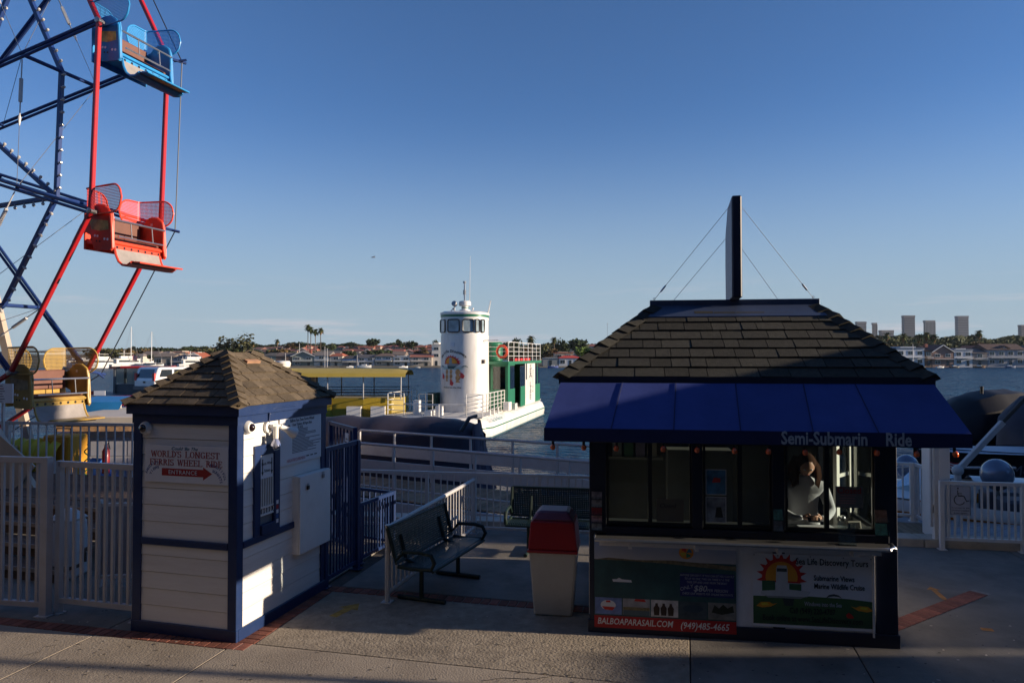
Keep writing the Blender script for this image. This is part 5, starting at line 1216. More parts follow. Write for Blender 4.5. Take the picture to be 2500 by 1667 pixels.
for k in range(12):
    a, b_ = node(k, KR1, WL / 2), node(k + 1, KR1, WL / 2); d = (b_ - a).normalized(); light_bar(a, b_, Vector((d.z, 0, -d.x)), k in (0, 1, 9, 10, 11, 8))
    if k % 2 == 0:
        for s_ in (1, -1):
            c_ = node(k + s_, KR0, WL / 2); d = (a - c_).normalized(); light_bar(c_, a, Vector((-d.z, 0, d.x)) * (s_), k in (0, 2, 10))
# support towers and base of the wheel
for y in (-.6, WL + .6):
    for s_ in (-1, 1): MB().beam((s_ * .15, y, HZ), (s_ * 1.9, y + (.5 if y > 0 else -.5), .25), .16, .16).build('support_leg', mat('support_cream', (.50, .40, .30), .5, 0, .1, 4), wheel)
bx('base_beam', M_wb, wheel, -3.9, -.95, .0, 3.9, -.7, .25); bx('base_beam', M_wb, wheel, -3.9, WL + .7, .0, 3.9, WL + .95, .25)
# timber loading platform under the wheel
M_plat = mat('platform_wood', (0.12, 0.075, 0.05), .85, 0, .25, 4, .3, 30, .3, stretch=(1, 5, 1))
pf = thing('loading_platform', 'dark stepped timber loading platform with pale edge strips under the ferris wheel', 'platform', Vector((-7.5, 10.75, 0)), -WPHI)
for s_ in range(4):
    for k in range(3): bx('tread', M_plat, pf, -2.5 + s_ * .0, -1.3 + s_ * .36 + k * .11, .17 * (s_ + 1) - .04, 2.4, -1.3 + s_ * .36 + (k + 1) * .11 - .01, .17 * (s_ + 1))
    bx('nosing', mat('nosing_strip', (.35, .25, .18), .6), pf, -2.5, -1.325 + s_ * .36, .17 * (s_ + 1) - .05, 2.4, -1.302 + s_ * .36, .17 * (s_ + 1))
    bx('riser', M_plat, pf, -2.5, -1.28 + s_ * .36, .17 * s_ + .001, 2.4, -1.26 + s_ * .36, .17 * (s_ + 1) - .05)
for k in range(14): bx('plank', M_plat, pf, -2.5, .15 + k * .13, .64, 2.4, .15 + (k + 1) * .13 - .01, .68)

# ---- gondolas: seat tubs hanging between the rims
def gondola(k, rgb, label, art, tilt=0.0):
    N = str(k); lite = tuple(min(1, c * 1.15 + .02) for c in rgb)
    mp_ = mat('tub_paint_' + N, rgb, .4, 0, .14, 5, coat=.2, stain=tuple(c * .4 + .03 for c in rgb), stain_amt=.5, stain_scale=7); mm_ = perforated('tub_mesh_' + N, rgb, .028, .37); md_ = mat('tub_panel_' + N, tuple(c * .62 for c in rgb), .45, 0, .25, 5)
    art1 = mat('tub_art_' + N, art, .5, 0, .5, 9); pad = mat('seat_pad_brown', (.16, .065, .045), .55, 0, .12, 5)
    t_ = thing('gondola', label, 'gondola', FW @ node(k), -WPHI, 'gondolas hanging on the ferris wheel'); 
    y0, y1 = .16, 1.47
    # ears: perforated sheets wrapping each back corner
    for s_ in (0, 1):
        yb = y0 if s_ == 0 else y1; sg_ = 1 if s_ == 0 else -1
        pts = []
        def outline(u, lo, hi, u0, u1, r_):          # height limits with rounded ends
            a_ = 1.0
            for uu in (u - u0, u1 - u):
                if uu < r_: a_ = min(a_, math.sqrt(max(0, 1 - ((r_ - uu) / r_) ** 2)))
            m_ = (lo + hi) / 2; h_ = (hi - lo) / 2; return m_ - h_ * a_, m_ + h_ * a_
        path_ = []
        for i in range(41):
            u = -.52 + i * ((1.52 if s_ == 0 else 1.27) / 40)
            if u < -.06: p = (-.31, yb + sg_ * (-u))
            elif u < .06: a = (u + .06) / .12 * PI / 2; p = (-.31 + .06 * (1 - math.cos(a)), yb + sg_ * .06 * (1 - math.sin(a)))
            else: p = (-.25 + (u - .06) * .96, yb - sg_ * (u - .06) * (.14 if s_ == 0 else .17))
            path_.append((u, p))
        rows = [[], [], [], [], []]; top = []; bot = []
        for u, p in path_:
            zl, zh = outline(u, -.03, .47 + .02 * u, -.52, path_[-1][0], .24)
            for j in range(5): rows[j].append((p[0], p[1], zl + (zh - zl) * j / 4))
            top.append((p[0], p[1], zh)); bot.append((p[0], p[1], zl))
        me = MB().sheet(rows).mesh('mesh_guard', mm_, True); ul = me.uv_layers.new(name='UVMap')
        for lp in me.loops:
            i_ = lp.vertex_index % 41; v = me.vertices[lp.vertex_index].co; ul.data[lp.index].uv = (path_[i_][0], v.z)
        g_ = link('mesh_guard', me, t_)
        MB().path(top + bot[::-1], .017, 6, closed=True).build('guard_rim', mp_, g_, smooth=True)
    # seat back, pad and seat
    MB().box(-.34, y0, -.66, -.30, y1, .02).build('back_panel', mp_, t_, bev=.008)
    MB().box(-.298, y0 + .05, -.36, -.24, y1 - .05, .03).build('back_pad', pad, t_, bev=.02)
    MB().box(-.235, y0 + .03, -.50, .22, y1 - .03, -.44).build('seat_pad', pad, t_, bev=.02)
    MB().box(-.29, y0 + .02, -.56, .26, y1 - .02, -.505).build('seat_board', mp_, t_, bev=.006)
    MB().tube((.27, y0, -.55), (.27, y1, -.55), .028, 8).build('seat_rail', mp_, t_, smooth=True)
    MB().box(.235, y0 + .02, -.67, .255, y1 - .02, -.57).build('front_panel', mp_, t_)
    for i in range(7): MB().lathe([(.001, 0), (.026, 0), (.026, .004)], 10, c=(.2555, y0 + .18 + i * .17, -.62), M=Matrix.Rotation(PI / 2, 3, 'Y')).build('hole', M_black, t_)
    # side panels
    prof = [(-.31, -.02), (-.20, .02), (-.12, .10), (.0, .14), (.12, .13), (.23, .06), (.29, -.05), (.31, -.3), (.33, -.66), (.30, -.70), (-.08, -.68), (-.17, -.40), (-.30, -.34)]
    for y in (y0, y1):
        sd = MB().prism(prof, y - .012, y + .012, 'xz').build('side_panel', md_, t_)
        MB().path([(a, y, b_) for a, b_ in prof[2:10]], .024, 7).build('panel_edge', mp_, sd, smooth=True)
        yo = y - .0145 if y == y0 else y + .0145
        for (a, b_, r_) in ((-.06, -.42, .024), (.0, -.43, .024), (.16, -.49, .024), (.23, -.5, .024), (-.02, -.52, .018), (.05, -.53, .018)):
            MB().lathe([(.001, 0), (r_, 0), (r_, .002)], 10, c=(a, yo, b_), M=Matrix.Rotation(PI / 2, 3, 'X')).build('hole', M_signw if r_ > .02 else M_black, sd)
        q = MB(); q.add([(-.20, yo, -.10), (.24, yo, -.16), (.25, yo, -.32), (.05, yo, -.34), (-.14, yo, -.30)], [(0, 1, 2, 3, 4)]); q.build('painted_art', art1, sd)
    # hangers, bars, footrest
    for y in (.0, WL): MB().beam((0, y, 0), (0, y0 + .02 if y == 0 else y1 - .02, .0), .05, .05).build('hanger', M_galv, t_)
    for y in (y0 + .03, y1 - .03): MB().path([(.28, y, .02), (.31, y, -.12), (.31, y, -.5), (.34, y, -.66)], .022, 7).build('front_post', mp_, t_, smooth=True)
    MB().tube((.33, y0 + .03, -.14), (.33, y1 - .03, -.14), .02, 8).build('lap_bar', M_steel, t_, smooth=True)
    MB().tube((.36, y0 + .1, -.44), (.36, y1 - .1, -.44), .017, 8).build('lap_bar', M_steel, t_, smooth=True)
    for f_ in (.32, .72): MB().tube((.33, y0 + (y1 - y0) * f_, -.14), (.36, y0 + (y1 - y0) * f_, -.44), .01, 6).build('bar_link', M_galv, t_)
    fp = [(.30, -.66), (.33, -.78), (.39, -.90), (.48, -.97), (.59, -.98), (.68, -.93)]
    MB().sheet([[(a, y, b_) for y in (y0 + .09, y1 - .13)] for a, b_ in fp]).build('footrest', mat('footrest_grey', (.30, .27, .25), .7, 0, .15, 5), t_, smooth=True)
    MB().sheet([[(a - .01, y, b_ - .02) for y in (y0 + .08, y1 - .12)] for a, b_ in fp]).build('footrest_underside', md_, t_, smooth=True)
    for y in (y0 + .08, y1 - .12): MB().path([(a, y, b_) for a, b_ in fp], .022, 6).build('footrest_edge', mp_, t_, smooth=True)
    MB().cbox((.76, (y0 + y1) / 2 - .02, -.925), (.22, y1 - y0 - .22, .03), Matrix.Rotation(.12, 3, 'Y')).build('footboard', mp_, t_, bev=.01)
    MB().cbox((.765, (y0 + y1) / 2 + .03, -.944), (.13, .8, .004), Matrix.Rotation(.12, 3, 'Y')).build('painted_art', art1, t_)
    t_.rotation_euler = (0, tilt, -WPHI)
gondola(1, (0.03, 0.30, 0.66), 'bright blue gondola, highest of the three on the wheel', (.45, .38, .08))
gondola(0, (0.85, 0.075, 0.03), 'orange-red gondola in the middle of the wheel edge', (.32, .30, .10))
gondola(-1, (0.46, 0.29, 0.065), 'yellow gondola, lowest on the wheel near the fence', (.25, .2, .12))

# ---- things in the yard at the left
wr = thing('ride_sign', 'small cream rules sign on a white post at the left edge', 'sign', at(5, 960, 12.6), R(-6))
MB().cbox((0, 0, .0), (.42, .02, .34)).build('board', M_signw, wr); MB().box(-.02, .012, -2.2, .02, .05, .1).build('post', M_rail, wr)
for i in range(7): bx('text_line', M_red if i == 1 else M_grey_ink, wr, -.17, -.0115, .12 - i * .045, .02 + .02 * (i % 3), -.0105, .135 - i * .045)
kh = thing('dock_hut', 'small white dock office with gridded windows behind the back fence', 'building', (-9.3, 15.2, -1.1), R(4)); kh.location.z = -.68
bx('wall', M_board, kh, 0, 0, 0, 3.6, 2.4, 2.0); bx('roof', mat('hut_roof_cream', (.62, .56, .48), .6, 0, .1, 2), kh, -.25, -.3, 2.05, 3.8, 2.6, 2.2, bev=.01); bx('fascia', mat('peeling_board', (.5, .30, .16), .8, 0, .5, 8), kh, -.2, -.25, 1.9, 3.75, 2.5, 2.048)
for i in range(2):
    x0 = .35 + i * 1.7; f = bx('window', M_rail, kh, x0, -.04, .55, x0 + 1.2, -.002, 1.75)
    for a in range(3):
        for b_ in range(3): bx('pane', mat('hut_pane', (.45, .45, .50), .15, 0, .15, 3), f, x0 + .05 + a * .38, -.05, .6 + b_ * .38, x0 + .05 + a * .38 + .34, -.041, .6 + b_ * .38 + .34)
fd = thing('floating_dock', 'low timber floating dock behind the back fence', 'dock', (-12.5, 14.6, -1.15), 0)
bx('deck', M_wood, fd, -6, 0, 0, 6.5, 3.2, .12)
yb = thing('equipment_locker', 'tall ochre yellow equipment locker behind the back fence', 'locker', at(158, 1245, 13.6), R(-8))
bx('box', mat('ochre_yellow', (.60, .28, .02), .5, 0, .08, 3), yb, -.28, -.25, -.05, .28, .25, 1.43, bev=.03); bx('door', mat('ochre_yellow', (.6, .28, .02)), yb, -.24, -.262, .02, .24, -.251, 1.35, bev=.004)
MB().path([(-.12, -.1, 1.43), (-.1, -.1, 1.55), (.18, -.1, 1.55), (.2, -.1, 1.43)], .012, 6).build('handle', M_black, yb)
ts = thing('tarpaulin', 'crumpled bright blue tarpaulin heaped behind the back fence', 'tarpaulin', at(120, 1180, 14.2), 0)
rows = []
for i in range(15):
    rows.append([((-1.3 + 3.0 * i / 14), (j - 5) * .14, max(-.9, .42 + .16 * math.sin(i * 1.3) + .08 * math.sin(j * 2.1 + i) - .09 * abs(j - 5) ** 1.5 - .02 * abs(i - 8) ** 1.6) ) for j in range(11)])
MB().sheet(rows).build('cloth', mat('tarp_blue', (.03, .14, .45), .4, 0, .2, 4, .3, 15), ts, smooth=True)
lm = thing('float_bag', 'lime yellow ribbed float bag lying behind the white back fence', 'float bag', at(75, 1100, 13.5), R(-5))
rows = []
for i in range(19):
    u = i / 18; rr = .30 + .035 * math.sin(i * 2.4); rows.append([(-.65 + 1.35 * u, rr * math.cos(a) * (.75 + .3 * u), rr * math.sin(a) * 1.1 - .12) for a in [2 * PI * j / 16 for j in range(17)]])
MB().sheet(rows).build('body', mat('lime_yellow', (.55, .50, .04), .5, 0, .15, 4), lm, smooth=True)
MB().box(-.6, -.36, -.75, -.1, -.2, .12).build('crate', mat('cream_board', (.55, .42, .30), .7, 0, .1, 3), lm)
bc = thing('blue_canopy', 'bright blue canopy frame standing by the water behind the yellow gondola', 'canopy', at(258, 1000, 17.5), R(5))
MB().add([(-.6, -.5, .22), (.62, -.5, .22), (.55, .6, .30), (-.5, .6, .30), (-.52, -.55, -.20), (.42, -.55, -.20)], [(0, 1, 2, 3), (0, 4, 5, 1)]).build('cloth', mat('canopy_blue', (.02, .20, .50), .5, 0, .12, 3), bc)
for x in (-.3, .35): MB().tube((x, .0, -2.2), (x, .0, .25), .02, 6).build('pole', M_rail, bc)
rh = thing('hose', 'green coiled hose hanging by the ochre locker', 'hose', at(211, 1130, 13.4), 0)
MB().path([(.04 * math.sin(i * .9), .02 * math.cos(i * .9), .35 - i * .028) for i in range(28)], .012, 6).build('coil', mat('hose_green', (.05, .42, .10), .4), rh, smooth=True)
fe = thing('fire_extinguisher', 'red fire extinguisher by the dock hut window', 'fire extinguisher', at(258, 1155, 13.45), 0)
MB().lathe([(.001, 0), (.06, 0), (.065, .02), (.065, .42), (.03, .48), (.025, .54), (.001, .54)], 14).build('tank', M_wr, fe, smooth=True); MB().path([(0, 0, .53), (.06, -.02, .57), (.09, -.02, .45)], .008, 6).build('hose', M_black, fe)
bd = thing('ride_beam', 'cream diagonal steel beam of the ride base at the left edge', 'beam', at(40, 1200, 11.6), 0)
MB().beam(at(-60, 985, 11.6) - bd.location, at(92, 1215, 11.6) - bd.location, .12, .16).build('beam', mat('support_cream', (.5, .4, .3)), bd); MB().beam(at(-60, 1100, 11.5) - bd.location, at(40, 1190, 11.5) - bd.location, .04, .9).build('panel', mat('support_cream', (.5, .4, .3)), bd)
hl = thing('white_bollard', 'white rounded box standing behind the EXIT gate', 'box', gnd(165, 1405), R(-5))
frust(0, .72, .18, .16).build('body', M_rail, hl, bev=.03); frust(.721, .86, .18, .05).build('lid', M_rail, hl, bev=.02)
# ---------------------------------------------------------------- semi-submarine tour boat
M_hull = mat('boat_white', (0.80, 0.78, 0.74), .35, 0, .05, 1.5, coat=.2, stain=(.50, .42, .33), stain_amt=.55, stain_scale=1.1, stretch=(1.6, 1.6, .35)); M_bgreen = mat('boat_green', (0.02, 0.17, 0.085), .4, 0, .1, 3, coat=.2); M_tglass = glass('boat_glass', (.35, .42, .42), 2.2)
M_tarp = mat('dark_purple_tarp', (0.021, 0.017, 0.033), .7, 0, .2, 2, .3, 10)
bt = thing('tour_boat', 'white and green semi-submarine tour boat with a tall round wheelhouse tower', 'boat', (-1.08, 34.3, WATER_Z), R(-13.06))
def tb(name, mt, *a, **k): return bx(name, mt, bt, *a, **k)
BM = 5.8
prof = [(-.25, -.3), (-.05, .0), (.02, .35), (.02, .55), (-.10, .82), (-.34, .97), (-.6, 1.02)]
def sec(y, k=1.0, zz=0): return [(a * k, y, b_ + zz) for a, b_ in prof] + [(-BM - a * k, y, b_ + zz) for a, b_ in reversed(prof)]
rows = [[(x + (-.5 if x > -BM / 2 else .5) * 0, y, z) for x, y, z in sec(-.9)]] 
rows = []
for y, inset, zz in ((-.5, .95, .18), (-.1, .35, .06), (.6, .0, 0), (4, 0, 0), (9, 0, 0), (14.3, 0, 0), (15.4, .25, 0), (16.0, .8, 0)):
    rows.append([((x - inset if x > -BM / 2 else x + inset), y, z + (zz if z < .5 else 0)) for x, y, z in sec(y)])
q = MB().sheet(rows); n_ = len(rows[0]); q.f.append(tuple(range(n_))); q.f.append(tuple((len(rows) - 1) * n_ + i for i in range(n_)))
q.build('hull', M_hull, bt, smooth=True)
for s_ in (0, 1):
    pts = [((.035 - i_ if not s_ else -BM - .035 + i_), y, .52) for y, i_ in ((-.5, .93), (-.1, .35), (.6, 0), (14.3, 0), (15.4, .25), (16.0, .8))]
    MB().path(pts, .035, 6).build('stripe', M_bgreen, bt)
    pts = [(p[0] - (.01 if not s_ else -.01), p[1], .06) for p in pts]
    MB().path(pts, .03, 6).build('boot_stripe', mat('boot_teal', (.03, .10, .12), .5), bt)
tb('deck', mat('deck_cream', (.62, .60, .55), .7, 0, .08, 2), -BM + .35, .0, 1.0, -.35, 15, 1.045)
# tower: rounded plan, slightly flared aft
TC = Vector((-2.38, 3.75)); 
def plan(r_, z, n=36, ex=.0):
    out = []
    for i in range(n + 1):
        a = 2 * PI * i / n; c, s_ = math.cos(a), math.sin(a)
        x = math.copysign(abs(c) ** .85, c) * (1.24 + ex); y = math.copysign(abs(s_) ** .85, s_) * (1.2 + ex) 
        if s_ > 0: y *= 1.35
        if c > 0 and z < 3.5: x += .07 * (3.5 - z) / 3.5 * max(0, s_ + .3)
        out.append((TC.x + x * r_, TC.y + y * r_, z))
    return out
Z0 = 1.04
q = MB().sheet([plan(1.0, Z0 + z) for z in (0, 1.5, 3.0, 4.05)]); q.build('tower', M_hull, bt, smooth=True)
MB().sheet([plan(1.0, Z0 + 4.05), plan(.985, Z0 + 4.055), plan(.985, Z0 + 4.85), plan(1.0, Z0 + 4.86), plan(1.0, Z0 + 5.10)]).build('wheelhouse', M_hull, bt, smooth=True)
MB().sheet([plan(1.006, Z0 + 5.0, ex=.01), plan(1.006, Z0 + 5.13, ex=.01)]).build('stripe', M_bgreen, bt, smooth=True)
MB().sheet([plan(1.0, Z0 + 5.10), plan(1.03, Z0 + 5.13), plan(1.03, Z0 + 5.23), plan(.9, Z0 + 5.30), plan(.01, Z0 + 5.34)]).build('tower_roof', M_hull, bt, smooth=True)
# windows round the wheelhouse: dark rounded frames with panes
FBo = frm(bt)
def onplan(px):
    """point of the front half of the tower outline seen at pixel column px"""
    best = None
    P_ = plan(1.0, Z0 + 4.4, 240)
    for i in range(len(P_) - 1):
        w = FBo @ Vector(P_[i]); u = CX + FPX * w.x / w.y
        a = 2 * PI * i / 240
        if not (PI * .98 < a or a < .55): continue
        if best is None or abs(u - px) < best[0]: best = (abs(u - px), i)
    i = best[1]; a, b_ = Vector(P_[i]), Vector(P_[(i + 1) % 240]); n2 = (b_ - a).cross(Vector((0, 0, 1))).normalized(); return a, n2
for p0, p1 in ((1073.5, 1087), (1094, 1123), (1130, 1156), (1161, 1170.5), (1174, 1181.5)):
    a, na = onplan(p0); b_, nb = onplan(p1); m_ = (a + b_) / 2; nn = (na + nb).normalized(); tx_ = (b_ - a); w2 = tx_.length / 2; tx_.normalize()
    cp, _ = onplan((p0 + p1) / 2); off = max(0, (cp - m_).dot(nn)) + .02
    def rr(w_, h_, r_): return [((w_ - r_) * sx_ + r_ * math.cos(t0 + k * PI / 8), (h_ - r_) * sz_ + r_ * math.sin(t0 + k * PI / 8)) for sx_, sz_, t0 in ((1, 1, 0), (-1, 1, PI / 2), (-1, -1, PI), (1, -1, 3 * PI / 2)) for k in range(5)]
    P3 = lambda u, v, o: Vector((m_.x, m_.y, Z0 + 4.52)) + tx_ * u + Vector((0, 0, v)) + nn * (off + o)
    f = MB().path([P3(u, v, .01) for u, v in rr(w2, .33, min(.1, w2 * .6))], .03, 6, closed=True).build('window', M_black, bt, smooth=True)
    q = MB(); q.add([P3(u, v, .0) for u, v in rr(w2, .33, min(.1, w2 * .6))], [tuple(range(20))]); q.build('pane', mat('wheelhouse_pane', (.30, .38, .42), .08, 0, .5, 2, coat=1), f)
bx('name_plate', M_paper, bt, TC.x - .40, TC.y - 1.225, Z0 + 3.42, TC.x - .18, TC.y - 1.17, Z0 + 3.64)
# logo on the tower, wrapped round the outline
def tl(u, v, o=.012):     # u metres along the front from the logo centre, v height
    u, v = u * .8, v * .8
    a = -PI / 2 - .26 + u / 1.22
    c, s_ = math.cos(a), math.sin(a); x = math.copysign(abs(c) ** .85, c) * 1.24; y = math.copysign(abs(s_) ** .85, s_) * 1.2
    return Vector((TC.x + x * (1 + o), TC.y + y * (1 + o), Z0 + 2.12 + v))
def wrap(name, mt, poly, o=.012):
    bm = bmesh.new(); f_ = bm.faces.new([bm.verts.new((u, v, 0)) for u, v in poly]); bmesh.ops.triangulate(bm, faces=[f_])
    bmesh.ops.subdivide_edges(bm, edges=[e for e in bm.edges if e.calc_length() > .2], cuts=3, use_grid_fill=True)
    me = bpy.data.meshes.new(name); bm.to_mesh(me); bm.free()
    for v in me.vertices: v.co = tl(v.co.x, v.co.y, o)
    me.materials.append(mt); return link(name, me, bt)
def wrap_text(body, size, mt, u, v, **k):
    o = text(body, size, mt, bt, (0, 0, 0), rot=(0, 0, 0), **k)
    for vv in o.data.vertices: vv.co = tl(u + vv.co.x, v + vv.co.y, .014 + vv.co.z * .2)
    return o
for i, ch in enumerate('Sea Life Discovery'):
    if ch == ' ': continue
    a = R(152 - 124 * i / 17); o = text(ch, .24, M_ink, bt, (0, 0, 0), rot=(0, 0, 0), bold=.006)
    Mr = Matrix.Rotation(a - PI / 2, 2)
    for vv in o.data.vertices:
        p2 = Mr @ Vector((vv.co.x, vv.co.y)); vv.co = tl(.95 * math.cos(a) + p2.x - .02, .62 + .72 * math.sin(a) + p2.y, .014)
cc = lambda r_, a0, a1, n=14, cv=.55: [(r_ * math.cos(a0 + (a1 - a0) * k / n), cv + r_ * math.sin(a0 + (a1 - a0) * k / n)) for k in range(n + 1)]
wrap('logo_sun', Mrd, cc(.46, -.1, PI + .1)); wrap('logo_sun', Mor, cc(.38, 0, PI), .015)
for k in range(11):
    a = PI * k / 10; wrap('logo_ray', Mrd, [(.45 * math.cos(a - .1), .55 + .45 * math.sin(a - .1)), (.56 * math.cos(a), .55 + .56 * math.sin(a)), (.45 * math.cos(a + .1), .55 + .45 * math.sin(a + .1))], .016)
wrap('logo_boat', Mbs, [(-.12, .5), (.10, .5), (.07, .88), (.03, .93), (-.06, .93), (-.09, .88)], .018); wrap('logo_boat', Mbs, [(-.3, .48), (-.22, .38), (.38, .38), (.5, .5), (.1, .54)], .018)
wrap('logo_boat', C('logo_teal_dark', (.05, .09, .09)), [(-.25, .38), (.35, .37), (.2, .2), (-.2, .2)], .017)
M_lt = C('logo_teal', (.22, .45, .40))
wrap('logo_wave', M_lt, [(-.62, .30), (.62, .30), (.66, .26), (-.66, .26)], .015); wrap('logo_wave', M_lt, [(-.7, .21), (.72, .21), (.60, .17), (-.62, .17)], .015)
for s_ in (-1, 1): wrap('logo_dolphin', C('logo_grey', (.22, .27, .25)), [(s_ * .55, .30), (s_ * .68, .40), (s_ * .82, .41), (s_ * .95, .33), (s_ * 1.0, .24), (s_ * .88, .31), (s_ * .72, .33), (s_ * .62, .26)], .016)
M_co = C('logo_coral', (.55, .30, .12), var=.5, scale=12)
for (u, v0, v1, w_) in ((-.30, .16, -.62, .10), (.02, .16, -.55, .09), (.40, .16, -.70, .11)):
    n_ = 7; L_ = [(u + w_ * (.5 + .5 * ((k * 7) % 3)) * .8 + .03 * math.sin(k * 2), v0 + (v1 - v0) * k / n_) for k in range(n_ + 1)]; R_ = [(u - w_ * (.5 + .5 * ((k * 5) % 3)) * .8 + .03 * math.sin(k * 2), v0 + (v1 - v0) * k / n_) for k in range(n_, -1, -1)]
    wrap('logo_coral', M_co, L_ + R_, .015)
M_fi = C('logo_fish_red', (.62, .06, .06))
for (u, v) in ((-.66, -.3), (.06, -.72), (.62, -.25)): wrap('logo_fish', M_fi, [(u - .12, v - .12), (u + .06, v - .2), (u + .14, v - .02), (u + .02, v + .14), (u - .10, v + .22)], .017)
wrap_text('Windows into the Sea', .13, M_ink, -.03, -1.03, bold=.003)
# roof gear
MB().lathe([(.001, 0), (.32, 0), (.30, .10), (.18, .14), (.18, .30), (.33, .34), (.33, .52), (.28, .58), (.001, .60)], 20, c=(TC.x + .02, TC.y, Z0 + 5.30)).build('radar_pedestal', M_hull, bt, smooth=True)
MB().lathe([(.19, 0), (.19, .05)], 20, c=(TC.x + .02, TC.y, Z0 + 5.50)).build('stripe', M_bgreen, bt)
MB().path([(TC.x, TC.y, Z0 + 5.9), (TC.x, TC.y, Z0 + 6.7), (TC.x, TC.y, Z0 + 6.95)], [.05, .045, .02], 8).build('mast', M_hull, bt, smooth=True)
for z_ in (6.25, 6.38, 6.85): MB().lathe([(.001, 0), (.09, 0), (.09, .10), (.001, .10)], 10, c=(TC.x, TC.y, Z0 + z_)).build('mast_light', M_galv, bt)
MB().path([(TC.x + .28, TC.y, Z0 + 5.8), (TC.x + .32, TC.y, Z0 + 8.3)], [.018, .008], 6).build('antenna', M_hull, bt)
MB().path([(TC.x + 1.15, TC.y + .6, Z0 + 5.25), (TC.x + 1.3, TC.y + .6, Z0 + 5.95)], [.04, .02], 6).build('antenna', M_hull, bt)
MB().lathe([(.001, -.12), (.13, -.1), (.15, .08), (.12, .14), (.001, .14)], 14, c=(TC.x - .45, TC.y - .35, Z0 + 5.72), M=Matrix.Rotation(PI / 2 - .3, 3, 'X')).tube((TC.x - .45, TC.y - .35, Z0 + 5.3), (TC.x - .45, TC.y - .35, Z0 + 5.6), .03).build('searchlight', M_galv, bt, smooth=True)
MB().path([(TC.x - .6, TC.y - .5, Z0 + 5.35), (TC.x - .4, TC.y - .7, Z0 + 5.42), (TC.x - .35, TC.y - .85, Z0 + 5.42)], [.03, .03, .07], 8).build('horn', M_steel, bt, smooth=True)
MB().ball((TC.x + .55, TC.y - .3, Z0 + 5.45), .06).tube((TC.x + .55, TC.y - .3, Z0 + 5.28), (TC.x + .55, TC.y - .3, Z0 + 5.4), .015).build('dome_antenna', M_hull, bt, smooth=True)
tb('speaker', mat('speaker_grey', (.16, .13, .11), .6), TC.x + .98, TC.y - .62, Z0 + 2.55, TC.x + 1.26, TC.y - .35, Z0 + 2.75)
MB().tube((TC.x + 1.0, TC.y - .5, Z0 + 3.75), (TC.x + 1.95, TC.y - .3, Z0 + 3.78), .025).build('rail_arm', M_hull, bt)
MB().lathe([(.001, 0), (.06, 0), (.08, .22), (.001, .22)], 10, c=(TC.x + 1.12, TC.y - .15, Z0 + 1.55)).build('port_hole', M_black, bt)
# cabin: front wall, starboard wall, roof deck
CYF, CYB, CXR, CXL, CZT = 5.1, 14.4, -.30, -3.9, 3.62
tb('cabin_wall', M_bgreen, CXL, CYF, Z0, TC.x, CYF + .06, CZT - .1); tb('cabin_wall', M_bgreen, TC.x, CYF, Z0, CXR, CYF + .06, Z0 + 1.05)
tb('cabin_wall', M_bgreen, TC.x, CYF, Z0 + 2.35, CXR, CYF + .06, CZT - .1)
for x in (TC.x + 1.15, CXR - .08): tb('cabin_post', M_bgreen, x - .06, CYF - .012, Z0, x + .08, CYF + .07, CZT - .1)
f = tb('window', M_bgreen, TC.x + 1.25, CYF - .01, Z0 + 1.05, CXR - .15, CYF + .05, Z0 + 1.10); bx('pane', M_tglass, f, TC.x + 1.24, CYF + .02, Z0 + 1.10, CXR - .16, CYF + .03, Z0 + 2.35)
bx('curtain', M_hull, f, TC.x + 1.34, CYF + .10, Z0 + 1.0, TC.x + 1.45, CYF + .12, Z0 + 2.1)
tb('upper_deck', M_bgreen, CXL - .05, CYF - .25, CZT - .1, CXR + .08, CYB + .1, CZT + .06)
def sidew(y0, y1, mt, z0=Z0 - .03, z1=CZT - .1, name='cabin_wall', x=0): return tb(name, mt, CXR - .06 + x, y0, z0, CXR + x, y1, z1)
def hy(px, x=CXR, py=950): return hit(FBo, px, py, 0, x).y
sidew(CYF + .07, hy(1245), M_bgreen); sidew(hy(1245), hy(1257), M_bgreen, z1=Z0 + 1.1); f = sidew(hy(1245), hy(1257), M_bgreen, z0=Z0 + 2.4, name='window'); bx('pane', M_tglass, f, CXR - .04, hy(1245), Z0 + 1.1, CXR - .03, hy(1257), Z0 + 2.4)
tb('doorway', mat('cabin_dark', (.03, .05, .04), .8), CXR - .5, hy(1259), Z0, CXR - .45, hy(1267), CZT - .12)
d_ = sidew(hy(1267), hy(1278), M_bgreen, z1=Z0 + 1.15, name='door', x=.10); bx('pane', M_tglass, d_, CXR + .055, hy(1267), Z0 + 1.15, CXR + .065, hy(1278), CZT - .2)
wp = sidew(hy(1280), hy(1304), M_hull, x=.06, name='name_panel'); bx('port_hole', M_black, wp, CXR + .062, hy(1281.5), Z0 + 1.5, CXR + .07, hy(1284), Z0 + 2.5)
for k, ch in enumerate('SEA LIFE'):
    if ch == ' ': continue
    text(ch, .42, M_ink, wp, (CXR + .066, hy(1293), Z0 + 2.25 - k * .27), rot=(PI / 2, PI / 2 * 0, PI / 2), sx=3.2)
text('Discovery', .36, M_ink, wp, (CXR + .066, hy(1299), Z0 + 1.35), rot=(PI / 2, PI / 2, PI / 2), sx=1.0)
sidew(hy(1304), CYB, M_bgreen, z1=Z0 + 1.1); f = sidew(hy(1304), CYB, M_bgreen, z0=Z0 + 2.5, name='window'); bx('pane', M_tglass, f, CXR - .04, hy(1304), Z0 + 1.1, CXR - .03, CYB, Z0 + 2.5); bx('frame', M_bgreen, f, CXR - .05, hy(1312), Z0 + 1.1, CXR - .02, hy(1313), Z0 + 2.5)
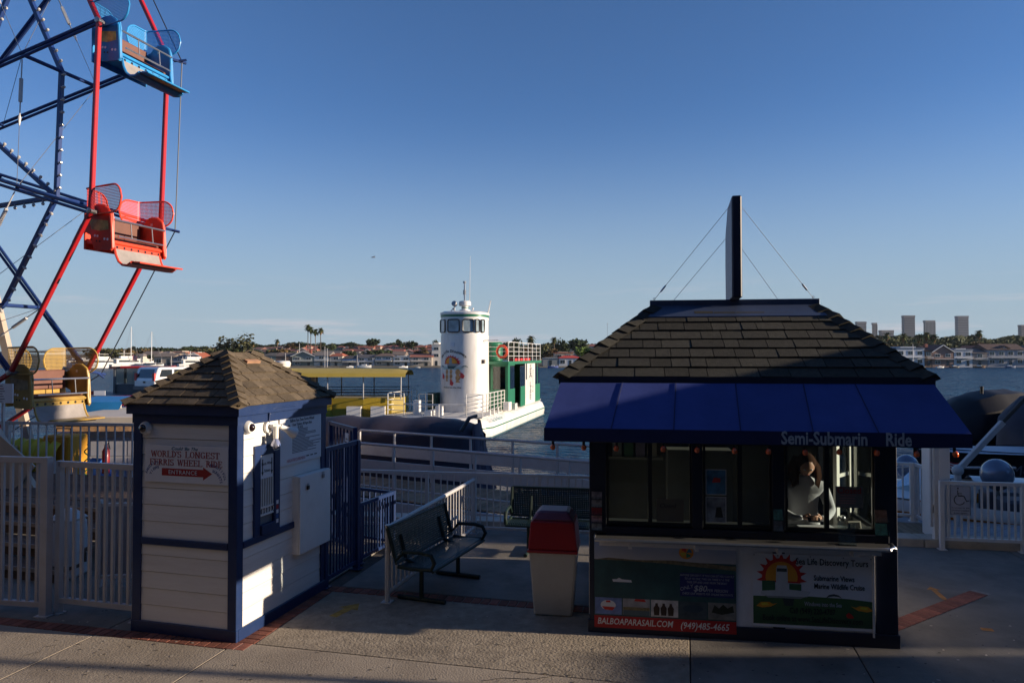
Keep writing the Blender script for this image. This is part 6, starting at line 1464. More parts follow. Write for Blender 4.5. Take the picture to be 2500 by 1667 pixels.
tb('cabin_wall', M_bgreen, CXL, CYB - .06, Z0, CXR - .07, CYB, CZT - .1); tb('cabin_wall', M_bgreen, CXL, CYF + .07, Z0, CXL + .06, CYB - .07, CZT - .1)
# upper deck rail
def railing(pts, z0, hs, nm='guard_rail', r_=.022, step=1.1, lean=0):
    for z_ in hs: MB().path([(x, y, z0 + z_) for x, y in pts], r_ if z_ == hs[-1] else r_ * .7, 6).build(nm, M_hull, bt)
    for i in range(len(pts) - 1):
        a, b_ = Vector((*pts[i], 0)), Vector((*pts[i + 1], 0)); n2 = max(1, round((b_ - a).length / step))
        for k in range(n2 + (1 if i == len(pts) - 2 else 0)):
            p = a.lerp(b_, k / n2); MB().tube((p.x, p.y, z0), (p.x, p.y, z0 + hs[-1]), r_ * 1.1, 6).build('stanchion', M_hull, bt)
railing([(CXL, CYF + .1), (CXR, CYF + .1), (CXR + .02, CYB)], CZT + .06, (.3, .55, .8, 1.08), step=1.3)
tb('mesh_screen', perforated('rail_mesh', (.42, .38, .36), .05, .3), CXR - .03, CYF + .3, CZT + .1, CXR - .025, CYB - .1, CZT + 1.05)
MB().path([(CXR - .35 + .28 * math.cos(a), CYF + .06, CZT + .60 + .32 * math.sin(a)) for a in [k * PI / 10 for k in range(20)]], .07, 8, closed=True).build('life_ring', mat('ring_orange', (.60, .07, .03), .5, 0, .05, 4), bt, smooth=True)
MB().lathe([(.55, 0), (.6, .05), (.6, 1.0), (.5, 1.1), (.001, 1.12)], 20, c=(-1.55, CYF + 1.4, CZT + .06)).build('tank', M_bgreen, bt, smooth=True)
for k in range(6): tb('cushion', mat('cushion_red', (.55, .03, .03), .6), CXR - .5, CYF + 2.2 + k * .75, CZT + .07, CXR - .1, CYF + 2.8 + k * .75, CZT + .22)
# bow rails and deck gear
railing([(-.45, 4.9), (-.45, .4), (-1.2, .15)], 1.04, (.25, .45, .65, .85, 1.08), step=.8)
railing([(-1.2, .15), (-2.5, -.1), (-4.4, .15)], 1.04, (.55, .60), step=1.3)
railing([(-4.4, .15), (-5.4, .5), (-5.4, 4.6)], 1.04, (.25, .5, .75, 1.08), step=.9)
railing([(-4.45, 2.4), (-3.7, 2.4)], 1.04, (.3, .6, .95), step=.4)
tb('deck_box', mat('deck_box_green', (.012, .05, .035), .5), -4.05, 2.6, 1.05, -3.62, 3.4, 2.05)
tb('deck_box', M_hull, -2.9, .5, 1.05, -2.55, .75, 1.5); tb('deck_box', M_hull, -4.2, .9, 1.05, -3.9, 1.2, 1.75); tb('bench', M_hull, -3.4, .3, 1.05, -3.05, 1.6, 1.28)
tb('fender_step', M_hull, -.36, 4.2, 1.05, -.05, 4.9, 1.5); tb('fender_step', M_hull, -.36, 5.6, 1.0, -.02, 6.2, 1.35)
for y in (1.2, 2.0, 2.9): MB().lathe([(.001, 0), (.05, 0), (.05, .3), (.09, .32), (.001, .34)], 8, c=(-.3, y, 1.02)).build('bollard', M_hull, bt)
text('Sea Life Discovery', .30, mat('hull_script', (.05, .22, .20), .5), bt, (.0, 1.55, .86), rot=(R(48), 0, PI / 2), shear=.3)
# black rail piece of a small boat next to it: mooring rope
# ---------------------------------------------------------------- yellow open ferry
M_yel = mat('ferry_yellow', (.34, .24, .02), .45, 0, .08, 2); M_canop = mat('canopy_mustard', (.50, .36, .06), .6, 0, .1, 1.2)
yf = thing('yellow_boat', 'yellow open passenger boat with long mustard canopy on posts', 'boat', (-5.6, 38.2, WATER_Z), R(2))
LB = 12
def yb_(name, mt, *a, **k): return bx(name, mt, yf, *a, **k)
rows = []
for x, w_, z0 in ((0, 1.0, .2), (-.6, 1.5, .05), (-2, 1.7, -.3), (-9, 1.7, -.3), (-12, 1.2, 0)):
    rows.append([(x, -w_ * .7, z0 - .1), (x, -w_, z0 + .3), (x, -w_ - .05, 1.85), (x, -w_ + .08, 1.85), (x, w_ - .08, 1.85), (x, w_ + .05, 1.85), (x, w_, z0 + .3), (x, w_ * .7, z0 - .1)])
q = MB().sheet(rows); q.f += [tuple(range(8)), tuple(32 + k for k in range(8))]; q.build('hull', M_yel, yf)
yb_('hull_panel', M_yel, -6.2, -1.81, .6, -3.6, -1.77, 1.7)
for z_ in (1.98, 2.12, 2.27): MB().tube((0, -1.7, z_), (-11.5, -1.7, z_), .02).build('guard_rail', M_black, yf); MB().tube((0, 1.7, z_), (-11.5, 1.7, z_), .02).build('guard_rail', M_black, yf)
text('Safe Boater', .30, mat('boat_name_green', (.10, .22, .02), .5), yf, (-4.3, -1.82, 1.3)); text('Newport Beach', .16, mat('boat_name_green', (.10, .22, .02)), yf, (-4.0, -1.82, .98))
rows = []
for i in range(25):
    x = .15 - 11.6 * i / 24; e = 1 - max(0, (x + .3) / .45) * .6
    rows.append([(x, -2.0, 2.92 * 1 + .0), (x, -1.9, 3.06 + .04 * e), (x, -1.2, 3.16 + .10 * e), (x, 0, 3.2 + .14 * e), (x, 1.2, 3.16 + .1 * e), (x, 1.9, 3.06), (x, 2.0, 2.92)])
MB().sheet(rows).build('canopy', M_canop, yf, smooth=True)
for x in (-.1, -2.0, -3.8, -5.6, -7.4, -9.2, -11): 
    for y in (-1.75, 1.75): MB().tube((x, y, 1.8), (x, y, 3.0), .035, 6).build('post', M_galv, yf)
yb_('wheel_stand', mat('stand_grey', (.12, .10, .10), .7), -6.6, -.6, 1.5, -4.9, .9, 2.95); yb_('stand_edge', M_rail, -4.9, -.7, 1.5, -4.7, -.4, 2.95)
MB().ball((-7.2, -.4, 2.0), .5, 12, 8, (1, .8, .7)).build('seat_cover', M_black, yf, smooth=True); yb_('engine_box', M_rail, -5.6, -1.2, 1.9, -5.2, -.8, 2.2)
MB().lathe([(.001, 0), (.20, 0), (.38, .12), (.42, .30), (.36, .42), (.001, .45)], 18, c=(-6.3, -.9, 3.3)).build('radar', M_hull, yf, smooth=True)
MB().ball((-6.5, -2.0, 3.06), .17, 10, 8, (1.3, .6, .8)).build('fender', M_hull, yf, smooth=True)
for x in (-2.4, -1.2): yb_('deck_box', M_hull, x - .35, -2.25, .75, x + .35, -1.83, 1.45)
# covered boat in front
M_tarp2 = mat('purple_grey_tarp', (.075, .06, .09), .8, 0, .2, 2, .3, 12)
tbt = thing('covered_boat', 'long boat under a dark purple tarpaulin moored behind the gangway', 'boat', (-3.6, 19.2, WATER_Z), R(-2))
rows = []
nx = 46
for i in range(nx):
    u = i / (nx - 1); x = -4.6 + 7.35 * u
    e = min(1, (1 - u) * 9) ** .5; rid = 2.36 + .03 * math.sin(i * .9) - .12 * max(0, math.sin(u * 9)) * .3
    fl = .0 if u < .9 else (u - .9) * 2.2
    w_ = 1.15 * (.35 + .65 * e); top = rid - (1 - e) * .35
    cr_ = .035 * math.sin(i * 1.7)
    rows.append([(x + fl * (0 if j in (4, 5) else .6), y * w_ + cr_ * (1 - abs(abs(y) - .5)), z) for j, (y, z) in enumerate([(-1.15, .35), (-1.12, 1.2), (-1.02, top - .35), (-.75, top - .12), (-.25, top), (.25, top), (.75, top - .12), (1.02, top - .4), (1.15, .35)])])
q = MB().sheet(rows); q.build('tarpaulin', M_tarp, tbt, smooth=True)
rows = []
for i in range(33):
    a = -PI / 2 + PI * i / 32; pl = .05 * math.sin(i * 2.6)
    rows.append([(2.62 + (.28 + pl * k_) * math.cos(a) * (.5 + k_ * 1.3), (.75 + .3 * k_) * math.sin(a) * (1 + pl * .3), 2.25 - k_ * 1.75) for k_ in (0, .12, .35, .6, .85, 1.0)])
MB().sheet(rows).build('tarpaulin_end', M_tarp2, tbt, smooth=True)
MB().path([(2.35, -1.05, 2.1), (2.55, -.9, 2.42), (2.7, -.6, 2.45)], .05, 6).build('strap', M_black, tbt, smooth=True)
MB().sheet([[(x, -1.0 * k, .3), (x, -.5 * k, -.3), (x, .5 * k, -.3), (x, 1.0 * k, .3)] for x, k in ((-4.6, 1), (0, 1.05), (2, .9), (3.0, .3))]).build('hull', M_black, tbt)

# ---------------------------------------------------------------- car ferry with a white SUV
cf = thing('car_ferry', 'red and grey car ferry with a red roofed pilot shelter', 'ferry', at(300, 965, 48), R(3)); cf.location.z = WATER_Z
def cfb(name, mt, *a, **k): return bx(name, mt, cf, *a, **k)
M_fr = mat('ferry_red', (.50, .03, .03), .45, 0, .1, 2); M_fgrey = mat('ferry_grey', (.10, .11, .12), .6, 0, .1, 2)
q = MB(); q.prism([(-3.2, 1.35), (-2.6, .2), (7, .2), (7.8, 1.35)], -1.8, 4.2, 'xz'); q.build('hull', M_fr, cf)
cfb('deck', M_fgrey, -3.0, -1.7, 1.355, 7.6, 4.1, 1.40)
for x0, x1 in ((-3.1, -.9), (.2, 6.5)): MB().beam((x0, -1.85, 1.45 if x0 < 0 else 1.3), (x1, -1.85, 1.62 if x0 < 0 else 1.45), .06, .22).build('rub_rail', M_fr, cf)
cfb('shelter_roof', M_fr, -.8, 1.2, 3.12, 2.3, 3.0, 3.28, bev=.03); cfb('shelter_roof_end', mat('roof_brown', (.12, .05, .04), .7), -1.5, 1.25, 3.1, -.81, 2.95, 3.25)
for x in (-1.2, .45, 2.1): 
    for y in (1.35, 2.85): cfb('post', M_fgrey, x - .07, y - .07, 1.4, x + .07, y + .07, 3.1)
cfb('shelter_glass', M_glass_d, -1.1, 1.33, 2.1, .3, 1.36, 3.1); cfb('pilot_box', M_fgrey, -1.2, 1.4, 1.4, .4, 2.8, 2.05)
cfb('sign_board', M_paper, -.9, -1.92, 1.45, -.2, -1.88, 1.75)
def stripey(p):
    t_ = thing('striped_boat_cover', 'navy and white striped cover on a small boat left of the car ferry', 'boat', p, R(-20))
    for k in range(5):
        rows = [[(-1.6 + 3.3 * i / 10, -.6 + .25 * k + .25 * j, 1.3 - .55 * (i / 10) ** 2 + .10 * math.sin(i * 1.2 + k)) for j in (0, 1)] for i in range(11)]
        MB().sheet(rows).build('stripe', M_signw if k % 2 else mat('cover_navy', (.02, .03, .13), .6), t_, smooth=True)
    MB().prism([(-1.7, 1.2), (1.7, .6), (1.3, .0), (-1.4, .0)], -.6, .6, 'xz').build('hull', M_hull, t_)
stripey(at(262, 935, 40) * 1.0); bpy.data.objects['striped_boat_cover'].location.z = WATER_Z + .35
sv = thing('white_car', 'white four-wheel-drive car with dark windows parked on the car ferry', 'car', at(352, 960, 47) , R(-24)); sv.location.z = WATER_Z + 1.40
M_car = mat('car_white', (.78, .77, .76), .25, 0, .03, 2, coat=.8); M_cg = mat('car_glass', (.02, .025, .03), .06, 0, .2, 2, coat=1.0)
W2, LC = .95, 4.8
prof = [(0, .35), (0, .95), (.05, 1.12), (.28, 1.78), (.5, 1.84), (2.9, 1.82), (3.5, 1.2), (4.75, 1.05), (4.8, .35)]
q = MB(); q.prism(prof, -W2, W2, 'yz'); q.build('body', M_car, sv, bev=.05)
def qd(name, mt, pts, parent=sv): return MB().add(pts, [tuple(range(len(pts)))]).build(name, mt, parent)
qd('rear_window', M_cg, [(-.78, .045, 1.13), (.78, .045, 1.13), (.66, .25, 1.70), (-.66, .25, 1.70)])
for s_ in (-1, 1):
    qd('side_window', M_cg, [(s_ * .952, .35, 1.2), (s_ * .952, 1.35, 1.2), (s_ * .952, 1.35, 1.68), (s_ * .952, .52, 1.68)]); qd('side_window', M_cg, [(s_ * .952, 1.5, 1.2), (s_ * .952, 3.3, 1.2), (s_ * .952, 2.85, 1.68), (s_ * .952, 1.5, 1.68)])
    bx('tail_light', M_fr, sv, s_ * .84 - .09, -.012, .95, s_ * .84 + .09, .10, 1.45)
    for y in (.95, 3.85):
        Mw = Matrix.Rotation(PI / 2, 3, 'Y'); w_ = MB().lathe([(.001, -.11), (.33, -.11), (.36, -.06), (.36, .06), (.33, .11), (.001, .11)], 18, c=(s_ * .86, y, .36), M=Mw).build('wheel', M_black, sv, smooth=True)
        MB().lathe([(.001, -.115), (.2, -.115), (.2, .115), (.001, .115)], 14, c=(s_ * .86, y, .36), M=Mw).build('rim', M_steel, w_)
bx('bumper', M_fgrey, sv, -.93, -.10, .35, .93, .02, .60, bev=.03); bx('handle', M_black, sv, -.10, -.025, .80, .10, .0, .92); bx('number_plate', M_paper, sv, -.2, -.012, .62, .2, -.001, .74)
for s_ in (-.6, .6): MB().tube((s_, .5, 1.88), (s_, 2.6, 1.87), .02).build('roof_rack', M_black, sv)

# ---------------------------------------------------------------- right side: boats, dock, davit
def cover_boat(label, p, rz, L_, W_, H_, mt, hull_mt):
    t_ = thing('covered_boat', label, 'boat', (p.x, p.y, WATER_Z), rz); rows = []
    for i in range(21):
        u = i / 20; x = -L_ / 2 + L_ * u; e = max(.02, 1 - abs(2 * u - 1) ** 4) ** .5; h = H_ * (.78 + .22 * math.sin(PI * min(1, u * 1.25))) * (.6 + .4 * e) + .03 * math.sin(i * 2.3)
        rows.append([(x, y * W_ / 2 * e, z) for y, z in ((-1, .75), (-.95, h * .75), (-.6, h * .95), (0, h), (.6, h * .95), (.95, h * .75), (1, .75))])
    q = MB().sheet(rows); q.build('tarpaulin', mt, t_, smooth=True)
    rows = []
    for i in range(13):
        u = i / 12; x = -L_ / 2 + L_ * u; e = max(.02, 1 - abs(2 * u - 1) ** 3) ** .6
        rows.append([(x * 1.02, y * W_ / 2 * e, z) for y, z in ((-.97, .8), (-.85, .2), (-.4, -.25), (.4, -.25), (.85, .2), (.97, .8))])
    MB().sheet(rows).build('hull', hull_mt, t_, smooth=True)
    MB().path([(-L_ * .3, -W_ * .3, H_ * .95), (-L_ * .3, -W_ * .3, H_ * 1.06)], .06, 6).build('cleat', M_black, t_)
    return t_
M_bt = mat('black_tarp', (.006, .0055, .01), .6, 0, .2, 2, .3, 10)
b1c = cover_boat('black covered motor boat with a pale gunwale moored right of the kiosk roof', Vector((20.2, 29, 0)), R(8), 6.8, 2.6, 2.65, M_bt, M_black)
b2c = cover_boat('larger dark purple covered boat cut by the right edge of the picture', Vector((20.3, 25.5, 0)), R(40), 8.0, 3.0, 2.75, mat('tarp_plum', (.025, .02, .035), .7, 0, .2, 2, .3, 10), M_black)
b2c.location.x = 19.6
gn = thing('motor_boat', 'black motor boat with a pale foredeck moored behind the right fence', 'boat', (14.8, 21.5, WATER_Z), R(-8))
rows = []
for i in range(13):
    u = i / 12; x = -2.6 + 6.4 * u; e = (1 - (1 - u) ** 3) if u < .5 else 1; e = max(.05, e)
    rows.append([(x, y * 1.15 * e, z) for y, z in ((-1, 1.15 + .1 * (1 - u)), (-.85, .3), (0, -.2), (.85, .3), (1, 1.15 + .1 * (1 - u)))])
MB().sheet(rows).build('hull', M_black, gn, smooth=True)
MB().sheet([[(x, y * e, 1.18 + .1 * (1 - abs(y))) for y in (-1.1, -.5, 0, .5, 1.1)] for x, e in ((-2.5, .1), (-2.0, .5), (-1.2, .8), (0, .97), (1.4, 1.0))]).build('foredeck', mat('foredeck_grey', (.45, .45, .5), .4), gn, smooth=True)
text('Momma', .42, mat('dull_lettering', (.12, .12, .13), .6), gn, (.2, -1.13, .72), shear=.1)
bx('cover', M_bt, gn, .9, -1.05, 1.2, 3.6, 1.05, 1.9, bev=.2)
def speedboat(label, p, rz, L_=5.6):
    t_ = thing('speedboat', label, 'boat', p, rz); rows = []
    for i in range(15):
        u = i / 14; x = -L_ / 2 + L_ * u; e = max(.03, 1 - u ** 3.2)
        rows.append([(x, y * 1.05 * e, z + .25 * u * (1 if z > 0 else .5)) for y, z in ((-1, .72), (-1.02, .55), (-.95, .42), (-.88, .2), (-.5, -.15), (0, -.3), (.5, -.15), (.88, .2), (.95, .42), (1.02, .55), (1, .72))])
    q = MB().sheet(rows); q.f.append(tuple(range(11))); q.build('hull', M_hull, t_, smooth=True)
    o_ = mat('stripe_orange', (.55, .20, .03), .4)
    for s_ in (-1, 1):
        MB().sheet([[(x_, s_ * (y_ * 1.0 + .015), z_) for y_, z_ in ((1.02 * e, .50 + k), (.955 * e, .42 + k), (.92 * e, .30 + k))] for x_, e, k in [(-L_ / 2 + L_ * u, max(.03, 1 - u ** 3.2) * 1.05, .25 * u) for u in [i / 14 for i in range(14)]]]).build('stripe', o_, t_, smooth=True)
    MB().sheet([[(x_, y_ * e * 1.0, .75 + .25 * (x_ / L_ + .5) + .08 * (1 - y_ * y_)) for y_ in (-1, -.5, 0, .5, 1)] for x_, e in [(-L_ / 2 + L_ * u, max(.03, 1 - u ** 3.2) * 1.03) for u in [.5 + .5 * i / 8 for i in range(8)]]]).build('foredeck', M_hull, t_, smooth=True)
    bx('cockpit_floor', mat('cockpit_tan', (.35, .22, .13), .7), t_, -L_ / 2 + .1, -.9, .2, .3, .9, .25)
    for y in (-.45, .45): bx('seat', mat('seat_dark', (.05, .05, .07), .6), t_, -1.5, y - .3, .25, -.9, y + .3, .95, bev=.05)
    for s_ in (-1, 1): MB().add([(.9, 0, .98), (.1, s_ * .92, .92), (-.05, s_ * .85, 1.38), (.45, 0, 1.45)], [(0, 1, 2, 3)]).build('windscreen', M_glass_d, t_)
    MB().path([(.1, -.92, .92), (-.05, -.85, 1.38), (.45, 0, 1.45), (-.05, .85, 1.38), (.1, .92, .92)], .018, 6).build('windscreen_frame', M_steel, t_)
    return t_
speedboat('white and orange speedboat moored behind the wheelchair sign', Vector((8.7, 14.6, WATER_Z + .3)), R(165))
speedboat('white and orange speedboat seen through the fence corner right of the kiosk', Vector((7.1, 16.2, WATER_Z + .3)), R(-28), 5.0)
speedboat('white and orange speedboat at the right edge behind the fence', Vector((12.2, 15.2, WATER_Z + .35)), R(172), 5.4)
for lab, px, py, Y_, r_ in (('silver grey dome fender left, above the fence corner', 2214, 1138, 15.5, .24), ('silver grey dome fender right, beside the davit', 2434, 1158, 14.5, .30)):
    t_ = thing('dome_fender', lab, 'fender', at(px, py, Y_)); MB().ball((0, 0, 0), r_, 20, 12, (1.0, 1.0, 1.05)).build('dome', mat('dome_silver', (.15, .19, .27), .25, .3, .1, 2, coat=.5), t_, smooth=True)
    MB().tube((0, 0, -1.2), (0, 0, -r_ * .4), .04).build('stem', M_galv, t_)
dv_ = thing('davit', 'white and dark steel davit arm slanting up to the right behind the right fence', 'davit', at(2335, 1152, 13.2))
P0_ = at(2338, 1148, 13.2) - dv_.location; P1_ = at(2448, 1030, 13.2) - dv_.location; P2_ = at(2512, 962, 13.2) - dv_.location
MB().beam(P0_, P1_, .085, .10).build('arm', M_rail, dv_, bev=.01); MB().beam(P1_, P2_, .05, .07).build('arm_extension', mat('arm_dark', (.08, .07, .06), .6), dv_, bev=.01)
MB().ball(P0_, .10, 10, 8).tube(P0_, P0_ + Vector((0, 0, -1.6)), .06).build('base', M_rail, dv_, smooth=True); MB().tube(P0_ + Vector((-.25, 0, .12)), P0_ + Vector((-1.1, .0, .05)), .02).build('strut', M_rail, dv_)
fl_ = thing('flag', 'small red and white striped flag with blue corner behind the right fence', 'flag', at(2300, 1150, 13.8), R(0))
MB().tube((-.02, 0, -.9), (.02, 0, .35), .012).build('pole', M_rail, fl_)
for k in range(7): MB().sheet([[(.03 + .36 * i / 8, .03 * math.sin(i * .9), .20 - .024 * (k + j) - .05 * i / 8 + .012 * math.sin(i * 1.1)) for j in (0, 1)] for i in range(9)]).build('stripe', M_wr if k % 2 == 0 else M_paper, fl_)
MB().sheet([[(.03 + .16 * i / 3, .03 * math.sin(i * .9) - .004, .20 - .024 * j * 3.2 - .05 * i / 8) for j in (0, 1)] for i in range(4)]).build('canton', M_navy, fl_)
# docks
dk = thing('boarding_deck', 'brown plank boarding deck between the kiosk and the white gate column', 'deck', (4.6, 10.95, .0), R(-10)); pm2 = MB().box(0, 0, -.05, .10, 1.5, 0).mesh('plank', M_wood, bev=.003)
for i in range(20): link('plank', pm2, dk, (i * .108, 0, -.0 + random.uniform(-.003, .003)))
fdk = thing('float_dock', 'grey dock surfaced with diagonal boards behind the right fence', 'dock', (6.9, 10.95, -.33), R(-8)); M_dg = mat('dock_grey', (.30, .30, .31), .8, 0, .12, 2)
bx('float', M_dg, fdk, 0, 0, -.6, 8, 3.2, -.03); 
for i in range(44):
    a = Vector((-3 + i * .28, 0, 0)); b_ = a + Vector((3.1, 3.1, 0))
    if a.x < .02: a = a + Vector((1, 1, 0)) * (.02 - a.x)
    if b_.x > 7.98: b_ = b_ - Vector((1, 1, 0)) * (b_.x - 7.98)
    if (b_ - a).length > .3 and b_.x > a.x: MB().beam(a + Vector((0, 0, -.012)), b_ + Vector((0, 0, -.012)), .185, .022).build('board', M_dg, fdk)
hp_ = thing('handrail', 'white pipe handrail on the docks above the right fence', 'railing', at(2180, 1140, 17)); MB().path([(0, 0, 0), (.1, 0, -.0), (2.9, 0, -.02)], .03, 6).build('rail', M_rail, hp_)
# ---------------------------------------------------------------- far shore: land, houses, trees, boats, towers
def shoreY(x): return 240 + .05 * x
def zone(px): return ('far left shore above the yachts' if px < 380 else 'left shore beside the booth roof' if px < 640 else 'far shore around the tall palms' if px < 820 else 'far shore between palms and tour boat' if px < 1090 else 'far shore right of the tour boat' if px < 1560 else 'right shore beside the kiosk roof' if px < 2260 else 'right shore near the picture edge')
def sm(a, b_, x): t_ = min(1, max(0, (x - a) / (b_ - a))); return t_ * t_ * (3 - 2 * t_)
def land(x, y):
    d = y - shoreY(x); h = -.8 + .9 * sm(1, 25, d)
    h += 7.0 * sm(90, 260, d) * sm(-260, -150, x) * (1 - sm(0, 60, x)) + 13.0 * sm(60, 380, d) * sm(30, 120, x) + 3 * sm(60, 500, d)
    h += 1.2 * math.sin(x * .031) * sm(100, 300, d)
    return h
rows = []
xs_ = [-1600 + 3200 * (i / 60) for i in range(61)]
for dd in (-.5, 0, 3, 8, 30, 60, 90, 130, 180, 230, 300, 400, 600, 1000, 2400): rows.append([(x, shoreY(x) + dd, land(x, shoreY(x) + dd) if dd > 0 else (-3 if dd < 0 else -.82)) for x in xs_])
MB().sheet(rows).build('land', mat('shore_ground', (.12, .10, .065), .95, 0, .4, .05, .3, .5), kind='structure', smooth=True)
M_sand = mat('sand', (.16, .14, .11), .9, 0, .15, .3)
MB().sheet([[(x, shoreY(x) + d_, z) for x in xs_] for d_, z in ((-2.0, -1.25), (-.52, -1.0), (-.51, -.79))]).build('beach', M_sand, kind='structure')
# hills
rows = []
for j, (Y_, k) in enumerate(((2800, 0), (2850, .7), (2950, 1), (3050, 0))):
    rows.append([(x, Y_, 20 + k * (8 * math.exp(-((x + 520) / 110) ** 2) + 22 * math.exp(-((x + 380) / 160) ** 2) + 20 * math.exp(-((x - 1850) / 240) ** 2) + 18 * math.exp(-((x - 1400) / 200) ** 2) + 8 * math.sin(x * .01) + 5 * math.sin(x * .037))) for x in range(-2400, 2401, 40)])
MB().sheet(rows).build('hills', mat('hill_scrub', (.17, .18, .17), .95, 0, .2, .01), kind='structure', smooth=True)
M_trim = mat('house_trim', (.70, .69, .66), .6, 0, .04, 1)
def hmat(rgb, roof=False):
    nm = ('roof_' if roof else 'wall_') + '_'.join('%02d' % int(c * 99) for c in rgb); return mat(nm, rgb, .85 if roof else .75, 0, .12 if roof else .06, 1.2, .4 if roof else .0, 3)
win_me = {}
def window_at(parent, x, z, w, h, y=-.0):
    key = (round(w, 1), round(h, 1))
    if key not in win_me:
        w_, h_ = key
        win_me[key] = (MB().box(-w_ / 2 - .1, -.08, -h_ / 2 - .1, w_ / 2 + .1, -.01, h_ / 2 + .1).mesh('window', M_trim), MB().box(-w_ / 2, -.10, -h_ / 2, -.04, -.081, h_ / 2).box(.04, -.10, -h_ / 2, w_ / 2, -.081, h_ / 2).mesh('pane', M_fpane))
    a, b_ = win_me[key]; f = link('window', a, parent, (x, y, z)); link('pane', b_, f)
def house(px0, px1, pyr, wall, roof, style, label, Y=None, storeys=2, zb=-.65, depth=9, group=None, balcony=True, nw=None, chimney=None):
    Y = Y or shoreY(0) + 4
    x0, x1 = (px0 - CX) / FPX * Y, (px1 - CX) / FPX * Y; W = x1 - x0; top = at(CX, pyr, Y).z; H = top - zb
    t_ = thing('house', label, 'house', ((x0 + x1) / 2, Y, zb), R(random.uniform(-2, 2)), group); w = W / 2
    rh = {'flat': .12, 'gable': .34, 'side': .26, 'hip': .24}[style] * H; we = H - rh
    wm_, rm = hmat(wall), hmat(roof, True)
    bx('wall', wm_, t_, -w, 0, -.6, w, depth, we)
    o = .35
    if style == 'flat': bx('roof', rm, t_, -w - .15, -.2, we, w + .15, depth + .2, we + rh * .5); bx('parapet', wm_, t_, -w * .6, 1.0, we + rh * .5, w * .5, depth - 1, H)
    elif style == 'gable':
        MB().prism([(-w - o, we - .12), (0, H), (w + o, we - .12), (w + o, we + .10), (0, H + .25), (-w - o, we + .10)], -.4, depth + .3, 'xz').build('roof', rm, t_)
        MB().prism([(-w, we), (w, we), (0, H - .02)], .0, .2, 'xz').build('gable_wall', wm_, t_)
        for s_ in (-1, 1): MB().beam((s_ * (w + o), -.45, we - .02), (0, -.45, H + .10), .12, .26).build('barge_board', M_trim, t_)
    elif style == 'side': MB().prism([(-.5, we - .1), (depth / 2, H), (depth + .5, we - .1)], -w - o, w + o, 'yz').build('roof', rm, t_)
    else: MB().add([(-w - o, -o, we), (w + o, -o, we), (w + o, depth + o, we), (-w - o, depth + o, we), (-w * .45, depth * .45, H), (w * .45, depth * .45, H), (w * .45, depth * .55, H), (-w * .45, depth * .55, H)], [(0, 1, 5, 4), (1, 2, 6, 5), (2, 3, 7, 6), (3, 0, 4, 7), (4, 5, 6, 7), (3, 2, 1, 0)]).build('roof', rm, t_)
    sh = we / storeys; n_ = nw or max(1, int(W / 2.6))
    for s_ in range(storeys):
        for i in range(n_):
            if s_ == 0 and i == n_ // 2: bx('door', M_fpane, t_, -w + W * (i + .5) / n_ - .45, -.06, .0, -w + W * (i + .5) / n_ + .45, -.01, sh * .72); continue
            window_at(t_, -w + W * (i + .5) / n_, sh * (s_ + .52), min(1.6, W / n_ * .6), sh * .45)
    if balcony and storeys > 1: bx('balcony', M_trim, t_, -w * .9, -1.2, sh - .12, w * .9, -.0, sh + .02); bx('balcony_rail', M_trim if random.random() < .5 else hmat(tuple(c * .8 for c in wall)), t_, -w * .9, -1.22, sh + .35, w * .9, -1.16, sh + .45)
    if chimney is not None: bx('chimney', hmat(chimney), t_, w * .35, 2.5, we * .6, w * .35 + .9, 3.4, H + .7)
    return t_
T = (.36, .10, .05)
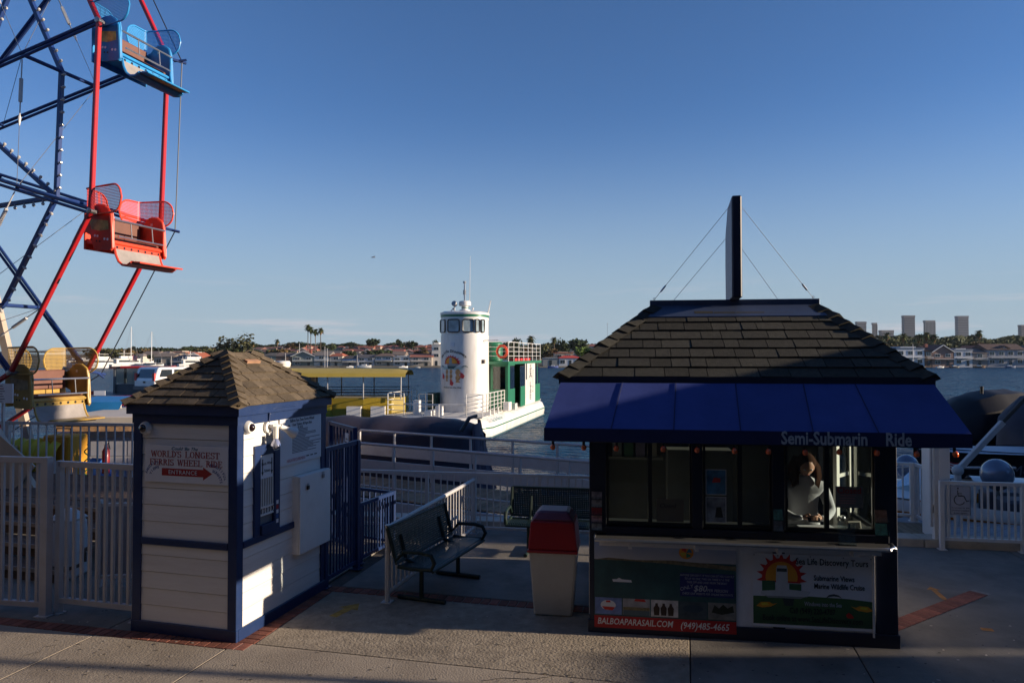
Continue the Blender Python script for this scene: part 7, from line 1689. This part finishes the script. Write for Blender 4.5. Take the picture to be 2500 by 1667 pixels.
for a in (
    (376, 424, 862, (.40, .33, .26), (.22, .17, .13), 'side', 'low tan house with long roof behind the white yachts, far left shore', 1),
    (424, 456, 866, (.10, .13, .19), (.12, .10, .10), 'hip', 'dark blue-grey house with brick chimney left of the booth roof', 2),
    (456, 492, 862, (.13, .17, .23), T, 'gable', 'slate blue gabled house with orange roof left of the booth roof', 2),
    (640, 674, 861, (.17, .20, .18), (.11, .10, .09), 'hip', 'grey-green hip roofed house just right of the booth roof peak', 2),
    (674, 711, 860, (.20, .13, .10), (.16, .12, .10), 'side', 'low brown house with dark red door right of the booth roof', 1),
    (713, 767, 858, (.20, .23, .21), (.15, .12, .10), 'gable', 'grey-green house with white gable boards and brick chimney near the palms', 2),
    (767, 803, 858, (.40, .43, .45), (.20, .17, .15), 'side', 'pale blue-grey two-storey house directly below the tall palms', 2),
    (805, 836, 862, (.52, .47, .40), T, 'hip', 'cream house with orange tile roof right of the tall palms', 2),
    (836, 873, 868, (.20, .20, .22), (.07, .06, .06), 'side', 'dark roofed house with blue awnings on the far shore', 2),
    (873, 914, 865, (.42, .44, .50), (.10, .09, .09), 'side', 'light blue-grey house with white bay windows on the far shore', 2),
    (915, 959, 862, (.30, .29, .26), (.17, .11, .08), 'hip', 'house with brown roof and blue awning strip on the far shore', 2),
    (960, 1001, 868, (.45, .47, .50), (.36, .36, .37), 'flat', 'pale flat-roofed modern house on the far shore', 2),
    (1002, 1054, 863, (.42, .37, .32), (.38, .13, .08), 'side', 'cream house with orange roof just left of the tour boat tower', 2),
    (1326, 1362, 872, (.28, .29, .28), (.40, .40, .40), 'flat', 'low grey flat building right of the tour boat', 1),
    (1364, 1420, 868, (.55, .56, .58), (.55, .05, .03), 'hip', 'white building with bright red hip roof left of the kiosk roof', 1),
    (2150, 2186, 845, (.22, .22, .24), (.12, .11, .12), 'hip', 'grey hip roofed house half hidden by the kiosk roof', 2),
    (2188, 2257, 846, (.50, .53, .58), (.10, .13, .18), 'flat', 'white framed two-storey house with large windows right of the kiosk roof', 2),
    (2258, 2276, 844, (.12, .07, .05), (.10, .06, .05), 'hip', 'narrow dark brown house between two wider ones on the right shore', 2),
    (2276, 2327, 843, (.26, .16, .13), (.13, .07, .06), 'gable', 'red-brown craftsman house with white gable trim on the right shore', 2),
    (2329, 2374, 850, (.48, .49, .52), (.30, .31, .33), 'flat', 'white and grey flat-roofed house on the right shore', 2),
    (2375, 2409, 850, (.24, .21, .20), (.15, .12, .11), 'side', 'grey-brown shingled house on the right shore', 2),
    (2411, 2500, 839, (.27, .27, .30), (.10, .06, .05), 'side', 'big house with steep dark brown roof at the right edge', 2),
    (2503, 2580, 845, (.45, .44, .42), (.14, .11, .10), 'gable', 'grey gabled house beyond the right edge of the picture', 2)):
    bl = a[0] in (836, 915); ch = (.30, .09, .06) if a[0] in (424, 713, 2258) else None
    h_ = house(a[0], a[1], a[2], a[3], a[4], a[5], a[6], storeys=a[7], chimney=ch)
    if bl:
        w = ((a[1] - a[0]) / FPX * 246) / 2; MB().add([(-w * .9, -.1, 2.3), (w * .9, -.1, 2.3), (w * .9, -1.2, 1.9), (-w * .9, -1.2, 1.9)], [(0, 1, 2, 3)]).build('awning', mat('awning_blue_far', (.04, .12, .30), .7), h_)
    if a[0] == 2411:
        w = 3.2; MB().prism([(-w - .4, 4.6), (0, 6.6), (w + .4, 4.6), (w + .4, 4.85), (0, 6.95), (-w - .4, 4.85)], .2, 4, 'xz').build('dormer_roof', hmat((.10, .06, .05), True), h_); MB().prism([(-w, 3.3), (w, 3.3), (w, 4.7), (0, 6.4), (-w, 4.7)], .6, 4, 'xz').build('dormer', hmat((.45, .45, .45)), h_)
        for x in (-1.4, 0, 1.4): window_at(h_, x, 4.2, 1.2, 1.1, .6)
# white house behind the tour boat tower
house(1054, 1076, 836, (.74, .70, .62), (.6, .57, .5), 'flat', 'tall white sunlit building peeking out left of the tour boat tower', Y=246, storeys=3, balcony=False)
# second row, packed roofs behind the front houses
random.seed(21)
px = 250
cols_w = [(.50, .46, .40), (.42, .38, .33), (.55, .53, .50), (.30, .28, .27), (.46, .36, .28)]; cols_r = [(.20, .15, .12), (.33, .12, .07), (.12, .10, .10), (.25, .20, .17), (.38, .13, .07)]
while px < 2560:
    w = random.uniform(26, 46)
    if not (1080 < px < 1300 or 1500 < px < 2080 or 505 < px < 600): 
        house(px, px + w, random.uniform(856, 864) - (12 if px > 2080 else 0), random.choice(cols_w), random.choice(cols_r), random.choice(['gable', 'side', 'hip', 'hip', 'flat']), zone(px) and 'house roof behind the front row, ' + zone(px), Y=random.uniform(262, 300), depth=8, group='houses behind the front row', balcony=False, nw=2)
    px += w * random.uniform(.8, 1.15)
# condominium rows on the bluff
for (a, b_, n_, y0, y1) in ((622, 775, 9, 846, 843), (640, 770, 6, 853, 851), (820, 1075, 14, 845, 842), (835, 1060, 9, 853, 852), (1395, 1480, 4, 842, 842)):
    for i in range(n_):
        p0 = a + (b_ - a) * i / n_; py = y0 + (y1 - y0) * i / n_ + random.uniform(-2.5, 1.5); Yc = 440 if y0 < 850 else 400
        house(p0, p0 + (b_ - a) / n_ * .97, py, (.44, .32, .25), (.27, .085, .06) if p0 > 690 else (.18, .09, .07), random.choice(['side', 'side', 'hip', 'gable']), ('upper' if y0 < 850 else 'lower') + ' row condominium block, ' + zone(p0), Y=Yc + random.uniform(-8, 8), zb=at(CX, py + 14, Yc).z - 1, depth=10, group='condominiums on the far bluff', balcony=False, nw=3)

# ---- trees
def leafmat(name, rgb): return mat(name, rgb, .8, 0, .35, .35, rand=.3, spec=.2)
M_leafs = [leafmat('leaf_dark', (.035, .052, .022)), leafmat('leaf_mid', (.055, .075, .028)), leafmat('leaf_olive', (.085, .085, .035)), leafmat('leaf_rust', (.13, .085, .035)), leafmat('leaf_bright', (.09, .14, .03))]
M_bark = mat('bark', (.10, .075, .055), .9, 0, .25, 3)
def crown_mesh(seed, mt, n=520, lobes=6, size=.075, flat=.8, spread=.34):
    rnd = random.Random(seed); L_ = [(rnd.uniform(-spread, spread), rnd.uniform(-spread, spread), .55 + rnd.uniform(-.22, .25) * flat, rnd.uniform(.18, .30)) for _ in range(lobes)]
    q = MB()
    for _ in range(n):
        cx, cy, cz, r_ = rnd.choice(L_); v = Vector((rnd.gauss(0, 1), rnd.gauss(0, 1), rnd.gauss(0, 1))).normalized() * r_ * rnd.uniform(.55, 1.08)
        p = Vector((cx + v.x, cy + v.y, cz + v.z * flat)); s_ = size * rnd.uniform(.5, 1.3)
        a = Vector((rnd.gauss(0, 1), rnd.gauss(0, 1), rnd.gauss(0, .6))).normalized(); b_ = a.cross(Vector((rnd.gauss(0, 1), rnd.gauss(0, 1), rnd.gauss(0, 1)))).normalized()
        q.add([p - a * s_, p - b_ * s_ * .7, p + a * s_, p + b_ * s_ * .7], [(0, 1, 2, 3)])
    return q.mesh('crown', mt)
CR = [crown_mesh(i, M_leafs[(0, 1, 0, 2, 1, 3, 4)[i]], n=620) for i in range(7)] + [crown_mesh(31, M_leafs[2], n=700, lobes=9, size=.05, spread=.42, flat=1)]
TR = MB().path([(0, 0, -.15), (.01, 0, .2), (-.02, .01, .45)], [.035, .028, .015], 7).tube((0, 0, .2), (.16, .05, .5), .018, 5, .006).tube((0, 0, .25), (-.17, -.06, .52), .018, 5, .006).mesh('trunk', M_bark)
def tree(X, Y, z, h, wid, kind, label, group=None, name='tree'):
    t_ = thing(name, label, 'tree', (X, Y, z), random.uniform(0, 6.3), group); link('crown', CR[kind], t_, scale=(wid, wid, h)); link('trunk', TR, t_, scale=(wid, wid, h)); return t_
def tree_px(px, pyt, wpx, Y, kind, label, group=None, zb=None, name='tree'):
    p = at(px, pyt, Y); z = land(p.x, Y) if zb is None else zb; h = p.z - z; return tree(p.x, Y, z, h * 1.05, wpx / FPX * Y * 1.15, kind, label, group, name)
G = 'trees on the far shore'
tree_px(578, 814, 78, 268, 7, 'tall loose grey-green tree rising behind the booth roof', name='eucalyptus_tree'); tree_px(530, 832, 58, 264, 7, 'lower loose tree left of the tallest one behind the booth roof', name='eucalyptus_tree')
tree_px(398, 847, 46, 300, 0, 'broad dark tree above the tan house at left'); tree_px(298, 851, 22, 330, 0, 'round dark tree on the skyline right of the red rim'); tree_px(464, 846, 9, 320, 1, 'thin pointed conifer on the left skyline', name='conifer_tree')
tree_px(728, 834, 30, 420, 0, 'rounded dark tree on the bluff left of the tall palms'); tree_px(848, 834, 24, 440, 1, 'rounded tree on the bluff right of the tall palms'); tree_px(906, 826, 40, 440, 0, 'broad dark tree crowning the condominiums')
tree_px(978, 826, 18, 410, 1, 'narrow upright tree among the condominiums', name='cypress_tree'); tree_px(1010, 832, 36, 430, 0, 'dark tree left of the tour boat tower'); tree_px(1066, 829, 14, 430, 0, 'small round tree beside the tour boat tower')
tree_px(1258, 824, 22, 330, 0, 'round tree above the tour boat upper deck'); tree_px(1325, 838, 24, 300, 3, 'sparse rusty tree right of the tour boat'); tree_px(1372, 822, 28, 320, 2, 'tall ochre-green tree left of the kiosk roof')
tree_px(1412, 826, 50, 340, 0, 'wide dark tree behind the red roofed building'); tree_px(1424, 843, 44, 262, 6, 'bright green bushy tree beside the red roofed building'); tree_px(1343, 850, 34, 280, 5, 'rust coloured bushy tree right of the tour boat rail')
random.seed(5)
for i in range(230):
    px = random.uniform(240, 1520) if i < 160 else random.uniform(2060, 2540)
    if px < 1520: Y = random.uniform(258, 470); X = (px - CX) / FPX * Y; h = random.uniform(4.2, 8.2)
    else: Y = random.uniform(258, 640); X = (px - CX) / FPX * Y; h = random.uniform(4, 8.5)
    h *= .62 if Y > 330 and px < 1520 else (.8 if px < 1520 else 1)
    kd = random.choice([0, 0, 1, 0, 4, 5, 3]); tree(X, Y, land(X, Y) - .3, h, h * random.uniform(.9, 1.7), kd, ('small ' if h < 5 else 'large ' if h > 7 else '') + {0: 'dark', 1: 'mid green', 3: 'olive', 4: 'green', 5: 'rusty'}[kd] + ' bushy tree, ' + zone(px), G)
# palms
M_frond = leafmat('palm_frond', (.07, .085, .03)); M_skirt = mat('palm_skirt', (.18, .11, .05), .9, 0, .3, 1); M_ptr = mat('palm_trunk', (.13, .10, .075), .9, 0, .2, 2)
def palm_crown(seed, n=44, droop=1.0):
    rnd = random.Random(seed); q = MB()
    for k in range(n):
        a = rnd.uniform(0, 2 * PI); el = rnd.uniform(-.7, 1.25); L_ = rnd.uniform(.75, 1.05); pts = []
        for j in range(5):
            u = j / 4; r_ = L_ * u * math.cos(el); z = L_ * (u * math.sin(el) - droop * .45 * u * u); pts.append(Vector((r_ * math.cos(a), r_ * math.sin(a), z)))
        sd = Vector((-math.sin(a), math.cos(a), 0)); w_ = [.02, .15, .19, .13, .01]
        q.sheet([[p - sd * w_[j] + Vector((0, 0, -.05 * (j > 0))), p, p + sd * w_[j] + Vector((0, 0, -.05 * (j > 0)))] for j, p in enumerate(pts)])
    return q.mesh('crown', M_frond)
PC = [palm_crown(1), palm_crown(2)]; PSK = MB().lathe([(.08, -1.5), (.30, -1.0), (.45, -.4), (.3, 0), (.05, .1)], 10).mesh('dead_fronds', M_skirt); PT = MB().path([(0, 0, 0), (.01, 0, .5), (0, 0, 1)], [1.3, .9, .8], 7).mesh('trunk', M_ptr)
def palm(px, pyc, r_, Y, label, group=None, zb=None):
    c = at(px, pyc, Y); zb = land(c.x, Y) if zb is None else zb; t_ = thing('palm_tree', label, 'palm tree', (c.x, Y, zb), random.uniform(0, 6), group); H = c.z - zb
    cr_ = link('crown', random.choice(PC), t_, (0, 0, H), scale=(r_, r_, r_)); link('dead_fronds', PSK, t_, (0, 0, H), scale=(r_ * .9, r_ * .9, r_ * .8)); link('trunk', PT, t_, scale=(.16, .16, H))
for px, py, lab in ((752, 797, 'tallest of the four slender palms, leftmost'), (759, 803, 'slender palm just right of the tallest one'), (770, 808, 'shortest of the four slender palms, third from the left'), (783, 805, 'rightmost of the four slender palms')): palm(px, py, 1.7, 262, lab, 'four tall palms on the far shore')
palm(618, 838, 1.5, 270, 'short thick palm right of the booth roof peak'); palm(677, 832, 1.7, 330, 'broad palm on the skyline left of the four tall palms')
palm(1296, 826, 2.4, 290, 'thick palm right of the tour boat tower'); palm(1353, 828, 1.9, 285, 'palm with hanging fronds left of the kiosk roof')
for px, py, lab in ((2165, 818, 'palm against the low office block on the right'), (2205, 820, 'palm below the tallest office tower'), (2243, 822, 'palm left of the pale office tower'), (2262, 817, 'largest palm below the pale office tower'), (2280, 822, 'sunlit palm right of the pale office tower'), (2390, 812, 'lone palm on the right skyline')): palm(px, py, 2.6, 330, lab, None)
# wooded ridge on the right, one mass
rnd = random.Random(77); q = MB()
for i in range(15000):
    px = rnd.uniform(2050, 2600); Y = rnd.uniform(420, 760); X = (px - CX) / FPX * Y; g = land(X, Y)
    top = at(CX, 829 + 5 * math.sin(px * .045) + 3 * math.sin(px * .11 + Y * .02), Y).z
    zt = g + (top - g) * rnd.uniform(.3, 1.0) ** .6; s_ = rnd.uniform(.5, 1.5); p = Vector((X, Y, zt)); a = Vector((rnd.gauss(0, 1), rnd.gauss(0, .5), rnd.gauss(0, .6))).normalized(); b_ = a.cross(Vector((0, 1, .3))).normalized()
    q.add([p - a * s_, p - b_ * s_, p + a * s_, p + b_ * s_], [(0, 1, 2, 3)])
tag(q.build('woodland', leafmat('ridge_leaf', (.055, .065, .032))), 'continuous wooded ridge behind the right shore houses', 'woodland', kind='stuff')
q = MB()
for i in range(6000):
    px = rnd.uniform(235, 1560); Y = rnd.uniform(470, 560); X = (px - CX) / FPX * Y; g = land(X, Y)
    top = at(CX, (851 if px < 620 else 842) + 3 * math.sin(px * .05) + 2 * math.sin(px * .13), Y).z; zt = g + (top - g) * rnd.uniform(.2, 1.0); s_ = rnd.uniform(.5, 1.4); p = Vector((X, Y, zt)); a = Vector((rnd.gauss(0, 1), rnd.gauss(0, .5), rnd.gauss(0, .6))).normalized(); b_ = a.cross(Vector((0, 1, .3))).normalized()
    q.add([p - a * s_, p - b_ * s_, p + a * s_, p + b_ * s_], [(0, 1, 2, 3)])
tag(q.build('woodland', leafmat('ridge_leaf_b', (.05, .06, .03))), 'band of dark trees along the bluff behind the left shore', 'woodland', kind='stuff')
# office towers
def tower(px0, px1, pyt, rgb, label, fl=22, bands=True, Y=1800):
    x0, x1 = (px0 + (px1 - px0) * (.22 if px0 > 2000 else 0) - CX) / FPX * Y, (px1 - CX) / FPX * Y; zt = at(CX, pyt, Y).z; w = (x1 - x0) / 2; rgb = tuple(c * .55 for c in rgb)
    t_ = thing('office_tower', label, 'tower', ((x0 + x1) / 2, Y, 10), 0); H = zt - 10
    bx('core', mat('tower_glass', (.05, .06, .08), .3, 0, .1, .1), t_, -w + .5, .5, 0, w - .5, w * .9, H - 3)
    m_ = mat('tower_%d' % px0, rgb, .8, 0, .04, .1); n_ = int(H / 4.1)
    if bands:
        me = MB().box(-w, 0, 0, w, w, 2.3).mesh('floor_band', m_)
        for i in range(n_): link('floor_band', me, t_, (0, 0, i * H / n_))
    else:
        me = MB().box(-.9, -.2, 0, .9, .6, H - 4).mesh('pier', m_); k = int(w * 2 / 3.2)
        for i in range(k + 1): link('pier', me, t_, (-w + 2 * w * i / k, 0, 0))
        bx('side_wall', m_, t_, w, .0, 0, w + .8, w, H - 4)
    bx('roof_band', m_, t_, -w - .2, -.2, H - 5, w + .2, w + .2, H)
tower(2087, 2116, 785, (.30, .30, .33), 'leftmost grey banded office tower right of the kiosk roof'); tower(2128, 2142, 788, (.34, .32, .31), 'narrow office tower second from the left', bands=False); tower(2144, 2183, 806, (.38, .36, .34), 'low wide pale office block between the towers', bands=True)
tower(2201, 2235, 770, (.27, .26, .28), 'tallest dark office tower'); tower(2254, 2284, 782, (.42, .42, .44), 'pale grey office tower with vertical piers', bands=False); tower(2332, 2366, 771, (.33, .33, .37), 'dark banded office tower standing alone on the right'); tower(2487, 2520, 793, (.28, .26, .27), 'office tower cut by the right edge')
# ---- moored boats on the far side
def yacht(px0, px1, Y, label, fly=True, mast=0, name='motor_yacht'):
    x0, x1 = (px0 - CX) / FPX * Y, (px1 - CX) / FPX * Y; L_ = (x1 - x0) * 1.25; k = L_ / 12; t_ = thing(name, label, 'boat', ((x0 + x1) / 2, Y, WATER_Z), R(38 + random.uniform(-6, 6)))
    MB().sheet([[(x * L_, y * e * 1.7 * k, z * k) for y, z in ((-1, 1.5 + r_), (-.85, .2), (0, -.4), (.85, .2), (1, 1.5 + r_))] for x, e, r_ in ((-.5, .9, 0), (-.2, 1, 0), (.2, .9, .2), (.4, .5, .5), (.5, .05, .8))]).build('hull', M_hull, t_, smooth=True)
    c = MB().box(-.40 * L_, -1.3 * k, 1.4 * k, .18 * L_, 1.3 * k, 2.9 * k).build('cabin', M_hull, t_, bev=.1 * k); bx('window', M_fpane, c, -.34 * L_, -1.33 * k, 1.95 * k, .12 * L_, -1.31 * k, 2.5 * k)
    MB().box(-.45 * L_, -1.5 * k, 2.9 * k, .2 * L_, 1.5 * k, 3.02 * k).build('deck', M_hull, t_)
    if fly: MB().box(-.3 * L_, -1.0 * k, 3.02 * k, .05 * L_, 1.0 * k, 3.8 * k).build('flybridge', M_hull, t_, bev=.1 * k); bx('canopy', M_hull, t_, -.33 * L_, -1.1 * k, 4.5 * k, .0, 1.1 * k, 4.6 * k); MB().tube((-.2 * L_, 0, 3.8 * k), (-.2 * L_, 0, 5.6 * k), .08 * k).build('radar_mast', M_hull, t_)
    for s_ in (-1,): MB().path([(-.1 * L_, s_ * 1.6 * k, 2.3 * k), (.3 * L_, s_ * 1.3 * k, 2.6 * k), (.48 * L_, s_ * .3 * k, 3.0 * k)], .05 * k, 5).build('bow_rail', M_hull, t_)
    if mast: MB().path([(0, 0, 1.5), (0, 0, mast)], [.14, .08], 6).build('mast', M_hull, t_); MB().tube((0, 0, mast), (.48 * L_, 0, 1.8), .03, 4).build('forestay', M_galv, t_); MB().tube((0, 0, mast), (-.48 * L_, 0, 1.8), .03, 4).build('backstay', M_galv, t_)
    return t_
yacht(226, 300, 222, 'large white motor yacht at the far left, right of the yellow gondola'); yacht(286, 362, 226, 'white motor yacht left of the bright mast'); yacht(448, 520, 224, 'white two-deck motor yacht left of the booth roof'); yacht(170, 236, 224, 'white motor yacht behind the yellow gondola')
yacht(348, 392, 226, 'white sailing boat with a bright tall mast and forestay', False, 11.5, 'sailing_boat'); yacht(305, 335, 236, 'sailing boat with a thin tall mast at the far left', False, 13.5, 'sailing_boat')
def dinghy(px, Y, w, label, rgb=None, group=None):
    X = (px - CX) / FPX * Y; L_ = w / FPX * Y; t_ = thing('small_boat', label, 'boat', (X, Y, WATER_Z), R(random.uniform(-25, 25)), group); m_ = mat('dinghy_%s' % '_'.join(str(int(c * 99)) for c in rgb), rgb, .5) if rgb else M_hull; k = L_ / 5
    MB().sheet([[(x * L_, y * e * .9 * k, z * k) for y, z in ((-1, .8 + r_), (-.8, .1), (0, -.2), (.8, .1), (1, .8 + r_))] for x, e, r_ in ((-.5, .85, 0), (0, 1, 0), (.35, .6, .15), (.5, .05, .3))]).build('hull', m_, t_, smooth=True)
    MB().box(-.2 * L_, -.5 * k, .6 * k, .15 * L_, .5 * k, 1.3 * k).build('cabin', M_hull, t_, bev=.08 * k)
for px, w, lab, c in ((402, 18, 'small white boat below the tan house', None), (425, 22, 'small cream boat left of the green covered one', None), (443, 24, 'green covered small boat left of the booth roof', (.03, .12, .08)), (857, 22, 'white boat with canopy below the dark roofed house', None), (890, 34, 'long white boat below the bay window house', None), (985, 22, 'small white boats clustered at the modern house jetty', None), (1020, 13, 'small white boat near the tour boat bow', None), (2252, 17, 'small dark boat at the right shore beach', (.08, .09, .1)), (2295, 20, 'small white boat on the right shore beach', None), (2330, 24, 'black covered boat at the right shore', (.02, .02, .03)), (2390, 26, 'flat brown float at the right shore', (.25, .14, .08)), (2465, 26, 'blue covered boat at the right edge shore', (.06, .10, .2)), (1350, 26, 'blue and white canopied boat by the grey building', (.10, .14, .38))): dinghy(px, 233, w, lab, c)
# masts, flagpoles and pilings along the far shore
def pole(px, pyt, pyb, label, Y=236, r_=.10, mt=None):
    p = at(px, pyb, Y); t_ = thing('pole', label, 'pole', p); MB().path([(0, 0, 0), (0, 0, at(px, pyt, Y).z - p.z)], [r_, r_ * .7], 6).build('pole', mt or M_rail, t_)
for px, a, b_, lab in ((418, 869, 896, 'white mooring pole below the tan house'), (446, 870, 894, 'white mooring pole at the blue-grey house'), (793, 846, 898, 'tall white mast below the right slender palm'), (799, 850, 896, 'thin dark mast right of the tall white mast'), (872, 866, 898, 'pale pole left of the bay window house'), (875, 884, 899, 'short white post left of the bay window house'), (697, 862, 884, 'dark pole at the low brown house'), (2229, 840, 884, 'white flagpole in front of the white framed house'), (731, 838, 860, 'thin pole on the bluff')): pole(px, a, b_, lab)
ant = thing('radio_mast', 'hair-thin radio mast on the skyline left of the kiosk roof', 'mast', (at(1483, 840, 500))); MB().tube((0, 0, 0), (0, 0, 14), .10, 5).build('mast', M_galv, ant); MB().ball((0, 0, 14.2), .35).build('top', M_galv, ant)
fg = thing('flag', 'red striped flag on the yacht mast far left', 'flag', at(333, 876, 224)); MB().sheet([[(-1.2 + 1.5 * i / 5, .1 * math.sin(i), 1.2 - j * .55 - .1 * i / 5) for j in range(4)] for i in range(6)]).build('cloth', mat('flag_pink', (.60, .25, .25), .7, 0, .4, 3), fg)
# bird
bd_ = thing('bird', 'small dark gull gliding in the sky left of the tour boat', 'bird', at(912, 628, 60), R(20))
MB().lathe([(.001, -.20), (.035, -.12), (.05, 0), (.03, .12), (.001, .2)], 8, M=Matrix.Rotation(PI / 2, 3, 'Y')).build('body', M_galv, bd_, smooth=True)
for s_ in (-1, 1): MB().sheet([[(x - .06 * j, s_ * y, z) for j in (0, 1)] for x, y, z in ((.05, .02, .02), (.08, .2, .08), (.0, .45, .03), (-.06, .55, -.0))]).build('wing', mat('wing_grey', (.12, .11, .11), .8), bd_)
# ---------------------------------------------------------------- thin marine haze over the harbour
hzm = bpy.data.materials.new('marine_haze'); hzm.use_nodes = True; hn, hl = hzm.node_tree.nodes, hzm.node_tree.links; hn.clear()
ho = hn.new("ShaderNodeOutputMaterial"); hv = hn.new("ShaderNodeVolumePrincipled"); hv.inputs['Color'].default_value = (.82, .90, 1, 1); hv.inputs['Density'].default_value = 0.00005
hl.new(hv.outputs[0], ho.inputs['Volume'])
MB().box(-3400, -80, -4, 3400, 3300, 170).build('haze', hzm, kind='stuff')
